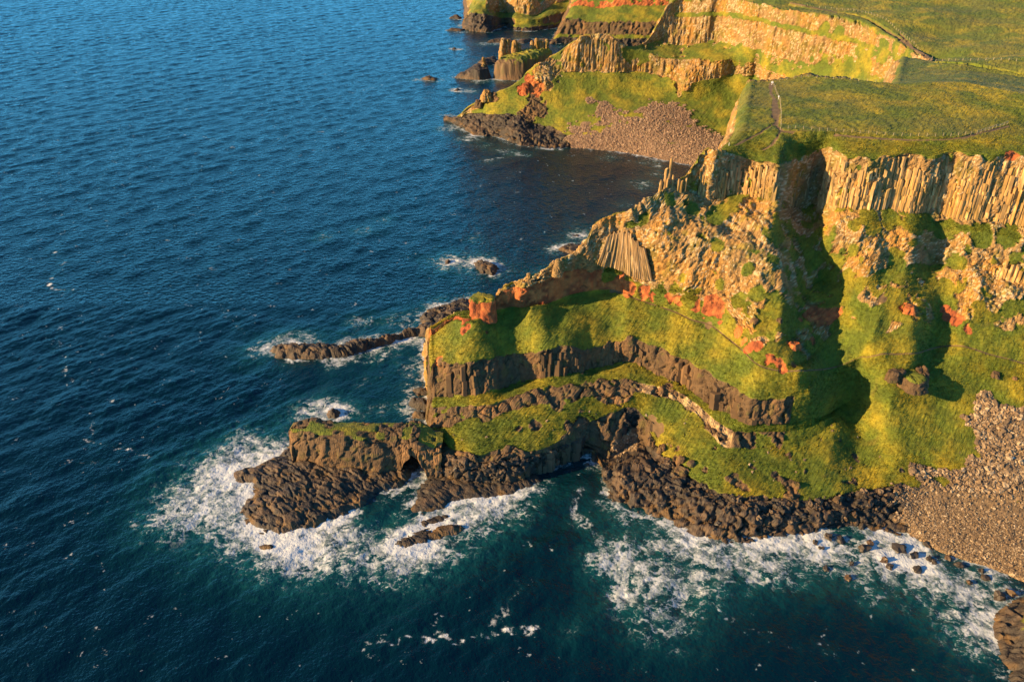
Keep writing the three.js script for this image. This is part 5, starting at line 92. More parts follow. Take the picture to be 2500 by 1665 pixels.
const BLOBS=[[159.6,23.5,-222.2,4.1,"B"],[160.1,19.5,-216.6,6.56,"B"],[162.3,16.5,-212.2,7.38,"B"],[165.2,12.9,-207.6,8.2,"B"],[159.1,11.0,-205.6,7.38,"B"],[151.7,9.0,-203.8,5.74,"B"],[146.0,7.7,-203.1,4.1,"B"],[166.7,18.8,-213.8,7.38,"B"],[170.9,15.4,-209.0,9.84,"B"],[161.3,8.4,-200.2,8.2,"B"],[153.9,6.2,-198.3,8.2,"B"],[145.6,4.9,-197.7,7.38,"B"],[137.6,3.8,-194.9,9,"B"],[132.4,2.2,-188.7,9,"B"],[138.0,2.5,-186.4,9,"B"],[145.6,3.2,-185.8,10,"B"],[153.4,3.7,-185.4,10,"B"],[166.1,6.9,-195.6,9.84,"B"],[166.1,4.4,-184.6,14,"B"],[130.5,2.8,-193.9,5,"B"],[133.6,1.4,-182.0,7,"B"],[140.6,1.3,-177.4,7,"B"],[147.4,1.3,-173.0,8,"B"],[154.7,1.4,-167.8,9,"B"],[178.9,11.3,-201.0,9.84,"B"],[168.8,22.0,-216.8,4.92,"B"],[175.5,23.6,-216.9,5.74,"B"],[164.1,22.3,-218.9,2.46,"B"],[40.7,2.0,-228.7,3.5,"B"],[37.4,1.8,-226.4,3,"B"],[44.1,3.5,-231.3,3,"B"],[72.1,43.9,-256.1,3.57,"R"],[74.4,42.7,-253.7,2.21,"R"],[66.6,43.8,-258.2,2.04,"R"],[74.3,40.2,-251.8,1.36,"R"],[61.0,43.8,-262.4,1.7,"R"],[57.5,43.5,-265.1,2.04,"R"],[79.1,40.9,-243.6,1.61,"R"],[80.3,40.1,-239.5,1.7,"R"],[80.9,38.8,-236.3,1.7,"R"],[83.6,40.1,-234.3,1.36,"R"],[86.1,39.2,-229.5,1.87,"R"],[89.0,38.4,-226.7,2.04,"R"],[93.7,37.7,-227.4,1.36,"R"],[110.1,41.8,-254.8,3.06,"R"],[113.9,41.6,-254.6,3.06,"R"],[116.6,42.2,-255.1,2.04,"R"],[105.5,42.2,-252.7,1.7,"R"],[94.4,40.7,-235.9,1.36,"R"],[97.9,39.4,-236.8,1.53,"R"],[137.9,47.7,-248.4,2.04,"R"],[154.6,43.6,-250.4,2.21,"R"],[156.1,43.0,-247.4,2.38,"R"],[158.6,42.1,-244.2,1.7,"R"],[154.1,45.1,-253.2,1.53,"R"],[49.4,43.3,-269.9,2.21,"R"],[44.0,44.0,-272.8,2.55,"R"],[52.5,42.3,-268.1,1.53,"R"],[102.2,42.5,-249.8,1.27,"R"],[105.5,37.3,-243.1,1.02,"R"],[175.6,94.1,-276.4,1.87,"R"],[-9.0,35.4,-253.3,0.85,"R"],[-17.6,36.5,-252.9,1.7,"R"],[-16.0,37.7,-253.9,1.7,"R"],[-26.1,28.0,-246.5,1.53,"R"],[71.3,38.2,-253.4,1.6,"E"],[-25.7,27.9,-246.0,1.3,"E"],[49.5,11.4,-230.4,3,"E"],[51.4,11.3,-228.1,2.2,"E"],[130.6,49.7,-252.1,1.4,"E"],[148.6,76.7,-277.6,3,"C"],[155.2,74.1,-280.1,3,"C"],[118.7,71.8,-286.4,4,"C"],[139.7,52.9,-257.5,2.5,"C"],[136.4,52.5,-256.7,2,"C"],[159.1,52.9,-262.5,4,"C"],[168.6,53.9,-260.2,6,"C"],[173.6,52.2,-256.8,6,"C"],[179.7,53.4,-257.6,6,"C"],[163.9,49.9,-254.6,4,"C"],[168.9,48.1,-251.3,3,"C"],[125.2,49.9,-254.3,2.5,"C"],[125.8,56.4,-261.8,3,"C"],[123.0,58.0,-265.8,3,"C"],[135.1,59.8,-265.6,2,"C"],[128.2,60.5,-264.2,2.4,"C"],[87.7,65.8,-264.3,5,"C"],[82.4,69.1,-272.8,5,"C"],[67.2,70.7,-276.8,3,"C"],[60.8,73.5,-278.0,4,"C"],[55.6,71.6,-274.2,4,"C"],[71.9,59.5,-262.5,7,"C"],[66.1,56.0,-262.7,6,"C"],[80.3,55.4,-256.7,6,"C"],[90.2,56.6,-254.4,5,"C"],[93.3,54.0,-252.8,4,"C"],[95.4,55.9,-255.9,4,"C"],[96.6,49.5,-251.4,3,"C"],[84.0,47.0,-248.1,3,"C"],[86.3,48.9,-249.3,2.5,"C"],[60.1,58.1,-265.5,6,"C"],[56.7,64.1,-267.3,5,"C"],[50.9,68.5,-273.1,6,"C"],[40.7,60.6,-275.4,7,"C"],[34.6,56.8,-276.2,6,"C"],[44.9,65.1,-273.0,5,"C"],[31.5,53.3,-275.9,4,"C"],[136.8,63.8,-268.1,3,"C"],[149.4,59.8,-269.5,5,"C"],[130.1,64.2,-267.3,3,"C"],[85.8,8.8,-205.4,1.6,"D"],[89.4,6.2,-197.3,2.4,"D"],[89.8,7.5,-201.5,2.0,"D"],[55.8,6.8,-211.7,3,"D"],[72.4,8.2,-202.7,3,"D"],[46.9,7.5,-231.6,4,"D"],[8.0,13.0,-225.8,2.4,"D"],[2.7,12.7,-224.9,1.5,"D"],[39.4,18.0,-239.5,4,"D"],[34.7,18.4,-240.2,4,"D"],[31.6,18.1,-239.3,3,"D"],[20.6,18.7,-238.5,3,"D"],[12.9,18.6,-238.6,3,"D"],[15.9,17.5,-236.1,3,"D"],[26.2,19.2,-240.5,3,"D"],[-25.8,11.0,-233.4,3,"D"],[-21.1,12.5,-232.5,3,"D"],[-14.9,14.6,-232.2,2.5,"D"],[-8.7,14.6,-230.9,3,"D"],[20.1,11.5,-226.2,3,"D"],[24.1,10.8,-228.4,3,"D"],[122.0,77.3,-280.5,3.0,"G"],[120.3,75.3,-281.4,2.4,"G"],[140.9,77.3,-278.3,2.7,"G"],[144.5,76.1,-276.9,1.8,"G"],[129.4,70.8,-273.5,3.6,"G"],[137.8,71.1,-275.0,3.0,"G"],[144.8,69.8,-272.0,3.6,"G"],[151.1,69.2,-275.4,3.0,"G"],[159.6,66.1,-274.7,3.0,"G"],[168.4,66.2,-270.2,3.6,"G"],[177.8,65.9,-267.0,3.6,"G"],[86.7,76.2,-288.2,1.86,"G"],[83.1,74.1,-285.3,2.48,"G"],[80.8,72.3,-281.4,3.1,"G"],[77.3,71.3,-279.4,3.1,"G"],[73.8,70.4,-277.5,3.1,"G"],[87.7,79.8,-287.7,1.36,"G"],[57.5,76.4,-279.1,2.48,"G"],[47.9,69.7,-274.4,1.86,"G"],[66.0,72.9,-279.7,2.48,"G"],[73.2,65.1,-265.0,1.86,"G"],[96.8,67.4,-272.6,3.5,"G"],[93.9,66.9,-267.6,3,"G"],[93.6,47.8,-245.2,6,"G"],[85.7,51.3,-251.3,2.48,"G"],[83.0,58.6,-257.0,1.86,"G"],[80.4,48.6,-253.0,2.48,"G"],[74.2,52.8,-258.6,1.86,"G"],[138.4,58.3,-265.1,3.0,"G"],[138.7,54.4,-259.6,3.6,"G"],[135.6,50.7,-253.6,3.0,"G"],[151.7,48.7,-257.4,3.6,"G"],[157.1,50.6,-260.3,2.4,"G"],[115.6,61.4,-273.7,2.4,"G"],[111.9,54.7,-273.2,3.6,"G"],[117.1,48.6,-270.7,4.2,"G"],[119.4,56.8,-268.3,3.0,"G"],[109.8,59.4,-279.1,3,"G"],[122.8,60.9,-266.9,1.8,"G"],[122.1,51.8,-264.1,3.0,"G"],[161.5,57.4,-267.1,2.4,"G"],[39.6,53.4,-275.8,2.48,"G"],[38.3,49.7,-276.1,3.1,"G"],[36.8,46.2,-275.9,2.48,"G"],[55.5,41.8,-266.3,2.48,"G"],[64.3,45.2,-259.7,2.48,"G"],[60.0,48.5,-263.7,1.86,"G"],[61.9,52.3,-263.1,1.55,"G"]];
const TRACKS=[["E",0.75,118.0,97.4,-374.2,112.4,97.0,-355.9,110.8,96.9,-342.9,106.9,96.2,-324.6,101.7,95.3,-308.5,102.0,94.8,-302.1,106.1,94.5,-301.6,110.3,94.2,-301.2,115.5,94.1,-300.7,120.3,94.3,-299.1,124.7,94.7,-296.8,128.3,94.7,-295.7,131.9,94.8,-294.6,135.6,94.7,-293.7,139.2,94.7,-292.7,142.7,94.8,-291.7,146.3,94.8,-290.7,150.8,94.9,-290.2,155.4,95.0,-289.8,160.2,95.2,-290.5,164.9,95.5,-291.1,174.5,96.1,-296.4,181.0,96.4,-299.7,187.6,96.7,-303.1],["E",0.5,103.0,95.6,-312.8,94.0,94.6,-301.6,88.4,93.2,-298.1,82.6,92.0,-293.6],["E",0.5,101.4,94.9,-302.4,99.2,93.6,-298.0,96.3,92.1,-293.6,92.8,90.9,-292.0],["E",1.1,110.8,96.9,-342.9,106.8,96.5,-330.2,103.6,95.9,-318.3]];
const FENCES={"front":[[101.8,-303.6],[104.7,-303.7],[107.5,-303.8],[110.4,-303.3],[113.2,-302.6],[116.0,-301.9],[118.8,-301.2],[121.6,-300.5],[124.4,-299.9],[127.2,-299.1],[130.0,-298.3],[132.8,-297.5],[135.5,-296.6],[138.3,-295.8],[141.1,-295.1],[143.9,-294.3],[146.7,-293.6],[149.5,-293.1],[152.4,-292.7],[155.2,-292.3],[158.1,-292.3],[161.0,-292.5],[163.8,-292.7],[166.6,-293.4],[169.3,-294.4],[172.0,-295.4]],"rail":[[172.2,-295.5],[174.2,-296.8],[176.3,-298.0],[178.3,-299.2],[180.3,-300.5],[182.3,-301.7],[184.4,-302.9],[186.4,-304.1],[188.4,-305.4]],"side":[[101.8,-303.6],[102.7,-306.3],[103.5,-309.1],[104.3,-311.9],[105.1,-314.7],[105.9,-317.5],[106.7,-320.3],[107.5,-323.0],[108.3,-325.8],[108.9,-328.6],[109.7,-331.4],[110.4,-334.2],[111.1,-337.0],[111.9,-339.8],[112.5,-342.6],[113.0,-345.5],[113.5,-348.3],[114.0,-351.2],[114.5,-354.0],[115.0,-356.9],[115.5,-359.7],[116.1,-362.6],[116.6,-365.4],[117.0,-368.3],[117.5,-371.2],[118.0,-374.0]],"back":[[118.8,-375.6],[122.3,-376.5],[125.7,-377.4],[129.2,-378.3],[132.7,-379.2],[135.9,-378.7],[139.1,-377.0],[142.3,-375.4],[145.4,-373.7],[148.6,-372.0],[151.8,-370.4],[155.0,-368.7],[158.2,-367.1],[161.4,-365.5],[164.6,-363.9]],"far":[[237.7,-472.7],[235.9,-469.8],[234.2,-466.9],[232.5,-464.0],[230.7,-461.1],[229.0,-458.3],[227.2,-455.5],[225.4,-452.7],[223.3,-450.6],[221.5,-449.4]],"farside":[[232.2,-457.4],[234.2,-454.4],[236.2,-451.5],[238.3,-448.6],[241.0,-446.3],[244.0,-444.3],[246.7,-442.0],[249.5,-439.7],[252.2,-437.4],[254.7,-434.8],[257.2,-432.3],[259.7,-429.7]],"fartop":[[206.0,-626.6],[209.6,-624.5],[213.4,-622.8],[217.3,-621.1],[221.1,-619.4],[224.9,-617.7],[228.0,-614.9],[231.0,-612.0],[234.1,-609.1],[237.1,-606.3],[239.7,-603.1],[241.1,-599.2],[242.5,-595.2],[243.3,-591.1],[243.7,-587.0],[244.1,-582.8],[244.4,-578.6],[244.8,-574.4],[245.1,-570.2],[245.4,-566.1],[245.8,-561.9],[245.8,-557.7],[245.5,-553.5],[245.2,-549.3],[244.9,-545.1],[244.5,-541.0],[244.2,-536.8],[243.9,-532.6],[243.7,-528.4],[243.3,-524.2],[243.0,-520.0],[242.6,-515.9],[242.3,-511.7],[241.9,-507.5],[241.5,-503.3],[241.0,-499.2],[240.7,-495.0]]};
const SIGNS=[[116.8,97.3,-369.8],[112.6,97.0,-344.8],[80.4,91.8,-293.7]];
const LITTER=[[164.1,13.1,-208.0]];
const FAR_BLOBS=[[99.8,12.1,-606.4,16,"B"],[109.9,14.6,-609.7,18,"B"],[118.4,10.9,-599.3,22,"B"],[90.2,11.5,-608.4,14,"B"],[80.2,8.7,-606.5,12,"B"],[75.1,17.0,-625.5,9,"B"],[72.5,21.3,-635.7,7,"B"],[70.5,18.5,-630.4,7,"B"],[115.1,19.9,-624.5,12,"B"],[108.2,19.3,-622.6,10,"B"],[128.0,16.7,-619.7,12,"B"],[126.0,21.0,-629.7,9,"B"],[133.8,9.3,-593.4,18,"B"],[141.7,7.2,-583.2,18,"B"],[104.1,5.6,-588.1,20,"B"],[85.8,3.6,-595.3,16,"B"],[73.3,3.8,-600.1,14,"B"],[60.5,4.2,-604.4,10,"B"],[50.9,4.6,-609.1,8,"B"],[48.1,8.6,-619.1,6,"B"],[56.4,10.3,-618.9,5,"B"],[121.6,4.3,-576.6,22,"B"],[151.4,7.1,-583.8,16,"B"],[141.7,10.4,-601.1,12,"B"],[62.0,26.0,-646.4,3.5,"B"],[14.9,35.9,-659.0,4,"R"],[9.7,33.2,-658.8,4,"R"],[16.7,31.5,-655.9,4,"R"],[12.2,38.6,-662.0,3,"R"],[21.9,33.1,-656.3,4,"R"],[20.1,29.5,-654.3,4,"R"],[8.0,29.6,-656.6,3,"R"],[16.6,20.5,-644.8,8,"D"],[21.7,19.2,-643.3,6,"D"],[13.1,15.9,-639.9,6,"D"],[11.4,17.7,-642.2,5,"D"],[-23.7,22.6,-664.6,5,"D"],[-18.3,24.2,-662.2,5,"D"],[-14.7,23.8,-659.4,4,"D"],[25.1,17.9,-641.8,4,"D"],[30.5,45.2,-662.9,8,"C"],[25.3,43.9,-661.0,6,"C"],[21.8,46.7,-663.4,4,"C"],[134.3,37.6,-647.8,6,"C"],[94.1,57.9,-665.8,6,"G"],[101.1,59.3,-667.1,7,"G"],[104.5,57.2,-665.9,5,"G"],[232.8,77.0,-560.1,7,"G"],[233.3,71.8,-550.7,8,"G"],[234.8,82.1,-531.7,6,"G"],[176.4,59.1,-650.5,6,"G"],[158.9,58.5,-663.0,6,"G"],[145.9,57.4,-665.7,5,"G"],[122.6,57.7,-671.3,6,"G"],[219.7,59.0,-579.2,10,"G"],[229.7,62.9,-567.4,9,"G"],[235.4,87.4,-516.2,5,"G"],[233.9,81.1,-496.5,8,"G"],[228.2,81.4,-471.3,6,"G"],[223.6,86.1,-580.2,4,"G"],[217.0,89.0,-588.8,3,"G"]];
const FAR_TRACKS=[["E",1.2,204.7,98.8,-633.3,210.7,98.2,-625.0,216.9,97.5,-617.8,223.0,96.8,-610.8,228.4,95.7,-600.7,233.7,94.6,-591.0,238.6,93.6,-581.0,239.1,92.9,-563.0,239.3,92.3,-545.3,239.5,91.8,-528.6,237.8,90.5,-498.9,237.5,89.9,-477.9,237.0,89.6,-471.1,224.3,85.6,-451.2,220.9,81.3,-449.0],["E",0.8,243.4,92.6,-531.8,240.1,91.3,-510.6,236.6,90.1,-490.0,235.2,89.5,-475.2]];
const OUTCROPS=[[133.4,30.1,-228.0,7.2,4.6],[129.3,32.2,-228.0,4,3.2],[138.5,31.4,-229.3,3.6,3.4],[138.1,47.4,-246.9,2.6,2.2],[96.0,39.8,-235.2,2.6,2.0],[103.6,5.9,-196.1,1.3,1.6],[92.0,7.5,-201.6,1.5,1.6],[88.3,6.2,-197.3,1.8,1.5],[84.0,44.7,-243.9,1.8,1.4],[163.7,31.9,-229.3,1.8,1.5],[57.2,8.1,-214.0,1.6,1.6],[60.0,8.2,-211.6,1.3,1.3],[51.2,7.8,-220.0,2.2,2.2],[48.9,7.4,-224.1,1.8,1.8],[91.5,46.0,-241.8,1.4,1.6],[169.6,31.6,-227.9,0.8,0.8]];
const FOAM=[[-101.4,-207.6,15,1.0],[-99.9,-221.4,11,1],[-103.6,-197.0,12,0.8],[-95.2,-226.2,8,0.8],[-87.2,-231.2,7,0.8],[-72.0,-183.3,12,1],[-61.3,-183.3,11,0.95],[-79.5,-191.0,7,1],[-63.9,-176.9,8,0.7],[-53.6,-185.2,7,0.7],[-42.7,-176.0,13,0.62],[-37.2,-183.3,8,0.5],[-23.6,-181.4,8,0.9],[-16.0,-189.0,8,0.8],[-29.7,-176.0,9,0.6],[-10.9,-199.1,9,0.85],[0.4,-201.1,9,0.75],[-87.3,-199.1,6,1],[-87.3,-206.5,4,1.2],[-69.5,-252.9,7,1.1],[-75.3,-248.7,9,0.6],[-51.6,-255.8,5,0.5],[-24.5,-192.9,5,0.8],[-21.1,-203.3,3,0.9],[-109.2,-197.0,8,0.5],[-88.7,-185.2,9,0.5],[36.7,-195.0,4,1],[33.1,-200.1,3,0.9],[51.7,-185.2,7,1.05],[62.0,-176.9,9,1.05],[74.3,-178.7,8,1.0],[89.4,-180.5,9,0.95],[102.3,-179.6,9,0.95],[113.8,-175.1,9,0.7],[124.8,-170.8,10,0.7],[129.7,-162.5,9,0.8],[126.1,-150.3,7,0.8],[119.3,-146.0,4,0.7],[41.2,-169.1,12,0.95],[31.4,-162.2,3.2,1.5],[41.4,-154.7,10,0.75],[21.2,-192.9,3,0.6],[26.5,-176.0,5,0.7],[32.4,-181.4,6,0.6],[53.6,-167.4,8,0.5],[35.5,-174.3,7,0.6],[76.1,-170.8,8,0.5],[114.1,-160.9,8,0.4],[-108.6,-427.1,5,0.8],[-85.3,-436.8,6,0.75],[-77.5,-454.0,5,0.7],[-27.1,-391.2,11,0.85],[-21.5,-423.9,4,0.6],[-38.9,-394.0,7,0.5],[39.8,-417.6,8,0.7],[48.8,-436.8,8,0.7],[-102.9,-306.0,7,0.9],[-108.6,-298.5,7,0.8],[-92.1,-309.1,7,0.8],[-69.8,-326.0,7,0.7],[-49.7,-326.0,8,0.75],[-38.7,-338.1,6,0.8],[-54.2,-300.4,7,0.6],[-39.9,-307.9,5,0.8],[12.9,-372.5,6,0.8],[21.1,-380.3,6,0.7],[-52.3,-656.5,10,1.0],[-36.5,-625.0,9,0.85],[-22.3,-607.3,8,0.6],[-5.5,-592.6,8,0.75],[7.4,-585.0,7,0.6],[-18.0,-569.2,6,0.6],[-49.0,-791.2,8,0.95],[-40.5,-787.5,6,0.9],[-73.6,-837.2,8,0.8],[-95.8,-839.2,6,0.7],[-33.7,-831.2,10,0.8],[-11.8,-829.2,8,0.6],[-66.0,-1006.0,8,0.9],[-35.9,-1040.7,10,0.95],[-14.5,-1040.7,9,0.8],[-67.7,-1130.8,10,0.8],[-83.4,-1244.5,9,0.8],[-64.2,-1177.6,8,0.7],[12.7,-1074.5,10,0.6],[34.7,-1071.3,8,0.6],[59.7,-1023.1,8,0.7],[88.0,-516.9,9,0.75],[100.3,-539.6,7,0.7],[101.0,-564.1,8,0.6],[71.8,-479.9,7,0.5],[63.8,-457.5,6,0.6],[69.2,-574.4,7,0.5],[-98.9,-239.1,6,0.5],[-80.2,-255.8,7,0.5],[14.6,-150.3,5,0.3],[-63.1,-274.4,6,0.3],[-43.0,-284.3,6,0.35],[-41.9,-258.8,5,0.6],[39.0,-226.2,4,0.7],[33.2,-214.3,3,0.6],[-32.5,-216.6,3,0.8]];
const FOAM_LINES=[[0.7,0.9,-253.4,-408.5,-240.4,-394.0,-236.4,-375.1,-233.2,-362.4,-225.4,-358.5,-219.0,-356.5],[0.5,0.7,-210.5,-326.0,-202.5,-315.8,-199.8,-298.5,-189.8,-291.3,-184.0,-279.3],[0.6,0.6,-157.9,-247.3,-152.9,-233.8,-146.7,-231.2,-136.3,-228.7,-126.6,-223.8],[0.6,0.7,7.5,-150.3,0.4,-150.3,-6.7,-148.5,-13.7,-146.2,-19.6,-147.4,-26.7,-148.1,-34.5,-145.3,-40.0,-143.2],[1.0,0.6,22.3,-207.6,20.8,-197.0,26.4,-189.0,28.2,-179.6,28.0,-170.8],[0.7,0.55,0.4,-160.9,2.9,-165.8,-2.1,-154.7,-6.7,-148.5],[0.5,0.6,-248.8,-637.2,-229.1,-619.0,-210.4,-601.6],[0.5,0.5,-182.2,-634.8,-146.4,-646.1,-113.4,-660.4,-83.0,-676.7],[0.5,0.4,-175.9,-596.0,-156.8,-598.2,-136.0,-592.6],[0.4,0.5,-187.0,-613.1,-182.2,-634.8],[0.45,0.6,-288.4,-720.6,-276.4,-693.7],[0.5,0.4,-291.7,-554.1,-292.5,-585.0],[0.6,0.5,-207.3,-720.6,-167.9,-756.1,-127.9,-815.5],[0.5,0.5,-157.7,-394.0,-159.6,-385.7,-144.2,-372.5,-136.8,-334.6,-124.8,-321.8,-120.5,-313.8],[0.5,0.4,-157.2,-411.5,-152.4,-399.7],[0.5,0.5,-48.9,-427.1,-60.3,-417.6,-50.5,-443.6],[0.5,0.5,-23.7,-417.6,-19.6,-440.2],[0.4,0.35,-59.3,-272.7,-53.0,-277.6,-48.3,-282.6],[0.5,0.5,-94.6,-191.0,-101.5,-203.3],[0.4,0.5,-151.1,-223.8,-139.9,-222.6,-131.7,-228.7],[0.4,0.5,-123.8,-195.0,-117.2,-189.0],[0.35,0.4,-140.6,-179.6,-135.8,-172.5],[0.35,0.4,-132.1,-174.3,-128.0,-172.5],[0.4,0.4,-102.9,-144.6,-94.8,-141.8],[0.5,0.5,75.7,-144.6,62.4,-151.7,57.2,-160.9],[0.4,0.4,-250.9,-394.0,-256.7,-430.3,-265.5,-479.9,-287.7,-559.0,-291.6,-590.4],[0.5,0.55,74.0,-521.3,88.4,-519.6,100.4,-521.3],[0.5,0.5,66.0,-590.4,86.0,-569.2,105.6,-554.1],[0.6,0.6,-21.1,-569.2,-3.8,-579.6],[0.5,0.5,-105.3,-244.5,-102.1,-250.1,-97.4,-257.3],[0.6,0.6,121.3,-157.8,125.3,-154.7,127.4,-148.1,128.3,-143.2],[0.5,0.5,83.2,-146.0,84.5,-143.2,85.9,-140.4]];

// ------------------------------------------------------------------ noise
const fl = Math.floor;
function h3(x, y, z) { let h = Math.imul(x, 374761393) ^ Math.imul(y, 668265263) ^ Math.imul(z, 2147483647 ^ 0x5bd1e995); h = Math.imul(h ^ (h >>> 13), 1274126177); h = Math.imul(h ^ (h >>> 16), 2246822519); return ((h ^ (h >>> 15)) >>> 0) / 4294967296; }
function vn(x, y, z) {
  const ix = fl(x), iy = fl(y), iz = fl(z); let a = x - ix, b = y - iy, c = z - iz;
  a = a * a * (3 - 2 * a); b = b * b * (3 - 2 * b); c = c * c * (3 - 2 * c);
  const l = (p, q, t) => p + (q - p) * t;
  return l(l(l(h3(ix, iy, iz), h3(ix + 1, iy, iz), a), l(h3(ix, iy + 1, iz), h3(ix + 1, iy + 1, iz), a), b), l(l(h3(ix, iy, iz + 1), h3(ix + 1, iy, iz + 1), a), l(h3(ix, iy + 1, iz + 1), h3(ix + 1, iy + 1, iz + 1), a), b), c) * 2 - 1;
}
function fbm(x, y, z, n = 3) { let s = 0, a = 0.55; for (let i = 0; i < n; i++) { s += a * vn(x, y, z); x = x * 2.03 + 17.1; y = y * 2.03 + 5.3; z = z * 2.03 - 9.7; a *= 0.5; } return s; }
const W = { f1: 0, f2: 0, id: 0 };
function worley(x, y, z) {
  const ix = fl(x), iy = fl(y), iz = fl(z); let f1 = 9, f2 = 9, id = 0;
  for (let k = -1; k < 2; k++) for (let j = -1; j < 2; j++) for (let i = -1; i < 2; i++) {
    const X = ix + i, Y = iy + j, Z = iz + k, r = h3(X, Y, Z);
    const dx = X + r - x, dy = Y + ((r * 57.31) % 1) - y, dz = Z + ((r * 913.7) % 1) - z, d = dx * dx + dy * dy + dz * dz;
    if (d < f1) { f2 = f1; f1 = d; id = (r * 7919) % 1; } else if (d < f2) f2 = d;
  }
  W.f1 = Math.sqrt(f1); W.f2 = Math.sqrt(f2); W.id = id; return W;
}
const sm = (a, b, x) => { x = Math.min(1, Math.max(0, (x - a) / (b - a))); return x * x * (3 - 2 * x); };
const mix = (a, b, t) => a + (b - a) * t;
let seed = 20240611; const rnd = () => { seed = Math.imul(seed ^ (seed >>> 15), 2246822507) + 0x9e3779b9 | 0; let t = Math.imul(seed ^ (seed >>> 13), 3266489909); return ((t ^ (t >>> 16)) >>> 0) / 4294967296; };
const used = {};
function named(n) { const k = used[n] = (used[n] ?? -1) + 1; return k ? n + '_' + String(k).padStart(3, '0') : n; }
function put(o, name, label, category, kind, group, parent = scene) {
  o.name = parent === scene ? named(name) : name;
  if (label) o.userData.label = label;
  if (category) o.userData.category = category;
  if (kind) o.userData.kind = kind;
  if (group) o.userData.group = group;
  o.castShadow = o.receiveShadow = true; parent.add(o); return o;
}
// fine grain shared by the ground materials: a tiling bump of soft lumps
function grain(size, seedv, f) {
  const a = new Uint8Array(size * size * 4), T = (x, y, p, s) => { const ix = fl(x), iy = fl(y); let u = x - ix, v = y - iy; u = u * u * (3 - 2 * u); v = v * v * (3 - 2 * v); const m = (q) => ((q % p) + p) % p; return mix(mix(h3(m(ix), m(iy), s), h3(m(ix + 1), m(iy), s), u), mix(h3(m(ix), m(iy + 1), s), h3(m(ix + 1), m(iy + 1), s), u), v); };
  for (let j = 0; j < size; j++) for (let i = 0; i < size; i++) {
    let s = 0, am = 0.5; for (let k = 0, p = f; k < 4; k++, p *= 2, am *= 0.55) s += am * T(i / size * p, j / size * p, p, seedv + k);
    const v = Math.min(255, s * 255), o = (j * size + i) * 4; a[o] = a[o + 1] = a[o + 2] = v; a[o + 3] = 255;
  }
  const t = new THREE.DataTexture(a, size, size); t.wrapS = t.wrapT = THREE.RepeatWrapping; t.magFilter = THREE.LinearFilter; t.minFilter = THREE.LinearMipmapLinearFilter; t.generateMipmaps = true; t.needsUpdate = true; return t;
}
const G1 = grain(512, 3, 16), G2 = grain(512, 41, 24); G1.repeat.set(1 / 9, 1 / 9); G2.repeat.set(1 / 7, 1 / 7);
const std = (o) => new THREE.MeshStandardMaterial({ vertexColors: true, roughness: 0.95, ...o });
const MAT = {
  G: std({ bumpMap: G1, bumpScale: 0.35, roughness: 0.9 }), C: std({ bumpMap: G2, bumpScale: 0.5 }), D: std({ bumpMap: G2, bumpScale: 0.4, roughness: 0.85 }),
  R: std({ bumpMap: G2, bumpScale: 0.25 }), S: std({ bumpMap: G2, bumpScale: 0.3, roughness: 0.7 }), B: std({ bumpMap: G1, bumpScale: 0.25 }), E: std({ bumpMap: G1, bumpScale: 0.1 }), column: std({ roughness: 0.9 }), plain: std({}),
};
MAT.P = MAT.G; MAT.L = MAT.C;
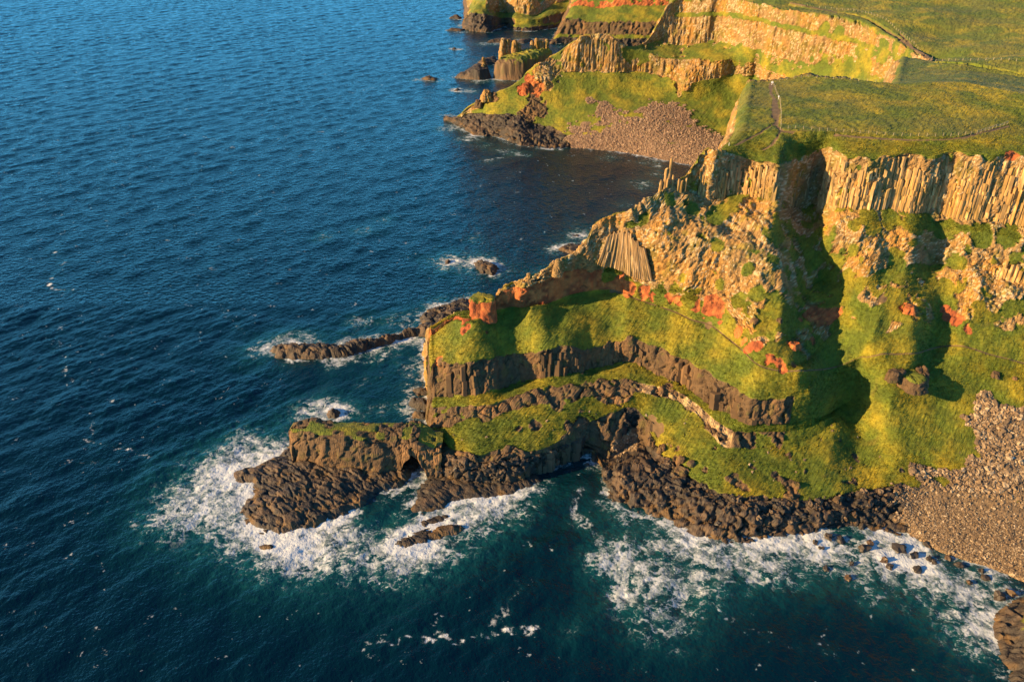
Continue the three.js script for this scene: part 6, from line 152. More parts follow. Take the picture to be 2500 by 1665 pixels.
// colour of a material at a place: patches of growth, lichen, weathering and stain
const tmp = [0, 0, 0];
function tint(c, x, y, z) {
  const n1 = fbm(x / 9, y / 9, z / 9, 2), n2 = vn(x / 1.3, y / 1.3, z / 1.3), n3 = vn(x / 0.55 + 40, y / 0.55, z / 0.55);
  let r, g, b;
  if (c === 'G' || c === 'P') {
    const yel = sm(-0.35, 0.62, n1 + 0.16 * n2 + (c === 'P' ? 0.12 * fbm(x / 30, 2, z / 30, 2) - 0.05 : 0)), v = (1 + 0.14 * n2 + 0.28 * n3) * (1 + 0.16 * vn(x / 3.2, y / 3.2, z / 3.2 + 33));
    r = mix(0.090, 0.250, yel) * v; g = mix(0.122, 0.200, yel) * v; b = mix(0.008, 0.012, yel) * v;
    const rust = sm(0.35, 0.7, fbm(x / 5 + 70, y / 5, z / 5, 3)); r = mix(r, 0.20 * v, rust * 0.28); g = mix(g, 0.125 * v, rust * 0.28); b = mix(b, 0.03 * v, rust * 0.28);
    if (c === 'P') { const dull = sm(-0.1, 0.5, fbm(x / 17 + 9, 1, z / 17, 3)); r = mix(r, 0.135 * v, dull * 0.55); g = mix(g, 0.13 * v, dull * 0.55); b = mix(b, 0.022 * v, dull * 0.55); }
    
  } else if (c === 'C') {
    const v = 1 + 0.30 * n2 + 0.34 * n3, o = sm(-0.3, 0.5, n1), li = sm(0.36, 0.56, vn(x / 0.5, y / 0.5, z / 0.5 + 70) + 0.4 * vn(x / 5, y / 5, z / 5));
    r = mix(0.28, 0.38, o) * v; g = mix(0.172, 0.190, o) * v; b = mix(0.066, 0.040, o) * v;
    const moss = sm(0.0, 0.5, vn(x / 2.6 + 5, y / 3.5, z / 2.6) + 0.5 * fbm(x / 8, y / 8, z / 8 + 60, 2)); r = mix(r, 0.19 * v, moss * 0.62); g = mix(g, 0.155 * v, moss * 0.62); b = mix(b, 0.022 * v, moss * 0.62);
    r = mix(r, 0.60, li * 0.75); g = mix(g, 0.47, li * 0.75); b = mix(b, 0.28, li * 0.75);
  } else if (c === 'D') {
    const v = 1 + 0.25 * n2 + 0.2 * n3, o = sm(-0.1, 0.5, n1);
    r = mix(0.105, 0.195, o) * v; g = mix(0.064, 0.103, o) * v; b = mix(0.031, 0.040, o) * v;
    const moss = sm(0.3, 0.65, vn(x / 1.7 + 5, y / 1.7, z / 1.7)); r = mix(r, 0.13, moss * 0.4); g = mix(g, 0.115, moss * 0.4); b = mix(b, 0.02, moss * 0.4);
  } else if (c === 'R') {
    const v = 1 + 0.25 * n2 + 0.2 * n3, o = sm(-0.3, 0.5, n1 + 0.4 * n2);
    r = mix(0.30, 0.46, o) * v; g = mix(0.078, 0.150, o) * v; b = mix(0.024, 0.040, o) * v;
  } else if (c === 'S') {
    const v = 1 + 0.3 * n2 + 0.25 * n3, o = sm(-0.1, 0.5, n1 + 0.3 * n2), weed = sm(0.05, 0.4, fbm(x / 3, y / 3 + 20, z / 3, 2)) * (1 - sm(2.0, 4.5, y + n1 * 2));
    r = mix(0.036, 0.090, o) * v; g = mix(0.027, 0.055, o) * v; b = mix(0.020, 0.030, o) * v;
    r = mix(r, 0.15 * v, weed * 0.7); g = mix(g, 0.078 * v, weed * 0.7); b = mix(b, 0.018 * v, weed * 0.7);
  } else if (c === 'B') { const v = 1 + 0.3 * n2 + 0.3 * n3; r = 0.205 * v; g = 0.135 * v; b = 0.070 * v; }
  else if (c === 'E') { const v = 1 + 0.25 * n2 + 0.2 * n3; r = 0.15 * v; g = 0.095 * v; b = 0.045 * v; }
  else { const v = 1 + 0.25 * n2 + 0.2 * n3; r = mix(0.24, 0.40, sm(-0.2, 0.4, n2)) * v; g = mix(0.15, 0.28, sm(-0.2, 0.4, n2)) * v; b = mix(0.08, 0.14, sm(-0.2, 0.4, n2)) * v; }   // L pale ledge
  tmp[0] = Math.max(0.004, r); tmp[1] = Math.max(0.004, g); tmp[2] = Math.max(0.003, b); return tmp;
}
// relief of a material at a place, metres along the normal
function relief(c, x, y, z, k = 1) {
  if (c === 'G') return k * (0.6 * fbm(x / 9, y / 9, z / 9, 2) + 0.13 * vn(x / 1.7, y / 1.7, z / 1.7) + 0.15 * vn(x / 0.8, y / 0.8, z / 0.8 + 9) + 0.20 * Math.abs(((y * 0.62 + 1.1 * fbm(x / 6, y / 9, z / 6 + 4, 2)) % 1 + 1) % 1 - 0.5));
  if (c === 'P') return (k > 1.05 ? 7.0 * fbm(x / 70 + 3, 0, z / 48, 2) : 0) + k * (0.9 * fbm(x / 22, 0, z / 22, 2) + 0.20 * vn(x / 1.6, 7, z / 1.6) + 0.17 * vn(x / 0.75, 3, z / 0.75 + 9));
  const wx = 0.9 * vn(x / 2.2, y / 2.2, z / 2.2), wz = 0.9 * vn(x / 2.2 + 31, y / 2.2, z / 2.2 + 7);
  if (c === 'C') { const a = 1.1 * fbm(x / 8, y / 13, z / 8, 3) + 1.3 * (0.55 - 1.9 * Math.abs(fbm(x / 10 + 3, y / 42, z / 10, 2))); let w = worley((x + wx) / 2.3, y / 7, (z + wz) / 2.3), d = 1.1 * (w.id - 0.5) - 0.55 * (1 - sm(0, 0.16, w.f2 - w.f1)); w = worley((x + wx) / 1.2, y / 4, (z + wz) / 1.2); return k * (a * 1.25 + d * 0.7 + 0.42 * (w.id - 0.5) - 0.22 * (1 - sm(0, 0.2, w.f2 - w.f1)) + 0.30 * vn(x / 0.65, y / 0.9, z / 0.65)); }
  if (c === 'D') { const a = 1.0 * fbm(x / 7, y / 12, z / 7, 3); let w = worley((x + wx) / 3.5, y / 12, (z + wz) / 3.5), d = 1.5 * (w.id - 0.5) - 0.7 * (1 - sm(0, 0.14, w.f2 - w.f1)); w = worley((x + wx) / 1.1, y / 2.2, (z + wz) / 1.1); return k * (a + d + 0.3 * (w.id - 0.5) + 0.24 * vn(x / 0.65, y / 0.9, z / 0.65)); }
  if (c === 'L') { let w = worley((x + wx) / 2.4, y / 1.8, (z + wz) / 2.4), d = 0.9 * (w.id - 0.5) - 0.4 * (1 - sm(0, 0.16, w.f2 - w.f1)); w = worley(x / 0.9, y / 0.9, z / 0.9); return k * (d + 0.4 * (w.id - 0.5)); }
  if (c === 'R') { const w = worley((x + wx) / 1.9, y / 6, (z + wz) / 1.9); return k * (1.1 * fbm(x / 4, y / 9, z / 4, 2) + 0.8 * (w.id - 0.5) - 0.35 * w.f1 + 0.3 * vn(x / 0.8, y / 1.8, z / 0.8)); }
  if (c === 'S') { const a = 1.5 * fbm(x / 9, y / 9, z / 9, 3); let w = worley((x + 2 * wx) / 4.6, y / 6, (z + 2 * wz) / 4.6), d = 1.6 * (w.id - 0.5) - 1.0 * (1 - sm(0, 0.16, w.f2 - w.f1)); const u = x * 0.8 + z * 0.6, v = z * 0.8 - x * 0.6, rd = 1 - Math.abs(fbm(u / 4.5, y / 3, v / 1.6, 3)) * 2.2; return k * (a + d + 0.75 * (rd - 0.5) + 0.26 * vn(x / 0.7, y / 0.7, z / 0.7)); }
  if (c === 'B') return k * (0.35 * fbm(x / 4, y / 4, z / 4, 2) + 0.14 * vn(x / 0.7, y / 0.7, z / 0.7));
  return k * 0.06 * vn(x / 1.2, y, z / 1.2) - 0.12 * k;
}
// where land meets the water, gathered for the surf
const WET = [];
// ------------------------------------------------------------------ strata sheets: rows of control points from the waterline up
function sheet(net, { su, step, classify, blobs = [], tracks = [], k = 1, names, columns }) {
  const NR = net.length, NS = net[0].length / 3, nI = (NS - 1) * su + 1;
  const g = (r, i, c) => net[r][Math.min(NS - 1, Math.max(0, i)) * 3 + c];
  const tv = [], off = [0];
  for (let r = 0; r < NR - 1; r++) {
    const L = []; for (let i = 0; i < NS; i++) L.push(Math.hypot(g(r, i, 0) - g(r + 1, i, 0), g(r, i, 1) - g(r + 1, i, 1), g(r, i, 2) - g(r + 1, i, 2)));
    L.sort((a, b) => a - b); tv.push(Math.max(2, Math.ceil(L[fl(NS * 0.85)] / step(r)))); off.push(off[r] + tv[r]);
  }
  const nJ = off[NR - 1] + 1, N = nI * nJ, p0 = new Float32Array(N * 3), q = new Float32Array(nJ);
  const line = [];
  for (let r = 0; r < NR; r++) {
    const a = new Float32Array(nI * 3);
    for (let i = 0; i < nI; i++) {
      const s = Math.min(NS - 2, fl(i / su)), t = i / su - s, t2 = t * t, t3 = t2 * t;
      for (let c = 0; c < 3; c++) { const A = g(r, s - 1, c), B = g(r, s, c), C = g(r, s + 1, c), D = g(r, s + 2, c); a[i * 3 + c] = 0.5 * (2 * B + (C - A) * t + (2 * A - 5 * B + 4 * C - D) * t2 + (3 * B - A - 3 * C + D) * t3); }
    }
    line.push(a);
  }
  for (let r = 0; r < NR - 1; r++) for (let m = 0; m <= tv[r]; m++) {
    const j = off[r] + m, t = m / tv[r]; q[j] = r + t; if (m === tv[r] && r < NR - 2) continue;
    for (let i = 0; i < nI * 3; i++) p0[j * nI * 3 + i] = mix(line[r][i], line[r + 1][i], t);
  }
  const idx = []; for (let j = 0; j < nJ - 1; j++) for (let i = 0; i < nI - 1; i++) { const a = j * nI + i, b = a + 1, c = a + nI, d = c + 1; idx.push(a, b, d, a, d, c); }
  const nrm = (p) => { const G = new THREE.BufferGeometry(); G.setAttribute('position', new THREE.BufferAttribute(p, 3)); G.setIndex(idx); G.computeVertexNormals(); return G.attributes.normal.array; };
  let n0 = nrm(p0);
  // soften the normals so that relief does not fold at the strata edges
  for (let it = 0; it < 3; it++) { const m = new Float32Array(n0); for (let j = 1; j < nJ - 1; j++) for (let i = 1; i < nI - 1; i++) { const o = (j * nI + i) * 3; for (let c = 0; c < 3; c++) m[o + c] = (n0[o + c] * 2 + n0[o + c - 3] + n0[o + c + 3] + n0[o + c - nI * 3] + n0[o + c + nI * 3]) / 6; } n0 = m; }
  const cls = new Array(N), p = new Float32Array(p0), col = new Float32Array(N * 3), uv = new Float32Array(N * 2);
  const segs = []; for (const t of tracks) for (let i = 2; i + 5 < t.length; i += 3) segs.push([t[0], t[1], t[i], t[i + 1], t[i + 2], t[i + 3], t[i + 4], t[i + 5]]);
  for (let j = 0; j < nJ; j++) for (let i = 0; i < nI; i++) {
    const v = j * nI + i, o = v * 3, x = p0[o], y = p0[o + 1], z = p0[o + 2], ny = n0[o + 1];
    const n1 = fbm(x / 4, y / 4, z / 4, 3);
    let c = classify(q[j], x / -z, x, y, z, n1, ny);
    for (const b of blobs) { const dx = x - b[0], dy = y - b[1], dz = z - b[2], R = b[3]; if (Math.abs(dx) > R * 1.6 || Math.abs(dz) > R * 1.9) continue; if (Math.hypot(dx, dy * 0.8, dz * 0.85) < R * (1 + 1.1 * n1)) c = b[4]; }
    if (ny > 0.8) for (const s of segs) { const w = s[1]; if (x < Math.min(s[2], s[5]) - 2 || x > Math.max(s[2], s[5]) + 2 || z < Math.min(s[4], s[7]) - 2 || z > Math.max(s[4], s[7]) + 2) continue; const ax = s[5] - s[2], az = s[7] - s[4], t = Math.min(1, Math.max(0, ((x - s[2]) * ax + (z - s[4]) * az) / (ax * ax + az * az + 1e-6))); if (Math.hypot(x - s[2] - ax * t, z - s[4] - az * t) < w * (1 + 0.5 * n1)) c = s[0]; }
    cls[v] = c;
    let d = relief(c, x, y, z, k); if (columns && c === 'C') { const m = columns(q[j]); if (m) { const w = worley(x / 2.3, y / 40, z / 2.3); d = d * 0.45 + m * (0.8 * (w.id - 0.5) - 0.75 * (1 - sm(0, 0.3, w.f2 - w.f1))); } }
    if (y < 0.5) d = Math.min(d, 0.8);
    const l = Math.hypot(n0[o], n0[o + 1], n0[o + 2]) || 1;
    p[o] = x + n0[o] / l * d; p[o + 1] = y + n0[o + 1] / l * d; p[o + 2] = z + n0[o + 2] / l * d;
    uv[v * 2] = x * 0.8 + z * 0.6; uv[v * 2 + 1] = y * 1.1 + z * 0.5;
    const t = tint(c, p[o], p[o + 1], p[o + 2]); col[o] = t[0]; col[o + 1] = t[1]; col[o + 2] = t[2];
    if (p[o + 1] > -1 && p[o + 1] < 0.9) WET.push(p[o], p[o + 2]);
  }
  const n = nrm(p), groups = {};
  for (let t = 0; t < idx.length; t += 3) { const c = cls[idx[t]], c2 = cls[idx[t + 1]], c3 = cls[idx[t + 2]]; const k2 = c2 === c3 ? c2 : c; (groups[k2] ??= []).push(idx[t], idx[t + 1], idx[t + 2]); }
  const made = {};
  for (const c in groups) {
    const map = new Int32Array(N).fill(-1), I = [], P = [], Nn = [], Cc = [], U = []; let m = 0;
    for (const v of groups[c]) { if (map[v] < 0) { map[v] = m++; P.push(p[v * 3], p[v * 3 + 1], p[v * 3 + 2]); Nn.push(n[v * 3], n[v * 3 + 1], n[v * 3 + 2]); const same = cls[v] === c ? null : tint(c, p[v * 3], p[v * 3 + 1], p[v * 3 + 2]); Cc.push(same ? same[0] : col[v * 3], same ? same[1] : col[v * 3 + 1], same ? same[2] : col[v * 3 + 2]); U.push(uv[v * 2], uv[v * 2 + 1]); } I.push(map[v]); }
    const G = new THREE.BufferGeometry(); G.setAttribute('position', new THREE.Float32BufferAttribute(P, 3)); G.setAttribute('normal', new THREE.Float32BufferAttribute(Nn, 3)); G.setAttribute('color', new THREE.Float32BufferAttribute(Cc, 3)); G.setAttribute('uv', new THREE.Float32BufferAttribute(U, 2)); G.setIndex(I);
    if (names[c]) made[c] = put(new THREE.Mesh(G, MAT[c]), names[c][0], names[c][1], names[c][2], 'structure');
  }
  return { p, n, cls, nI, nJ, q, line, made, su, NS };
}
// ------------------------------------------------------------------ main headland and amphitheatre
const MAIN = sheet(NET_MAIN, {
  su: 6, step: (r) => (r < 15 ? 0.45 : r < 17 ? 0.75 : 2.5), blobs: BLOBS, tracks: TRACKS,
  classify(q, b, x, y, z, n, ny) {
    const Q = q + n * 0.16;
    if (b < -0.12 && q < 14) { return y < 12 ? 'D' : ny > 0.6 ? 'G' : 'D'; }
    if (Q < 3) return b > 0.62 + n * 0.05 ? (Q < 1.25 ? 'S' : 'B') : b < 0.115 ? (Q < 2.3 ? 'S' : 'D') : (b < 0.17 && Q > 2 ? 'D' : 'S');
    if (Q < 4) return n > 0.42 && b > 0.1 ? 'D' : 'G';
    if (Q < 5) return b > 0.175 && b < 0.34 && n < 0.16 ? 'L' : b < 0.42 ? (n < -0.3 ? 'G' : 'D') : 'G';
    if (Q < 6) return b < 0.43 && n > 0.38 ? 'D' : 'G';
    if (Q < 7) return b < 0.425 ? 'D' : 'G';
    if (q < 8) return 'G';
    if (q < 9) return b > 0.135 ? 'E' : 'G';
    if (Q < 10 || (Q < 10.55 && b < 0.155)) return b < 0.155 ? 'R' : n > 0.55 ? 'R' : 'G';
    if (Q < 11) return b < 0.16 ? (n > 0.1 ? 'D' : 'C') : b < 0.345 ? (n > -0.12 ? 'C' : 'G') : b < 0.41 ? (n > 0.12 ? 'C' : 'G') : n > 0.16 ? 'C' : 'G';
    if (Q < 12) return b < 0.13 ? (ny > 0.7 ? 'G' : 'C') : b < 0.345 ? (n < -0.5 ? 'G' : 'C') : b < 0.41 ? (n > -0.05 ? 'C' : 'G') : n > -0.34 ? 'C' : 'G';
    if (Q < 13) return b < 0.345 ? (n < -0.28 ? 'G' : 'C') : n > -0.10 ? 'C' : 'G';
    if (Q < 14) return b < 0.2 ? 'C' : n < -0.42 ? 'G' : 'C';
    if (Q < 14.6) return 'G';
    if (q < 17) return b < 0.25 ? (ny > 0.65 ? 'G' : 'C') : b < 0.277 && ny < 0.7 ? 'C' : 'P';
    return ny > 0.7 ? 'P' : 'C';
  },
  names: { G: ['grass_slope', 'steep grass slopes between the rock bands of the near headland', 'grass'], P: ['plateau_grass', 'fenced grass plateau on top of the near cliffs', 'grass'], C: ['tan_cliff', 'tan crags and columnar cliff below the fenced plateau', 'cliff'], D: ['dark_basalt_cliff', 'dark brown basalt cliff band low on the near headland', 'cliff'], R: ['red_clay_band', 'rust red clay layer exposed above the lower grass', 'cliff'], S: ['shore_rock', 'black wave washed rock shelf at the foot of the grass', 'rock'], B: ['stony_beach', 'stony ground of the beach below the boulder scree', 'beach'], E: ['footpath', 'narrow bare footpath along the grass slope and plateau', 'path'], L: ['pale_ledge', 'pale rock ledge under the dark basalt cliff', 'cliff'] },
});
// ------------------------------------------------------------------ far bay, plateau behind it, two distant headlands
const FAR = sheet(NET_FAR, {
  su: 10, step: (r) => (r < 7 ? 0.85 : r < 10 ? 1.8 : 6), blobs: FAR_BLOBS, tracks: FAR_TRACKS, k: 1.2, columns: (q) => (q > 4 && q < 4.85 ? 1 : q > 5.9 ? 1 - sm(6.7, 6.95, q) : 0),
  classify(q, b, x, y, z, n, ny) {
    const Q = q + n * 0.14;
    if (b < 0.075) { if (Q < 1.25) return 'S'; if (y < 7 + n * 4 && b < 0.03) return 'S'; if (q < 7) return ny > 0.45 ? 'G' : 'C'; return ny > 0.6 ? 'G' : 'C'; }
    if (Q < 1) return 'B';
    if (Q < 4) return 'G';
    if (Q < 5) return n < -0.42 ? 'G' : 'C';
    if (Q < 6) return b < 0.16 ? 'C' : n > 0.3 ? 'C' : 'G';
    if (q > 6.60 + n * 0.05 && q < 6.70 + n * 0.05 && b > 0.19) return 'G';
    if (Q < 7) return b > 0.5 ? 'P' : n < -0.62 ? 'G' : 'C';
    if (b < 0.16) return ny > 0.6 ? 'G' : 'C';
    return 'P';
  },
  names: { G: ['grass_slope', 'green grass slope under the far columnar cliff', 'grass'], P: ['plateau_grass', 'rolling grass plateau behind the far cliff', 'grass'], C: ['tan_cliff', 'long sunlit columnar cliff across the far bay', 'cliff'], D: ['dark_basalt_cliff', 'dark rock steps on the spur of the far bay', 'cliff'], R: ['red_clay_band', 'red clay knob on the spur of the far bay', 'cliff'], S: ['shore_rock', 'black shore rock round the spur of the far bay', 'rock'], B: ['stony_beach', 'boulder fan and beach at the head of the far bay', 'beach'], E: ['footpath', 'worn footpath beside the fence on the far plateau', 'path'] },
});
const farClass = (hi) => (q, b, x, y, z, n, ny) => {
  const Q = q + n * 0.2;
  if (Q < 1.2 || y < 4) return 'S';
  if (ny < 0.62 + n * 0.2) return y > hi ? 'C' : 'D';
  return 'G';
};
const farNames = (w) => ({ G: ['grass_slope', `grass slopes of the ${w}`, 'grass'], C: ['tan_cliff', `weathered crags of the ${w}`, 'cliff'], D: ['dark_basalt_cliff', `dark columnar cliff of the ${w}`, 'cliff'], S: ['shore_rock', `black shore rock of the ${w}`, 'rock'], R: ['red_clay_band', `red clay band high on the ${w}`, 'cliff'] });
const headClass = farClass(34);
sheet(NET_HEAD, { su: 7, step: (r) => (r < 7 ? 1.6 : 14), k: 1.5, classify: (q, b, x, y, z, n, ny) => (q > 4 && q < 5 && n > -0.15 ? 'R' : q > 2 && q < 3.1 + n * 0.2 ? 'D' : headClass(q, b, x, y, z, n, ny)), names: farNames('distant headland with the dark columns') });
const capeClass = farClass(16);
sheet(NET_CAPE, { su: 7, step: (r) => (r < 6 ? 1.6 : 14), k: 1.5, classify: (q, b, x, y, z, n, ny) => (q > 4 && q < 5.1 && b < 0.045 && b > -0.03 ? 'C' : q < 3 && b < -0.02 ? 'S' : capeClass(q, b, x, y, z, n, ny)), names: farNames('farthest cape beyond the skerries') });

// ------------------------------------------------------------------ standing basalt columns on the cliffs
function prism(a, b, r, sides, c, { seg = 3, bow = 0, jag = 0.16, topTilt = 0.35, taper = 0.92, tone = 'C', at = [0, 0, 0] } = {}) {
  // an irregular many sided post from a to b, faceted, parted by joints into drums that sit a little off each other
  const P = [], C = [], A = new THREE.Vector3(...a), B = new THREE.Vector3(...b), ax = B.clone().sub(A), ph = rnd() * 6.28, rings = [], rad = [];
  for (let s = 0; s < sides; s++) rad.push(r * (0.80 + 0.4 * rnd()));
  let lx = 0, lz = 0, ls = 1;
  for (let k = 0; k <= seg; k++) {
    const t = k === 0 || k === seg ? k / seg : (k + (rnd() - 0.5) * 0.6) / seg, m = A.clone().addScaledVector(ax, t), R = mix(1, taper, t); m.z += Math.sin(t * Math.PI) * bow;
    const make = (jx, jz, sc) => rad.map((q, s) => { const an = ph + s / sides * 6.2832, e = k === seg ? Math.cos(an + ph) * r * topTilt : 0; return new THREE.Vector3(m.x + Math.cos(an) * q * R * sc + jx, m.y + e, m.z + Math.sin(an) * q * R * sc + jz); });
    rings.push(make(lx, lz, ls));
    if (k && k < seg && rnd() < 0.7) { lx = (rnd() - 0.5) * jag * r; lz = (rnd() - 0.5) * jag * r; ls = 0.80 + 0.28 * rnd(); rings.push(make(lx, lz, ls)); }
  }
  const last = rings[rings.length - 1], cap = last.reduce((s, v) => s.add(v), new THREE.Vector3()).multiplyScalar(1 / sides); cap.y += r * 0.12;
  const tri = (p, q, s) => { for (const v of [p, q, s]) { const t = tint(tone, v.x + at[0], v.y + at[1], v.z + at[2]), L = (t[0] + t[1] + t[2]) / 0.62 * (tone === 'D' ? 1.9 : 1); P.push(v.x, v.y, v.z); C.push(mix(t[0], c[0] * L, 0.65), mix(t[1], c[1] * L, 0.65), mix(t[2], c[2] * L, 0.65)); } };
  for (let k = 0; k + 1 < rings.length; k++) for (let s = 0; s < sides; s++) { const s2 = (s + 1) % sides; tri(rings[k][s], rings[k + 1][s], rings[k + 1][s2]); tri(rings[k][s], rings[k + 1][s2], rings[k][s2]); }
  for (let s = 0; s < sides; s++) tri(cap, last[(s + 1) % sides], last[s]);
  const G = new THREE.BufferGeometry(); G.setAttribute('position', new THREE.Float32BufferAttribute(P, 3)); G.setAttribute('color', new THREE.Float32BufferAttribute(C, 3)); G.computeVertexNormals(); return G;
}
const fine = (r, i) => { const a = MAIN.line[r], k = Math.min(MAIN.nI - 1, Math.max(0, i)), f = fl(k), t = k - f, g = Math.min(MAIN.nI - 1, f + 1); return [0, 1, 2].map((c) => mix(a[f * 3 + c], a[g * 3 + c], t)); };
const bearingIndex = (r, b) => { const a = MAIN.line[r]; for (let i = 0; i < MAIN.nI; i++) if (a[i * 3] / -a[i * 3 + 2] >= b) return i; return MAIN.nI - 1; };
const lerp3 = (a, b, t) => [mix(a[0], b[0], t), mix(a[1], b[1], t), mix(a[2], b[2], t)];
const tan1 = [0.39, 0.245, 0.095], tan2 = [0.46, 0.30, 0.125], ochre = [0.44, 0.24, 0.060], dark1 = [0.105, 0.064, 0.032], dark2 = [0.19, 0.105, 0.046];
const blend = (a, b, t) => a.map((v, i) => mix(v, b[i], t));
function colonnade(parent, r0, r1, b0, b1, o) {
  let i = bearingIndex(r0, b0); const i1 = bearingIndex(r0, b1), list = [];
  while (i < i1) {
    const R = mix(o.r[0], o.r[1], rnd()), a = fine(r0, i), t = fine(r1, i), nx = fine(r0, i + 1);
    let tx = nx[0] - a[0], tz = nx[2] - a[2]; const sp = Math.hypot(tx, tz) || 0.3; tx /= sp; tz /= sp;
    const ox = -tz, oz = tx;                                // outward, away from the cliff
    const out = mix(o.out[0], o.out[1], rnd()), t0 = (o.t0 ?? -0.04) - 0.05 * rnd(), t1 = mix(o.t1[0], o.t1[1], Math.pow(rnd(), o.bias ?? 0.7));
    if (rnd() > (o.gap ?? 0.04)) {
      const A = lerp3(a, t, t0), B = lerp3(a, t, t1); const s = oz > 0 ? 1 : -1;
      A[0] += ox * out * s; A[2] += oz * out * s; B[0] += ox * out * s * 0.9; B[2] += oz * out * s * 0.9;
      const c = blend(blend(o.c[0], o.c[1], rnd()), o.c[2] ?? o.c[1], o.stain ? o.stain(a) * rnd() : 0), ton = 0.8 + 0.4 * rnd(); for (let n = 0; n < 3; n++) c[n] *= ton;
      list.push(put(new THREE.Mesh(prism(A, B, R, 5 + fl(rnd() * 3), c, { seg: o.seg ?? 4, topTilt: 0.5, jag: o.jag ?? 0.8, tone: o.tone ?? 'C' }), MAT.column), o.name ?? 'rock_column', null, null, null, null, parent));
    }
    i += R * (o.pitch ?? 1.75) / sp;
  }
  return list.length;
}
const stainR = (a) => sm(150, 185, a[0]);
const tanCliff = MAIN.made.C, darkCliff = MAIN.made.D;
// amphitheatre wall, upper and lower tiers
const patchy = (f, cut) => (a) => fbm(a[0] / f, 3, a[2] / f, 2) > cut;
colonnade(tanCliff, 13, 14, 0.405, 0.80, { r: [0.42, 1.25], out: [-0.9, -0.1], t1: [0.60, 0.97], bias: 0.7, c: [tan1, tan2, ochre], stain: stainR, seg: 7, gap: 0.10, pitch: 1.4 });
colonnade(tanCliff, 13, 14, 0.50, 0.80, { r: [0.45, 0.8], out: [-0.1, 0.5], t1: [0.40, 0.66], bias: 0.8, c: [tan1, ochre, ochre], stain: stainR, seg: 6, gap: 0.06, pitch: 1.4 });
colonnade(tanCliff, 13, 14, 0.41, 0.50, { r: [0.5, 0.9], out: [-0.2, 0.5], t1: [0.15, 0.7], bias: 1.2, c: [tan1, tan2], seg: 5, gap: 0.3, pitch: 1.5 });
// recess in the shade of the buttress, and the buttress itself
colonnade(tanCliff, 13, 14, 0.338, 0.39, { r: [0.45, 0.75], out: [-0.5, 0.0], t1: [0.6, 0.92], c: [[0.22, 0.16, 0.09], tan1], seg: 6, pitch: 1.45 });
colonnade(tanCliff, 13, 14, 0.246, 0.332, { r: [0.5, 0.95], out: [-0.8, -0.1], t1: [0.55, 0.9], bias: 0.8, c: [tan1, tan2], seg: 6, gap: 0.15, pitch: 1.45 });
colonnade(tanCliff, 13, 14, 0.242, 0.275, { r: [0.42, 0.7], out: [-0.1, 0.5], t1: [0.3, 0.6], bias: 1, c: [tan1, ochre], seg: 5, gap: 0.12, pitch: 1.45 });
colonnade(tanCliff, 13, 14, 0.285, 0.325, { r: [0.42, 0.75], out: [-0.1, 0.6], t1: [0.1, 0.5], bias: 1, c: [tan1, ochre], seg: 4, gap: 0.3, pitch: 1.5 });
// columns at the right end of the second wall
colonnade(tanCliff, 11, 12, 0.66, 0.80, { r: [0.5, 0.9], out: [-0.3, 0.4], t0: -0.3, t1: [0.0, 0.35], c: [tan1, ochre], seg: 4, gap: 0.05, pitch: 1.4 });
// curved fan of thin columns on the buttress flank
{
  const i0 = bearingIndex(11, 0.117), i1 = bearingIndex(11, 0.192), n = 26, im = mix(i0, i1, 0.46);
  for (let k = 0; k < n; k++) {
    const f = k / (n - 1), ib = mix(i0, i1, f), it = im + (ib - im) * 0.55, a = fine(11, ib), t = fine(12, it);
    const h = 0.66 + 0.24 * Math.sin(f * 3.1) + 0.10 * rnd(), A = lerp3(a, fine(12, ib), -0.02), B = [mix(a[0], t[0], h), mix(a[1], t[1], h), mix(a[2], t[2], h)];
    A[2] += 0.7 + 0.6 * rnd(); B[2] += 0.5 + 0.6 * rnd(); A[0] -= 0.3; B[0] -= 0.3;
    put(new THREE.Mesh(prism(A, B, 0.42 + 0.14 * rnd(), 6, blend([0.25, 0.16, 0.078], [0.31, 0.205, 0.10], rnd()), { seg: 6, bow: 0.9, topTilt: 0.5 }), MAT.column), 'rock_column', null, null, null, null, tanCliff);
  }
}
// lower dark cliff: broad blocky posts
colonnade(darkCliff, 6, 7, -0.105, 0.145, { r: [0.7, 1.6], out: [-1.3, -0.4], t0: 0.02, t1: [0.45, 0.93], c: [dark1, dark2], seg: 4, tone: 'D', jag: 0.9, pitch: 1.6, gap: 0.35 });
colonnade(darkCliff, 6, 7, 0.145, 0.415, { r: [0.9, 2.1], out: [-1.7, -0.5], t0: 0.02, t1: [0.5, 0.93], c: [dark1, dark2], seg: 4, tone: 'D', jag: 0.9, pitch: 1.55, gap: 0.25 });
// sea cliff under the headland
colonnade(darkCliff, 0, 3, -0.10, 0.12, { r: [0.9, 2.2], out: [-1.4, 0.1], t0: 0.1, t1: [0.3, 0.85], c: [dark1, [0.12, 0.09, 0.06]], seg: 4, tone: 'D', jag: 0.8, gap: 0.2, pitch: 1.6 });

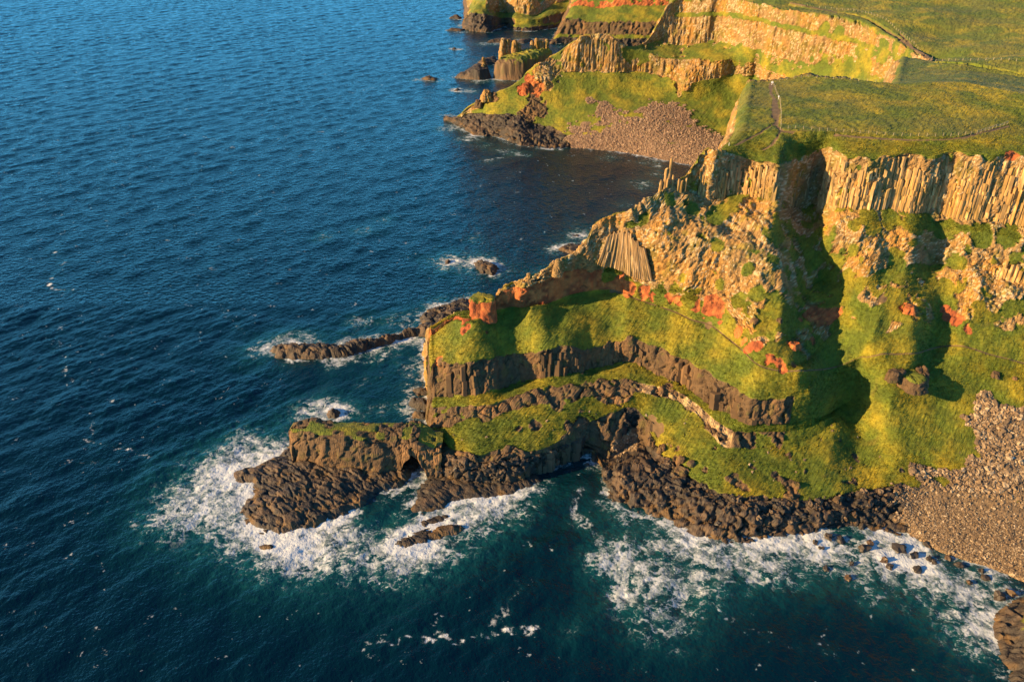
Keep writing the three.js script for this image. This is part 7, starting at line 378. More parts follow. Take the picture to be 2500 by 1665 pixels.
// ------------------------------------------------------------------ the chimney stacks: free standing columns on the ridge
{
  const g = new THREE.Group(); put(g, 'rock_pinnacle', 'tall slender basalt pinnacle standing free on the buttress ridge', 'pinnacle');
  const base = [57.0, 79.0, -283.2]; g.position.set(...base);
  for (const [dx, dz, r, h] of [[0, 0, 0.72, 11.4], [-1.3, 0.1, 0.75, 7.6], [1.5, 0.2, 0.6, 5.2], [-2.6, 0.3, 0.7, 3.2], [-0.5, 0.9, 0.6, 4.0]]) put(new THREE.Mesh(prism([dx, -1.5, dz], [dx + 0.05 * h, h, dz], r, 6, blend(tan1, ochre, rnd()), { seg: 7, taper: 0.72, topTilt: 0.4, at: base }), MAT.column), 'rock_column', null, null, null, null, g);
  for (const [x, y, z, r, h, l] of [[60.9, 79.0, -283.0, 0.6, 3.8, 'short pair of basalt posts beside the tall pinnacle'], [63.6, 79.5, -283.2, 0.5, 3.4, 'lone basalt post between the pinnacle and the buttress columns']]) {
    const s = new THREE.Group(); put(s, 'rock_pinnacle', l, 'pinnacle'); s.position.set(x, y, z);
    put(new THREE.Mesh(prism([0, -1.5, 0], [0.2, h, 0], r, 6, tan1, { seg: 4, taper: 0.8 }), MAT.column), 'rock_column', null, null, null, null, s);
    if (r > 0.55) put(new THREE.Mesh(prism([1.1, -1.5, 0.2], [1.2, h - 0.6, 0.2], r * 0.9, 6, ochre, { seg: 4, taper: 0.8 }), MAT.column), 'rock_column', null, null, null, null, s);
  }
}
// ------------------------------------------------------------------ rocks
function lump(detail, jag, sd) {
  const G = new THREE.IcosahedronGeometry(1, detail), p = G.attributes.position, seen = {};
  for (let i = 0; i < p.count; i++) { const x = p.getX(i), y = p.getY(i), z = p.getZ(i), w = worley(x * 1.1 + sd, y * 1.1, z * 1.1), s = 1 + jag * (0.6 - w.f1) + jag * 0.5 * vn(x * 2 + sd, y * 2, z * 2); p.setXYZ(i, x * s, y * s, z * s); }
  G.computeVertexNormals(); return G;
}
function paint(G, f) { const p = G.attributes.position, c = new Float32Array(p.count * 3); for (let i = 0; i < p.count; i++) { const t = f(p.getX(i), p.getY(i), p.getZ(i)); c.set(t, i * 3); } G.setAttribute('color', new THREE.BufferAttribute(c, 3)); return G; }
// low islets: a grid inside an outline, height by the distance to the edge
function islet(name, outline, label, category, { res = 0.4, top = 2, edge = 1.6, rise = 8, c = 'S', k = 0.8, kind, group, grassAbove = 99, h }) {
  const xs = outline.map((q) => q[0]), zs = outline.map((q) => q[1]), x0 = Math.min(...xs) - 3, x1 = Math.max(...xs) + 3, z0 = Math.min(...zs) - 3, z1 = Math.max(...zs) + 3;
  const cx = (x0 + x1) / 2, cz = (z0 + z1) / 2, nx = Math.ceil((x1 - x0) / res), nz = Math.ceil((z1 - z0) / res), P = [], C = [], I = [], id = new Int32Array((nx + 1) * (nz + 1)).fill(-1);
  for (let j = 0; j <= nz; j++) for (let i = 0; i <= nx; i++) {
    const x = x0 + i * res, z = z0 + j * res; let inside = false, d = 1e9;
    for (let a = 0, b = outline.length - 1; a < outline.length; b = a++) { const [ax, az] = outline[a], [bx, bz] = outline[b]; if ((az > z) !== (bz > z) && x < (bx - ax) * (z - az) / (bz - az) + ax) inside = !inside; const ex = bx - ax, ez = bz - az, t = Math.min(1, Math.max(0, ((x - ax) * ex + (z - az) * ez) / (ex * ex + ez * ez))); d = Math.min(d, Math.hypot(x - ax - ex * t, z - az - ez * t)); }
    const s = (inside ? d : -d) + 1.2 * fbm(x / 3, 4, z / 3, 3); if (s < -2.2) continue;
    let y = s < 0 ? s * 1.2 : top * (0.45 * sm(0, edge, s) + 0.55 * sm(0, rise, s)); if (h) y = h(x, z, s, y);
    const amp = k * sm(-1.5, 1.2, s); y += amp * relief(c, x, 3, z, 0.85);
    const jx = 0.3 * res * vn(x * 3, 1, z * 3), jz = 0.3 * res * vn(x * 3, 8, z * 3);
    id[j * (nx + 1) + i] = P.length / 3; P.push(x + jx - cx, y, z + jz - cz); const t = tint(y > grassAbove + vn(x / 3, 0, z / 3) * 2 ? 'G' : c, x, y, z); C.push(...t);
    if (y > -1 && y < 0.8) WET.push(x, z);
  }
  for (let j = 0; j < nz; j++) for (let i = 0; i < nx; i++) { const a = id[j * (nx + 1) + i], b = id[j * (nx + 1) + i + 1], e = id[(j + 1) * (nx + 1) + i], f = id[(j + 1) * (nx + 1) + i + 1]; if (a >= 0 && b >= 0 && e >= 0 && f >= 0) I.push(a, e, f, a, f, b); }
  const G = new THREE.BufferGeometry(); G.setAttribute('position', new THREE.Float32BufferAttribute(P, 3)); G.setAttribute('color', new THREE.Float32BufferAttribute(C, 3)); G.setAttribute('uv', new THREE.Float32BufferAttribute(P.flatMap((v, i) => (i % 3 === 1 ? [] : [v])), 2)); G.setIndex(I); G.computeVertexNormals();
  const m = new THREE.Mesh(G, MAT.S); m.position.set(cx, 0, cz); return put(m, name, label, category, kind, group);
}
islet('rock_platform', ISLES.platform, 'broad low platform of brown black rock in front of the arch ridge', 'rock', { top: 3.0, rise: 16, edge: 2.5, k: 0.75 });
islet('rock_ledge', ISLES.redledge, 'low weed covered ledge with a rusty edge at the foot of the sea cliff', 'rock', { top: 1.3, rise: 5, k: 0.45, c: 'S' });
islet('half_drowned_rock', ISLES.drowned, 'half drowned brown rock awash with foam off the rusty ledge', 'rock', { top: 1.3, rise: 5, k: 0.45 });
islet('half_drowned_rock', ISLES.drowned2, 'small awash rock between the rusty ledge and the larger drowned rock', 'rock', { top: 0.8, rise: 3, k: 0.35 });
islet('skerry', ISLES.skerry, 'long narrow dark skerry reaching out to sea behind the headland', 'skerry', { top: 3.4, rise: 5, edge: 2, k: 0.9 });
islet('sea_rock', ISLES.rockA, 'dark jagged rock ringed with foam beyond the red wall', 'rock', { top: 2.6, rise: 4, k: 0.8 });
islet('sea_rock', ISLES.rockB, 'small rock in the foam seaward of the jagged rock', 'rock', { top: 1.4, rise: 2, k: 0.4 });
islet('sea_rock', ISLES.rockC, 'black rock shelf running out below the chimney ridge', 'rock', { top: 2.2, rise: 4, k: 0.7 });
islet('sea_rock', ISLES.rockD, 'little wet rock just off the black shelf below the ridge', 'rock', { top: 1.0, rise: 2, k: 0.4 });
islet('sea_rock', ISLES.rockE, 'rounded dark rock in a burst of white foam behind the arch ridge', 'rock', { top: 2.2, rise: 3, k: 0.5 });
islet('sea_rock', ISLES.rockF, 'upper of three dark rocks against the left end of the cliff', 'rock', { top: 2.0, rise: 3, k: 0.6 });
islet('sea_rock', ISLES.rockG, 'middle and largest of three dark rocks against the cliff end', 'rock', { top: 3.2, rise: 3, k: 0.7 });
islet('sea_rock', ISLES.rockH, 'lowest of three dark rocks, beside the neck of the arch ridge', 'rock', { top: 2.6, rise: 3, k: 0.6 });
islet('sea_rock', ISLES.rockI, 'small brown rock in the white surf before the platform', 'rock', { top: 0.7, rise: 2, k: 0.3 });
islet('sea_rock', ISLES.rockJ, 'tiny rock in the foam between the long skerry and the cliff', 'rock', { top: 0.9, rise: 2, k: 0.3 });
islet('foreground_headland', ISLES.foreground, 'brown rock point with a grassy crown at the beach end', 'headland', { top: 1, res: 0.5, k: 1.0, grassAbove: 5.2, c: 'S', h: (x, z, s, y) => (s < 0 ? y : 2.2 * sm(0, 2, s) + 5.0 * sm(2, 9, s) + 8 * sm(7, 22, s)) });
islet('sea_rock', ISLES.farA, 'lone low black rock well off the spur of the far bay', 'rock', { top: 2.2, rise: 4, res: 1 });
islet('sea_rock', ISLES.farB, 'dark rock awash just off the tip of the spur', 'rock', { top: 1.6, rise: 3, res: 1 });
islet('sea_rock', ISLES.farC, 'tiny black rock in a foam streak beyond the sea stacks', 'rock', { top: 1.4, rise: 3, res: 1.2 });
islet('skerry', ISLES.farD, 'low black skerry in foam beyond the sea stacks', 'skerry', { top: 3, rise: 6, res: 1.2 });
islet('skerry', ISLES.farE, 'short black skerry next to the low skerry in the cove', 'skerry', { top: 3, rise: 6, res: 1.2 });
islet('skerry', ISLES.farF, 'black skerry close under the dark columnar headland', 'skerry', { top: 2.2, rise: 6, res: 1.2 });
islet('skerry', ISLES.farG, 'dark skerry behind the pillar rock', 'skerry', { top: 5, rise: 6, res: 1 });
islet('sea_rock', ISLES.farH, 'rounded black islet off the farthest cape', 'rock', { top: 5, rise: 8, res: 1.5 });
islet('sea_rock', ISLES.farI, 'flat black rock at the foot of the farthest cape', 'rock', { top: 2.5, rise: 6, res: 1.5 });

// ridge with the sea arch: a closed section drawn along the crest, lifted off the water at the arch
function ridgeMesh(secs, prof, c1, c2, nS, nP, split) {
  const P = [], C = [], I = [], U = [];
  for (let i = 0; i <= nS; i++) {
    const f = i / nS * (secs.length - 1), a = Math.min(secs.length - 2, fl(f)), t = f - a, S = secs[a].map((v, k) => mix(v, secs[a + 1][k], t)), [x, zf, zb, h, yb, sc] = S;
    for (let j = 0; j < nP; j++) {
      const g = j / nP * prof.length, m = fl(g), w = g - m, A = prof[m], B = prof[(m + 1) % prof.length], pz = mix(A[0], B[0], w), py = mix(A[1], B[1], w);
      const zc = (zf + zb) / 2, X = x, Y = mix(yb, h, py), Z = zc + (mix(zf, zb, pz) - zc) * sc, Yc = mix((yb + h) / 2, Y, sc);
      const ox = 0, oy = py > 0.8 ? 1 : 0, oz = pz < 0.5 ? 1 : -1, l = Math.hypot(oy, oz), cc = split(py, pz, vn(X / 3, Yc / 3, Z / 3)), d = relief(cc === 'G' ? 'G' : 'D', X, Yc, Z, 0.9) * sc;
      const XX = X + 0.5 * fbm(X / 3, Yc / 3, Z / 3 + 50, 2), YY = Yc + oy / l * d, ZZ = Z + oz / l * d; P.push(XX, YY, ZZ); C.push(...tint(cc, XX, YY, ZZ)); U.push(XX, YY + ZZ); if (YY > -1 && YY < 0.8) WET.push(XX, ZZ);
    }
  }
  for (let i = 0; i < nS; i++) for (let j = 0; j < nP; j++) { const a = i * nP + j, b = i * nP + (j + 1) % nP, c = a + nP, d = b + nP; I.push(a, d, b, a, c, d); }
  const G = new THREE.BufferGeometry(); G.setAttribute('position', new THREE.Float32BufferAttribute(P, 3)); G.setAttribute('color', new THREE.Float32BufferAttribute(C, 3)); G.setAttribute('uv', new THREE.Float32BufferAttribute(U, 2)); G.setIndex(I); G.computeVertexNormals(); return G;
}
{
  const secs = [[-78.2, -224.5, -228, 10, 3, 0.25], [-77.4, -222, -229, 13.5, -1.5, 0.8], [-76, -220.6, -230, 14.6, -1.5, 1], [-71, -219, -231.5, 15.2, -1.5, 1], [-66, -217.6, -231.5, 15, -1.5, 1], [-58, -215.6, -232, 14, -1.5, 1], [-51, -214.4, -232.5, 13.6, -1.5, 1], [-44, -215.2, -233, 13.2, -1.5, 1], [-39.5, -216, -233, 13, -1.5, 1], [-37, -216, -233, 12.9, 5.0, 1], [-34.5, -215.8, -233.5, 12.6, 8.2, 1], [-32.0, -215, -233, 12.2, 7.6, 1], [-30, -214.4, -233, 11.8, 3.5, 1], [-28, -214, -232, 11.4, -1.5, 1], [-24, -214, -231, 10.6, -1.5, 1]];
  const prof = [[0, 0], [0.02, 0.3], [0.06, 0.62], [0.16, 0.84], [0.32, 0.95], [0.55, 1], [0.78, 0.96], [0.93, 0.7], [1, 0.3], [1, 0], [0.5, 0]];
  const r = put(new THREE.Mesh(ridgeMesh(secs, prof, 'D', 'G', 170, 110, (py, pz, n) => (py > 0.93 + 0.07 * n && pz > 0.25 ? (n > 0.1 ? 'D' : 'G') : 'D')), MAT.D), 'arch_ridge', 'dark rock ridge with a sea arch joining the headland', 'ridge');
}
// the red block at the end of the red wall, and the split rock outcrops on the slopes
function crag(name, label, cat, [x, y, z], R, H, c, { sq = 0.75, topc, squash = 1, jag = 1, turn = 0, res = 34, parent } = {}) {
  const P = [], C = [], I = [], U = [], nA = res * 2, nR = res;
  for (let j = 0; j <= nR; j++) for (let i = 0; i < nA; i++) {
    const an = i / nA * 6.2832, t = j / nR, ca = Math.cos(an), sa = Math.sin(an), qd = 1 / Math.pow(Math.pow(Math.abs(ca), 4) + Math.pow(Math.abs(sa), 4), 0.25);
    const r = t < 0.72 ? R * mix(1.0, sq, t / 0.72) : R * sq * Math.sqrt(Math.max(0, 1 - Math.pow((t - 0.72) / 0.28, 2))), yy = t < 0.72 ? t / 0.72 * H * 0.86 : H * (0.86 + 0.14 * Math.sin((t - 0.72) / 0.28 * 1.5708));
    let px = ca * r * mix(qd, 1, 0.4), pz = sa * r * mix(qd, 1, 0.4) * squash; const rx = px * Math.cos(turn) - pz * Math.sin(turn), rz = px * Math.sin(turn) + pz * Math.cos(turn);
    const d = relief(c, rx + x, yy + y, rz + z, 0.55 * jag) * Math.min(1, R / 3), l = Math.hypot(rx, rz) || 1, up = t > 0.8 ? 1 : 0;
    const X = rx + rx / l * d * (1 - up * 0.6), Y = yy - H * 0.12 + d * up * 0.8, Z = rz + rz / l * d * (1 - up * 0.6);
    P.push(X, Y, Z); C.push(...tint(topc && t > 0.78 + 0.1 * vn(X, Y, Z) ? topc : c, X + x, Y + y, Z + z)); U.push(an * R, yy);
  }
  for (let j = 0; j < nR; j++) for (let i = 0; i < nA; i++) { const a = j * nA + i, b = j * nA + (i + 1) % nA, e = a + nA, f = b + nA; I.push(a, e, f, a, f, b); }
  const G = new THREE.BufferGeometry(); G.setAttribute('position', new THREE.Float32BufferAttribute(P, 3)); G.setAttribute('color', new THREE.Float32BufferAttribute(C, 3)); G.setAttribute('uv', new THREE.Float32BufferAttribute(U, 2)); G.setIndex(I); G.computeVertexNormals();
  const m = new THREE.Mesh(G, MAT[c]); m.position.set(x, y, z); return put(m, name, label, cat, null, null, parent);
}
crag('red_rock_stack', 'rust red block with a grassy cap at the end of the red wall', 'rock', [-10.6, 38.2, -260.2], 5.2, 9.4, 'R', { sq: 0.88, topc: 'G', squash: 0.8, jag: 1.3 });
crag('red_rock_stack', 'small crumbling red knob at the foot of the red block', 'rock', [-16.6, 36.2, -256.6], 2.6, 3.0, 'R', { sq: 0.6, jag: 1 });
// tooth like crags on the ridge crest above the red wall
crag('rock_tooth', 'pointed tan rock tooth on the crest above the red wall', 'rock', [16.6, 52.6, -266.6], 1.7, 6.2, 'C', { sq: 0.4, jag: 1.2 });
crag('rock_tooth', 'squat tan rock tooth lower down the crest above the red wall', 'rock', [6.2, 49.2, -266.0], 1.6, 4.2, 'C', { sq: 0.45, jag: 1.2 });
OUTCROPS.forEach(([x, y, z, r, h], i) => {
  const L = ['big split brown outcrop standing out of the green slope below the path', 'left shoulder of the big split outcrop, half in shadow', 'right shoulder of the big split outcrop', 'orange rock knob on the lit grass above the path', 'orange block jutting from the shaded red bank', 'single pink brown boulder with a long shadow on the lower grass', 'brown boulder above the black shore shelf', 'flat brown boulder near the shelf edge', 'small brown rock on the tan grass by the red bank', 'small brown rock alone on the right grass slope', 'brown rock at the bottom of the inlet grass', 'little brown rock beside the inlet grass', 'large block at the head of the inlet', 'cracked block at the head of the inlet', 'small rock under the buttress nose', 'small stone at the right end of the slope path'];
  const red = i === 3 || i === 4; crag('rock_outcrop', L[i], 'rock', [x, y, z], r, h, red ? 'R' : 'D', { sq: i < 3 ? 0.85 : 0.7, squash: i < 3 ? 0.6 : 0.85, jag: 1.4, turn: rnd() * 3, res: r > 2.5 ? 34 : 16, topc: i === 0 ? 'G' : undefined });
});
// far stacks
{
  islet('sea_stack', ISLES.castle, 'broad rocky sea stack base below the castle like pinnacles', 'sea stack', { top: 1, res: 0.9, k: 1.2, c: 'D', grassAbove: 18.5, h: (x, z, s, y) => (s < 0 ? y : 15 * sm(0.4, 3.2, s) + 4 * sm(3, 9, s) + 0.10 * (x + 20)) });
  const px = [[-9.5, -872, 3.2, 34, 'tall left block of the castle like pinnacles'], [-4.8, -874, 2.8, 33.5, 'second block of the castle like pinnacles'], [2.8, -872, 2.6, 32.5, 'third broad block of the castle like pinnacles'], [7.2, -874, 2.2, 29, 'leaning middle block of the castle like pinnacles'], [20.5, -878, 1.8, 31, 'thin pointed pinnacle right of the castle blocks'], [25.8, -878, 2.4, 33, 'high pinnacle near the neck of the sea stack'], [31, -879, 2.6, 32.5, 'blunt pinnacle joining the sea stack to the land'], [36, -880, 2.2, 32, 'last pinnacle beside the sunlit round crag']];
  for (const [x, z, r, h, l] of px) crag('rock_pinnacle', l, 'pinnacle', [x, 14, z], r * 1.15, h - 12, 'C', { sq: 0.62, jag: 2.2, res: 18, turn: rnd() * 3 });
  islet('sea_stack', ISLES.pillar, 'low dark rock carrying a pillar off the castle like stack', 'sea stack', { top: 4.5, res: 0.9, rise: 5, k: 1.0, h: (x, z, s, y) => (s < 0 ? y : y + 6 * sm(-52, -34, x) * sm(0.5, 4, s)) });
  crag('rock_pillar', 'narrow pointed pillar on the low dark rock beside the sea stack', 'pinnacle', [-29.5, 4, -853], 4.0, 17, 'C', { sq: 0.30, jag: 2.0, res: 22 });
  // crags on the spur
  crag('rock_tooth', 'toothed brown crag on the seaward end of the far grassy spur', 'rock', [-20, 22, -661], 4.5, 8, 'C', { sq: 0.6, jag: 2.4, res: 22 });
  crag('rock_tooth', 'dark crag beside the toothed crag on the far spur', 'rock', [-27, 17, -660], 4, 6, 'D', { sq: 0.55, jag: 2.4, res: 20 });
  crag('red_rock_stack', 'orange red crag on the crest of the far grassy spur', 'rock', [11, 28, -657], 4.5, 9, 'R', { sq: 0.6, jag: 2, res: 24 });
}
// ------------------------------------------------------------------ boulders and stones
const LUMPS = [0, 1, 2, 3, 4, 5].map((i) => lump(1, 0.95, i * 11.3));
const stoneCol = [[0.21, 0.138, 0.078], [0.15, 0.104, 0.064], [0.25, 0.172, 0.10], [0.11, 0.076, 0.048], [0.36, 0.27, 0.17]], wetCol = [[0.05, 0.037, 0.026], [0.085, 0.050, 0.024], [0.035, 0.028, 0.022]];
const stoneMat = stoneCol.map((c) => new THREE.MeshStandardMaterial({ color: new THREE.Color().setRGB(...c), roughness: 0.95, bumpMap: G2, bumpScale: 0.05 })), wetMat = wetCol.map((c) => new THREE.MeshStandardMaterial({ color: new THREE.Color().setRGB(...c), roughness: 0.6 }));
function stone(x, y, z, r, mats, name, label, group) {
  const m = new THREE.Mesh(LUMPS[fl(rnd() * 6)], mats[fl(rnd() * mats.length)]); m.position.set(x, y, z); m.scale.set(r * (0.8 + 0.5 * rnd()), r * (0.55 + 0.35 * rnd()), r * (0.8 + 0.5 * rnd())); m.rotation.set(rnd() * 0.6, rnd() * 6.3, rnd() * 0.6);
  return put(m, name, label, 'boulder', null, group);
}
function heap(name, label, list, cols) {
  const im = new THREE.InstancedMesh(LUMPS[0], new THREE.MeshStandardMaterial({ roughness: 0.95 }), list.length), o = new THREE.Object3D(), c = new THREE.Color();
  list.forEach(([x, y, z, r], i) => { o.position.set(x, y, z); o.scale.set(r * (0.7 + 0.6 * rnd()), r * (0.5 + 0.4 * rnd()), r * (0.7 + 0.6 * rnd())); o.rotation.set(rnd(), rnd() * 6.3, rnd()); o.updateMatrix(); im.setMatrixAt(i, o.matrix); const k = cols[fl(rnd() * cols.length)], f = 0.8 + 0.4 * rnd(); im.setColorAt(i, c.setRGB(k[0] * f, k[1] * f, k[2] * f)); });
  return put(im, name, label, 'stones', 'stuff');
}
{
  const spots = [], small = [], shelf = [];
  for (let v = 0; v < MAIN.cls.length; v++) {
    const c = MAIN.cls[v], x = MAIN.p[v * 3], y = MAIN.p[v * 3 + 1], z = MAIN.p[v * 3 + 2], q = MAIN.q[fl(v / MAIN.nI)];
    if (x / -z > 1.0) continue;
    if (c === 'B' && x > 100) { const up = sm(4.5, 8, y); if (rnd() < 0.10 + 0.30 * up) { const r = (0.22 + 0.5 * Math.pow(rnd(), 2.2)) * mix(0.75, 1.35, up); (r > 0.62 && y > 4 ? spots : small).push([x, y, z, r]); } else if (y < 4.5 && rnd() < 0.5) small.push([x, y, z, 0.16 + 0.14 * rnd()]); }
    else if (c === 'B') { if (rnd() < 0.3) small.push([x, y, z, 0.2 + 0.3 * rnd()]); }
    else if (c === 'S' && q < 3.1 && q > 0.4) { if (rnd() < 0.012) shelf.push([x, y + 0.1, z, 0.4 + 0.8 * rnd() * rnd()]); }
    else if (c === 'G' && q < 4.5 && rnd() < 0.0016) small.push([x, y, z, 0.2 + 0.3 * rnd()]);
  }
  spots.sort((a, b) => b[3] - a[3]); const best = spots.splice(0, 180); small.push(...spots);
  for (const [x, y, z, r] of best) stone(x, y + r * 0.1, z, r, stoneMat, 'boulder', 'brown boulder among the boulder scree above the pebble beach', 'boulders on the scree');
  heap('beach_stones', 'loose stones and pebbles covering the scree and beach', small, stoneCol);
  shelf.sort((a, b) => b[3] - a[3]);
  for (const [x, y, z, r] of shelf.slice(0, 90)) stone(x, y, z, r, y < 3 ? wetMat : [...wetMat, stoneMat[3], stoneMat[1]], 'boulder', 'dark boulder lying on the black shore shelf', 'boulders on the shore shelf');
  heap('beach_stones', 'smaller dark stones scattered on the shore shelf', shelf.slice(90), wetCol);
  SHALLOWS.forEach(([x, z, r]) => { for (let k = 0; k < 8; k++) { const a = k / 8 * 6.283; WET.push(x + Math.cos(a) * r, z + Math.sin(a) * r); } stone(x, 0.1, z, r, wetMat, 'boulder', 'wet brown boulder standing in the shallow surf', 'boulders in the shallows'); });
  const far = [];
  for (let v = 0; v < FAR.cls.length; v++) if (FAR.cls[v] === 'B' && FAR.p[v * 3] / -FAR.p[v * 3 + 2] < 0.34) for (let k = 0; k < 2; k++) if (rnd() < 0.55) far.push([FAR.p[v * 3] + rnd() - 0.5, FAR.p[v * 3 + 1] + 0.05, FAR.p[v * 3 + 2] + rnd() - 0.5, 0.3 + 0.75 * rnd() * rnd()]);
  heap('beach_stones', 'boulders of the fan and beach in the far bay', far, [[0.27, 0.17, 0.105], [0.22, 0.14, 0.09], [0.32, 0.22, 0.14]]);
}
// tussocks of coarse grass on the near slopes
{
  const tg = []; for (let k = 0; k < 5; k++) { const a = k * 1.2566, g = new THREE.BufferGeometry(), c = Math.cos(a), s = Math.sin(a); g.setAttribute('position', new THREE.Float32BufferAttribute([-s * 0.22 - c * 0.05, -0.15, c * 0.22 - s * 0.05, s * 0.22 - c * 0.05, -0.15, -c * 0.22 - s * 0.05, c * 0.42, 0.62 - 0.1 * (k % 2), s * 0.42], 3)); g.computeVertexNormals(); tg.push(g); }
  const G = mergeGeometries(tg), list = [];
  for (let v = 0; v < MAIN.cls.length; v++) {
    const c = MAIN.cls[v], q = MAIN.q[fl(v / MAIN.nI)]; if (c !== 'G' && c !== 'P') continue; const x = MAIN.p[v * 3], y = MAIN.p[v * 3 + 1], z = MAIN.p[v * 3 + 2];
    if (q > 17 || x / -z > 0.92 || y < 2) continue; if (rnd() < (c === 'P' ? 0.5 : 0.62)) list.push(v);
  }
  const im = new THREE.InstancedMesh(G, new THREE.MeshStandardMaterial({ roughness: 0.9 }), list.length), o = new THREE.Object3D(), col = new THREE.Color(), up = new THREE.Vector3(0, 1, 0), n = new THREE.Vector3();
  list.forEach((v, i) => { const x = MAIN.p[v * 3], y = MAIN.p[v * 3 + 1], z = MAIN.p[v * 3 + 2], s = (MAIN.cls[v] === 'P' ? 0.38 : 0.46) * (0.6 + 0.9 * rnd() * rnd()) * (rnd() < 0.08 ? 1.7 : 1); n.set(MAIN.n[v * 3] * 0.5, 1, MAIN.n[v * 3 + 2] * 0.5).normalize(); o.position.set(x, y, z); o.quaternion.setFromUnitVectors(up, n); o.rotateY(rnd() * 6.28); o.scale.set(s, s * (0.7 + 0.6 * rnd()), s); o.updateMatrix(); im.setMatrixAt(i, o.matrix); const t = tint(MAIN.cls[v], x + rnd() - 0.5, y, z + rnd() - 0.5), f = 0.85 + 0.4 * rnd(); im.setColorAt(i, col.setRGB(t[0] * f * 1.35, t[1] * f * 1.25, t[2] * f)); });
  put(im, 'grass_tussocks', 'coarse grass tussocks covering the near slopes and plateau', 'grass', 'stuff');
}
// ------------------------------------------------------------------ fences and signs on the plateaus
const ground = (S, x, z) => { let best = 1e9, y = 0; for (let v = 0; v < S.cls.length; v++) { if (S.q[fl(v / S.nI)] < (S === MAIN ? 14 : 6)) continue; const d = (S.p[v * 3] - x) ** 2 + (S.p[v * 3 + 2] - z) ** 2; if (d < best) { best = d; y = S.p[v * 3 + 1]; } } return y; };
const wood = new THREE.MeshStandardMaterial({ color: new THREE.Color().setRGB(0.40, 0.32, 0.20), roughness: 0.9 }), wire = new THREE.MeshStandardMaterial({ color: new THREE.Color().setRGB(0.25, 0.24, 0.22), roughness: 0.6, metalness: 0.5 }), white = new THREE.MeshStandardMaterial({ color: new THREE.Color().setRGB(0.78, 0.76, 0.72), roughness: 0.7 });
function fence(pts, label, S, { h = 1.3, w = 0.13, rails = false, fat = 1 } = {}) {
  const g = new THREE.Group(), b = [pts[0][0], ground(S, ...pts[0]), pts[0][1]]; put(g, 'fence', label, 'fence'); g.position.set(...b);
  const post = new THREE.CylinderGeometry(w * 0.5 * fat, w * 0.56 * fat, h + 0.6, 7); post.translate(0, h / 2 - 0.3, 0);
  const tops = pts.map(([x, z]) => new THREE.Vector3(x - b[0], ground(S, x, z) - b[1], z - b[2]));
  for (const t of tops) { const m = new THREE.Mesh(post, wood); m.position.copy(t); m.rotation.set((rnd() - 0.5) * 0.12, rnd() * 3, (rnd() - 0.5) * 0.12); put(m, 'post', null, null, null, null, g); }
  for (let i = 0; i + 1 < tops.length; i++) for (const f of rails ? [0.92, 0.5] : [0.9, 0.62, 0.34]) {
    const a = tops[i].clone(), c = tops[i + 1].clone(); a.y += h * f; c.y += h * f; const L = a.distanceTo(c), G = rails ? new THREE.BoxGeometry(0.07, 0.14, L) : new THREE.CylinderGeometry(0.012, 0.012, L, 4); if (!rails) G.rotateX(Math.PI / 2);
    const m = new THREE.Mesh(G, rails ? wood : wire); m.position.copy(a).lerp(c, 0.5); put(m, rails ? 'rail' : 'wire', null, null, null, null, g); m.lookAt(c.clone().add(new THREE.Vector3(...b)));
  }
}
fence(FENCES.front, 'post and wire fence along the front of the near plateau', MAIN, { fat: 1.0 });
fence(FENCES.rail, 'pale wooden rail fence climbing from the wire fence to the bare patch', MAIN, { rails: true, h: 1.25 });
fence(FENCES.side, 'post and wire fence beside the worn path on the near plateau', MAIN, { fat: 1.0 });
fence(FENCES.back, 'post and wire fence along the back edge of the near plateau', MAIN, { fat: 1.2 });
fence(FENCES.far, 'fence running down to the saddle behind the near plateau', FAR, { rails: true, w: 0.2 });
fence(FENCES.farside, 'post and wire fence crossing the grass behind the saddle', FAR, { fat: 1.6 });
fence(FENCES.fartop, 'post and wire fence along the top of the far cliff', FAR, { fat: 1.6 });
SIGNS.forEach(([x, , z], i) => {
  const g = new THREE.Group(); put(g, 'sign_post', ['white notice board at the end of the plateau path', 'small white marker on the grass beside the plateau path', 'thin white marker post on the grass near the buttress rim'][i], 'sign'); g.position.set(x, ground(MAIN, x, z), z);
  const p = new THREE.Mesh(new THREE.CylinderGeometry(0.07, 0.08, 1.5, 8), white); p.position.y = 0.6; put(p, 'post', null, null, null, null, g);
  if (i < 2) { const s = new THREE.Mesh(new THREE.BoxGeometry(i ? 0.5 : 1.0, 0.6, 0.08), white); s.position.set(0, 1.25, 0.1); s.rotation.x = -0.3; put(s, 'board', null, null, null, null, g); }
});
LITTER.forEach(([x, y, z]) => { const G = new THREE.LatheGeometry([[0, -0.32], [0.17, -0.3], [0.21, -0.22], [0.2, 0], [0.21, 0.22], [0.17, 0.3], [0, 0.32]].map((q) => new THREE.Vector2(...q)), 16), m = new THREE.Mesh(G, new THREE.MeshStandardMaterial({ color: 0x1f6fa8, roughness: 0.5 })); m.rotation.z = 1.3; m.position.set(x, y + 0.75, z); put(m, 'plastic_drum', 'small bright blue plastic drum lying among the scree boulders', 'drum'); });
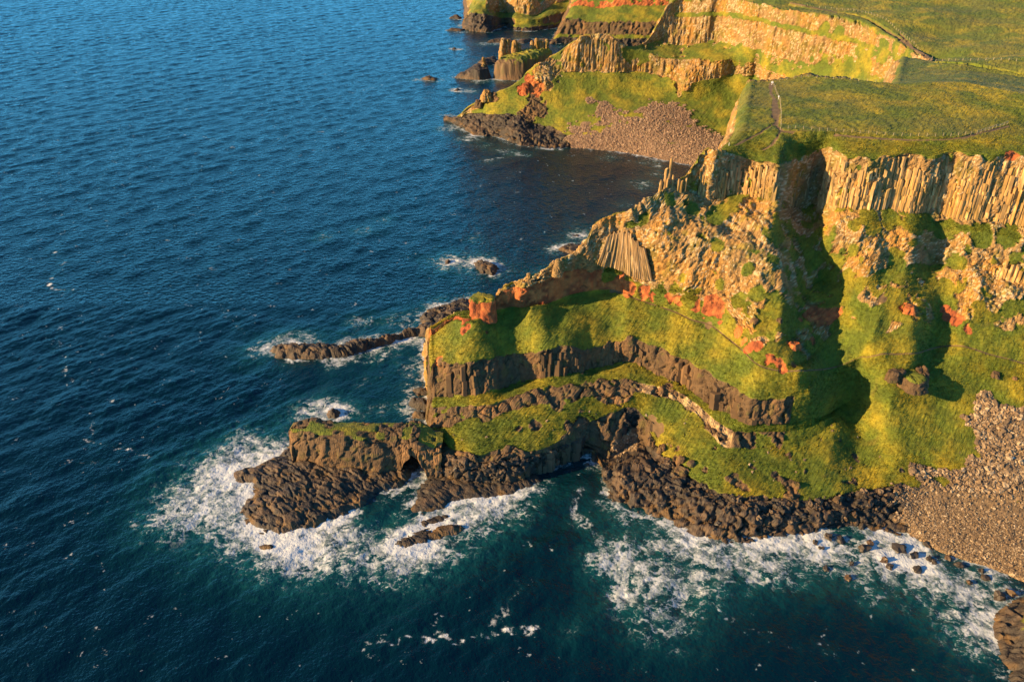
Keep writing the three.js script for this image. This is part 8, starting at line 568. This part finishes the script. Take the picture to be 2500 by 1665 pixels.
// ------------------------------------------------------------------ the sea
const cell = 1, GX0 = -300, GX1 = 320, GZ0 = -1300, GZ1 = -110, gw = (GX1 - GX0) / cell, gh = (GZ1 - GZ0) / cell, DIST = new Float32Array(gw * gh).fill(60);
for (let i = 0; i < WET.length; i += 2) { const a = fl((WET[i] - GX0) / cell), b = fl((WET[i + 1] - GZ0) / cell); if (a >= 0 && b >= 0 && a < gw && b < gh) DIST[b * gw + a] = 0; }
for (let pass = 0; pass < 2; pass++) for (let n = 0; n < gw * gh; n++) { const v = pass ? gw * gh - 1 - n : n, i = v % gw, s = pass ? 1 : -1; let d = DIST[v]; if (i + s >= 0 && i + s < gw) d = Math.min(d, DIST[v + s] + 1); const r = v + s * gw; if (r >= 0 && r < gw * gh) { d = Math.min(d, DIST[r] + 1); if (i > 0) d = Math.min(d, DIST[r - 1] + 1.41); if (i < gw - 1) d = Math.min(d, DIST[r + 1] + 1.41); } DIST[v] = d; }
const distAt = (x, z) => { const a = (x - GX0) / cell - 0.5, b = (z - GZ0) / cell - 0.5, i = fl(a), j = fl(b); if (i < 0 || j < 0 || i >= gw - 1 || j >= gh - 1) return 60; const u = a - i, v = b - j, o = j * gw + i; return mix(mix(DIST[o], DIST[o + 1], u), mix(DIST[o + gw], DIST[o + gw + 1], u), v); };
// tiling tables: cell edges for foam lace, and soft noise
const TN = 512, LACE = new Float32Array(TN * TN), SOFT = new Float32Array(TN * TN), SMOOTH = new Float32Array(TN * TN);
{
  const nc = 40, pts = []; for (let j = 0; j < nc; j++) for (let i = 0; i < nc; i++) pts.push([(i + rnd()) / nc, (j + rnd()) / nc]);
  for (let j = 0; j < TN; j++) for (let i = 0; i < TN; i++) {
    const x = i / TN, y = j / TN, ci = fl(x * nc), cj = fl(y * nc); let a = 9, b = 9;
    for (let v = -1; v < 2; v++) for (let u = -1; u < 2; u++) { const p = pts[((cj + v + nc) % nc) * nc + (ci + u + nc) % nc]; let dx = Math.abs(p[0] - x), dy = Math.abs(p[1] - y); dx = Math.min(dx, 1 - dx); dy = Math.min(dy, 1 - dy); const d = Math.hypot(dx, dy) * nc; if (d < a) { b = a; a = d; } else if (d < b) b = d; }
    LACE[j * TN + i] = b - a;
    let s = 0, am = 0.5; for (let k = 0, p = 16; k < 4; k++, p *= 2, am *= 0.55) { const X = x * p, Y = y * p, ix = fl(X), iy = fl(Y); let u = X - ix, v = Y - iy; u = u * u * (3 - 2 * u); v = v * v * (3 - 2 * v); const m = (q) => q % p; s += am * mix(mix(h3(m(ix), m(iy), 77 + k), h3(m(ix + 1), m(iy), 77 + k), u), mix(h3(m(ix), m(iy + 1), 77 + k), h3(m(ix + 1), m(iy + 1), 77 + k), u), v); } SOFT[j * TN + i] = s * 2 - 0.9; s = 0; am = 0.7; for (let k = 0, p = 32; k < 2; k++, p *= 2, am *= 0.42) { const X = x * p, Y = y * p, ix = fl(X), iy = fl(Y); let u = X - ix, v = Y - iy; u = u * u * u * (u * (u * 6 - 15) + 10); v = v * v * v * (v * (v * 6 - 15) + 10); const m = (q) => q % p, gr = (a, b, dx, dy) => { const th = h3(m(a), m(b), 301 + k) * 6.2832; return Math.cos(th) * dx + Math.sin(th) * dy; }; const U = X - ix, V = Y - iy; s += am * mix(mix(gr(ix, iy, U, V), gr(ix + 1, iy, U - 1, V), u), mix(gr(ix, iy + 1, U, V - 1), gr(ix + 1, iy + 1, U - 1, V - 1), u), v) * 2; } SMOOTH[j * TN + i] = s;
  }
}
const tab = (T, x, y) => { const a = x - fl(x), b = y - fl(y), X = a * TN, Y = b * TN, i = fl(X) % TN, j = fl(Y) % TN, u = X - fl(X), v = Y - fl(Y), i2 = (i + 1) % TN, j2 = (j + 1) % TN; return mix(mix(T[j * TN + i], T[j * TN + i2], u), mix(T[j2 * TN + i], T[j2 * TN + i2], u), v); };
const FSEG = []; for (const l of FOAM_LINES) for (let i = 2; i + 3 < l.length; i += 2) FSEG.push([l[0], l[1], l[i], l[i + 1], l[i + 2], l[i + 3]]);
// amount of foam (0..1+) and of milky aerated water
const FB = { f: 0, a: 0, l: 0 };
function surf(x, z) {
  const d = distAt(x, z), big = tab(SOFT, x / 150, z / 150), far = sm(-330, -600, z), shelter = sm(-330, -420, z) * sm(40, 90, x) * (1 - sm(-640, -700, z));
  const wd = Math.max(0.7, mix(2.0, 1.3, shelter) * (1 + 1.5 * big)) + far * 0.6;
  let ln = 0, f = d < 40 ? (0.40 + 1.1 * big) * Math.exp(-Math.max(0, d - 0.4) / wd) : 0, a = d < 40 ? (1 - shelter) * Math.exp(-d / 8) * (0.35 + 0.9 * big) : 0;
  for (const [px, pz, r, s] of FOAM) { const dx = x - px, dz = z - pz, e = (dx * dx + dz * dz) / (r * r); if (e < 9) { const g = Math.exp(-e * 0.9); f += s * g * 0.47; a += s * Math.exp(-e * 0.5) * 0.75; } }
  for (const [w, s, ax, az, bx, bz] of FSEG) { const R = 6 + w * 3; if (x < Math.min(ax, bx) - R || x > Math.max(ax, bx) + R || z < Math.min(az, bz) - R || z > Math.max(az, bz) + R) continue; const wx = x + 3.5 * tab(SOFT, x / 45, z / 45), wz = z + 3.5 * tab(SOFT, x / 45 + 0.4, z / 45); const ex = bx - ax, ez = bz - az, t = Math.min(1, Math.max(0, ((wx - ax) * ex + (wz - az) * ez) / (ex * ex + ez * ez + 0.01))), e = Math.hypot(wx - ax - ex * t, wz - az - ez * t) / (w * (1.1 + far)); ln = Math.max(ln, s * 1.25 * Math.exp(-e * e)); a += 0.15 * s * Math.exp(-e * e * 0.1); }
  FB.f = f; FB.a = Math.min(1, a); FB.l = ln; return FB;
}
function seaMaps(w, h, x0, x1, z0, z1) {
  const c = new Uint8Array(w * h * 4), r = new Uint8Array(w * h * 4), enc = (v) => 255 * (v <= 0.0031308 ? 12.92 * v : 1.055 * Math.pow(v, 1 / 2.4) - 0.055);
  const lut = new Uint8Array(4097); for (let i = 0; i <= 4096; i++) lut[i] = Math.round(enc(i / 4096));
  const gs = 4, fw = Math.ceil(w / gs) + 1, fh = Math.ceil(h / gs) + 1, F = new Float32Array(fw * fh), A = new Float32Array(fw * fh), Ln = new Float32Array(fw * fh);
  for (let j = 0; j < fh; j++) for (let i = 0; i < fw; i++) { surf(mix(x0, x1, i * gs / w), mix(z0, z1, j * gs / h)); F[j * fw + i] = FB.f; A[j * fw + i] = FB.a; Ln[j * fw + i] = FB.l; }
  const mpp = (x1 - x0) / w;
  for (let j = 0; j < h; j++) for (let i = 0; i < w; i++) {
    const x = mix(x0, x1, (i + 0.5) / w), z = mix(z0, z1, (j + 0.5) / h), u = i / gs, v = j / gs, a = fl(u), b = fl(v), o = b * fw + a, fu = u - a, fv = v - b;
    const f = mix(mix(F[o], F[o + 1], fu), mix(F[o + fw], F[o + fw + 1], fu), fv); let ae = mix(mix(A[o], A[o + 1], fu), mix(A[o + fw], A[o + fw + 1], fu), fv);
    const wx = x + 3.2 * tab(SOFT, x / 45, z / 45) + 0.5 * tab(SOFT, x / 9, z / 9), wz = z + 3.2 * tab(SOFT, x / 45 + 0.37, z / 45 + 0.61) + 0.5 * tab(SOFT, x / 9 + 0.5, z / 9);
    const n = tab(SOFT, wx / 40, wz / 40), n2 = tab(SOFT, x / 17 + 0.2, z / 17);
    const l1 = 1 - sm(0.0, 0.24, tab(LACE, wx / 92, wz / 75)), l2 = 1 - sm(0.0, 0.34, tab(LACE, wx / 38 + 0.3, wz / 30 + 0.7));
    let foam = 0;
    const ll = mix(mix(Ln[o], Ln[o + 1], fu), mix(Ln[o + fw], Ln[o + fw + 1], fu), fv), fd = f + 0.45 * ll;
    if (fd > 0.03) {
      const dens = Math.min(1.3, fd + 0.7 * (n - 0.08) * Math.min(1, fd * 2.5)), px = x * 0.92 + z * 0.25, pz = z * 1.05 - x * 0.2, ox = 2.6 * n + 0.7 * n2, oz = 2.6 * tab(SOFT, x / 40 + 0.5, z / 40 + 0.3) - 0.7 * n2;
      const thread = (sc, w, of) => { const q = Math.abs(tab(SMOOTH, (px + ox) / (sc * 1.35 * 32) + of, (pz + oz) / (sc * 32) + of * 0.7)); return 1 - sm(w * 0.35, w, q); };
      const w = 0.045 + 0.20 * Math.max(0, dens) * Math.max(0, dens), lo = sm(0.10, 0.42, dens), th1 = thread(7.5, w, 0.1), th2 = thread(3.4, w * 1.05, 0.37), th3 = thread(1.7, w * 1.15, 0.71);
      foam = Math.max(th1 * 0.95, th2 * 0.9, th3 * 0.72 * sm(0.3, 0.7, dens)) * lo * (0.55 + 0.45 * Math.min(1, dens)) * Math.min(1, 0.75 + 0.5 * n2);
      foam = Math.max(foam, 0.92 * sm(0.80, 1.15, dens + 0.30 * n2), 0.22 * sm(0.35, 0.9, dens));
    }
    if (ll > 0.05) foam = Math.max(foam, 0.9 * sm(0.62, 1.0, ll + 0.35 * n2) );
    const cap = sm(0.76, 0.86, n + 0.32 * n2 - 0.06) * 0.9; foam = Math.min(1, Math.max(foam, f > 0.02 ? 0 : cap * 0.5));
    ae = ae * (0.55 + 0.9 * (n + 0.4));  ae = Math.min(1, Math.max(0, ae));
    let R = mix(0.0004, 0.006, ae), Gc = mix(0.0105, 0.062, ae), B = mix(0.0185, 0.066, ae);
    R = mix(R, 0.62, foam); Gc = mix(Gc, 0.65, foam); B = mix(B, 0.67, foam);
    const q = (j * w + i) * 4; c[q] = lut[fl(R * 4096)]; c[q + 1] = lut[fl(Gc * 4096)]; c[q + 2] = lut[fl(B * 4096)]; c[q + 3] = 255; r[q] = r[q + 1] = r[q + 2] = 255 * mix(0.13, 0.9, Math.min(1, foam * 1.4)); r[q + 3] = 255;
  }
  const T = (a, srgb) => { const t = new THREE.DataTexture(a, w, h); if (srgb) t.colorSpace = THREE.SRGBColorSpace; t.magFilter = THREE.LinearFilter; t.minFilter = THREE.LinearFilter; t.needsUpdate = true; return t; };
  return [T(c, true), T(r, false)];
}
const WAVES = []; { let L = 30; for (let i = 0; i < 44; i++) { const a = 0.75 + (rnd() - 0.5) * 2.5, k = 6.2832 / L; WAVES.push([Math.cos(a) * k, Math.sin(a) * k, rnd() * 6.28, 0.0072 * Math.pow(L, 0.72) * (0.5 + rnd()), L]); L *= 0.93; } }
const wave = (x, z, cut) => { let y = 0; const gust = 0.72 + 0.9 * (tab(SOFT, x / 900, z / 600) + 0.1) + 0.35 * tab(SOFT, x / 210, z / 130); for (const w of WAVES) { if (w[4] < cut) break; const ph = w[0] * x + w[1] * z + w[2] + 0.6 * Math.sin(x * 0.021 + z * 0.017 + w[2]); const s = Math.sin(ph); y += w[3] * (w[4] < 12 ? gust : 1) * (s + 0.35 * Math.cos(2 * ph)); } return y; };
const ripple = grain(1024, 91, 20); ripple.repeat.set(1, 1);
function seaTile(x0, x1, z0, z1, nx, nz, tw, th, label, bump, rep) {
  const P = [], U = [], I = [];
  for (let j = 0; j <= nz; j++) for (let i = 0; i <= nx; i++) {
    const x = mix(x0, x1, i / nx), z = mix(z0, z1, j / nz), d = distAt(x, z); surf(x, z);
    const cut = 3.2 * Math.abs(x1 - x0) / nx, e = Math.min(1, Math.min(i, nx - i, j, nz - j) / 12), ch = FB.f > 0.15 ? Math.min(1, FB.f) * (0.20 * vn(x / 2.2, 5, z / 2.2) + 0.10 * vn(x / 1.1, 9, z / 1.1)) : 0;
    P.push(x, (wave(x, z, cut) * (0.35 + 0.65 * sm(0, 14, d)) * 1.0 + ch) * e, z); U.push(i / nx, j / nz);
  }
  for (let j = 0; j < nz; j++) for (let i = 0; i < nx; i++) { const a = j * (nx + 1) + i, b = a + 1, c = a + nx + 1, d = c + 1; if (z1 < z0) I.push(a, b, d, a, d, c); else I.push(a, d, b, a, c, d); }
  const G = new THREE.BufferGeometry(); G.setAttribute('position', new THREE.Float32BufferAttribute(P, 3)); G.setAttribute('uv', new THREE.Float32BufferAttribute(U, 2)); G.setIndex(I); G.computeVertexNormals();
  const [c, r] = seaMaps(tw, th, x0, x1, z0, z1), bm = ripple.clone(); bm.repeat.set(rep[0], rep[1]); bm.needsUpdate = true;
  return put(new THREE.Mesh(G, new THREE.MeshPhysicalMaterial({ map: c, roughnessMap: r, roughness: 1, ior: 1.34, bumpMap: bm, bumpScale: bump })), 'sea', label, 'sea', 'structure');
}
seaTile(-262, 210, -120, -345, 786, 375, 2048, 1024, 'near sea with surf round the headland and beach', 0.24, [472 / 16, 225 / 16]);
seaTile(-1150, 330, -345, -1520, 740, 420, 2048, 2048, 'open sea beyond the headland and across the far bay', 0.75, [1480 / 42, 1175 / 34]);
{
  const P = [], I = [], R = (x0, x1, z0, z1) => { const b = P.length / 3; P.push(x0, 0, z0, x1, 0, z0, x1, 0, z1, x0, 0, z1); I.push(b, b + 2, b + 1, b, b + 3, b + 2); };
  R(-9000, 9000, -12000, -1520); R(-9000, -1150, -1520, -345); R(330, 9000, -1520, -345); R(-9000, -262, -345, -120); R(210, 9000, -345, -120); R(-9000, 9000, -120, 3000);
  const G = new THREE.BufferGeometry(); G.setAttribute('position', new THREE.Float32BufferAttribute(P, 3)); G.setIndex(I); G.computeVertexNormals();
  put(new THREE.Mesh(G, new THREE.MeshPhysicalMaterial({ color: new THREE.Color().setRGB(0.0004, 0.0105, 0.0185), roughness: 0.3, ior: 1.34 })), 'sea', 'outer sea reaching to the horizon', 'sea', 'structure');
}
renderer.render(scene, camera);
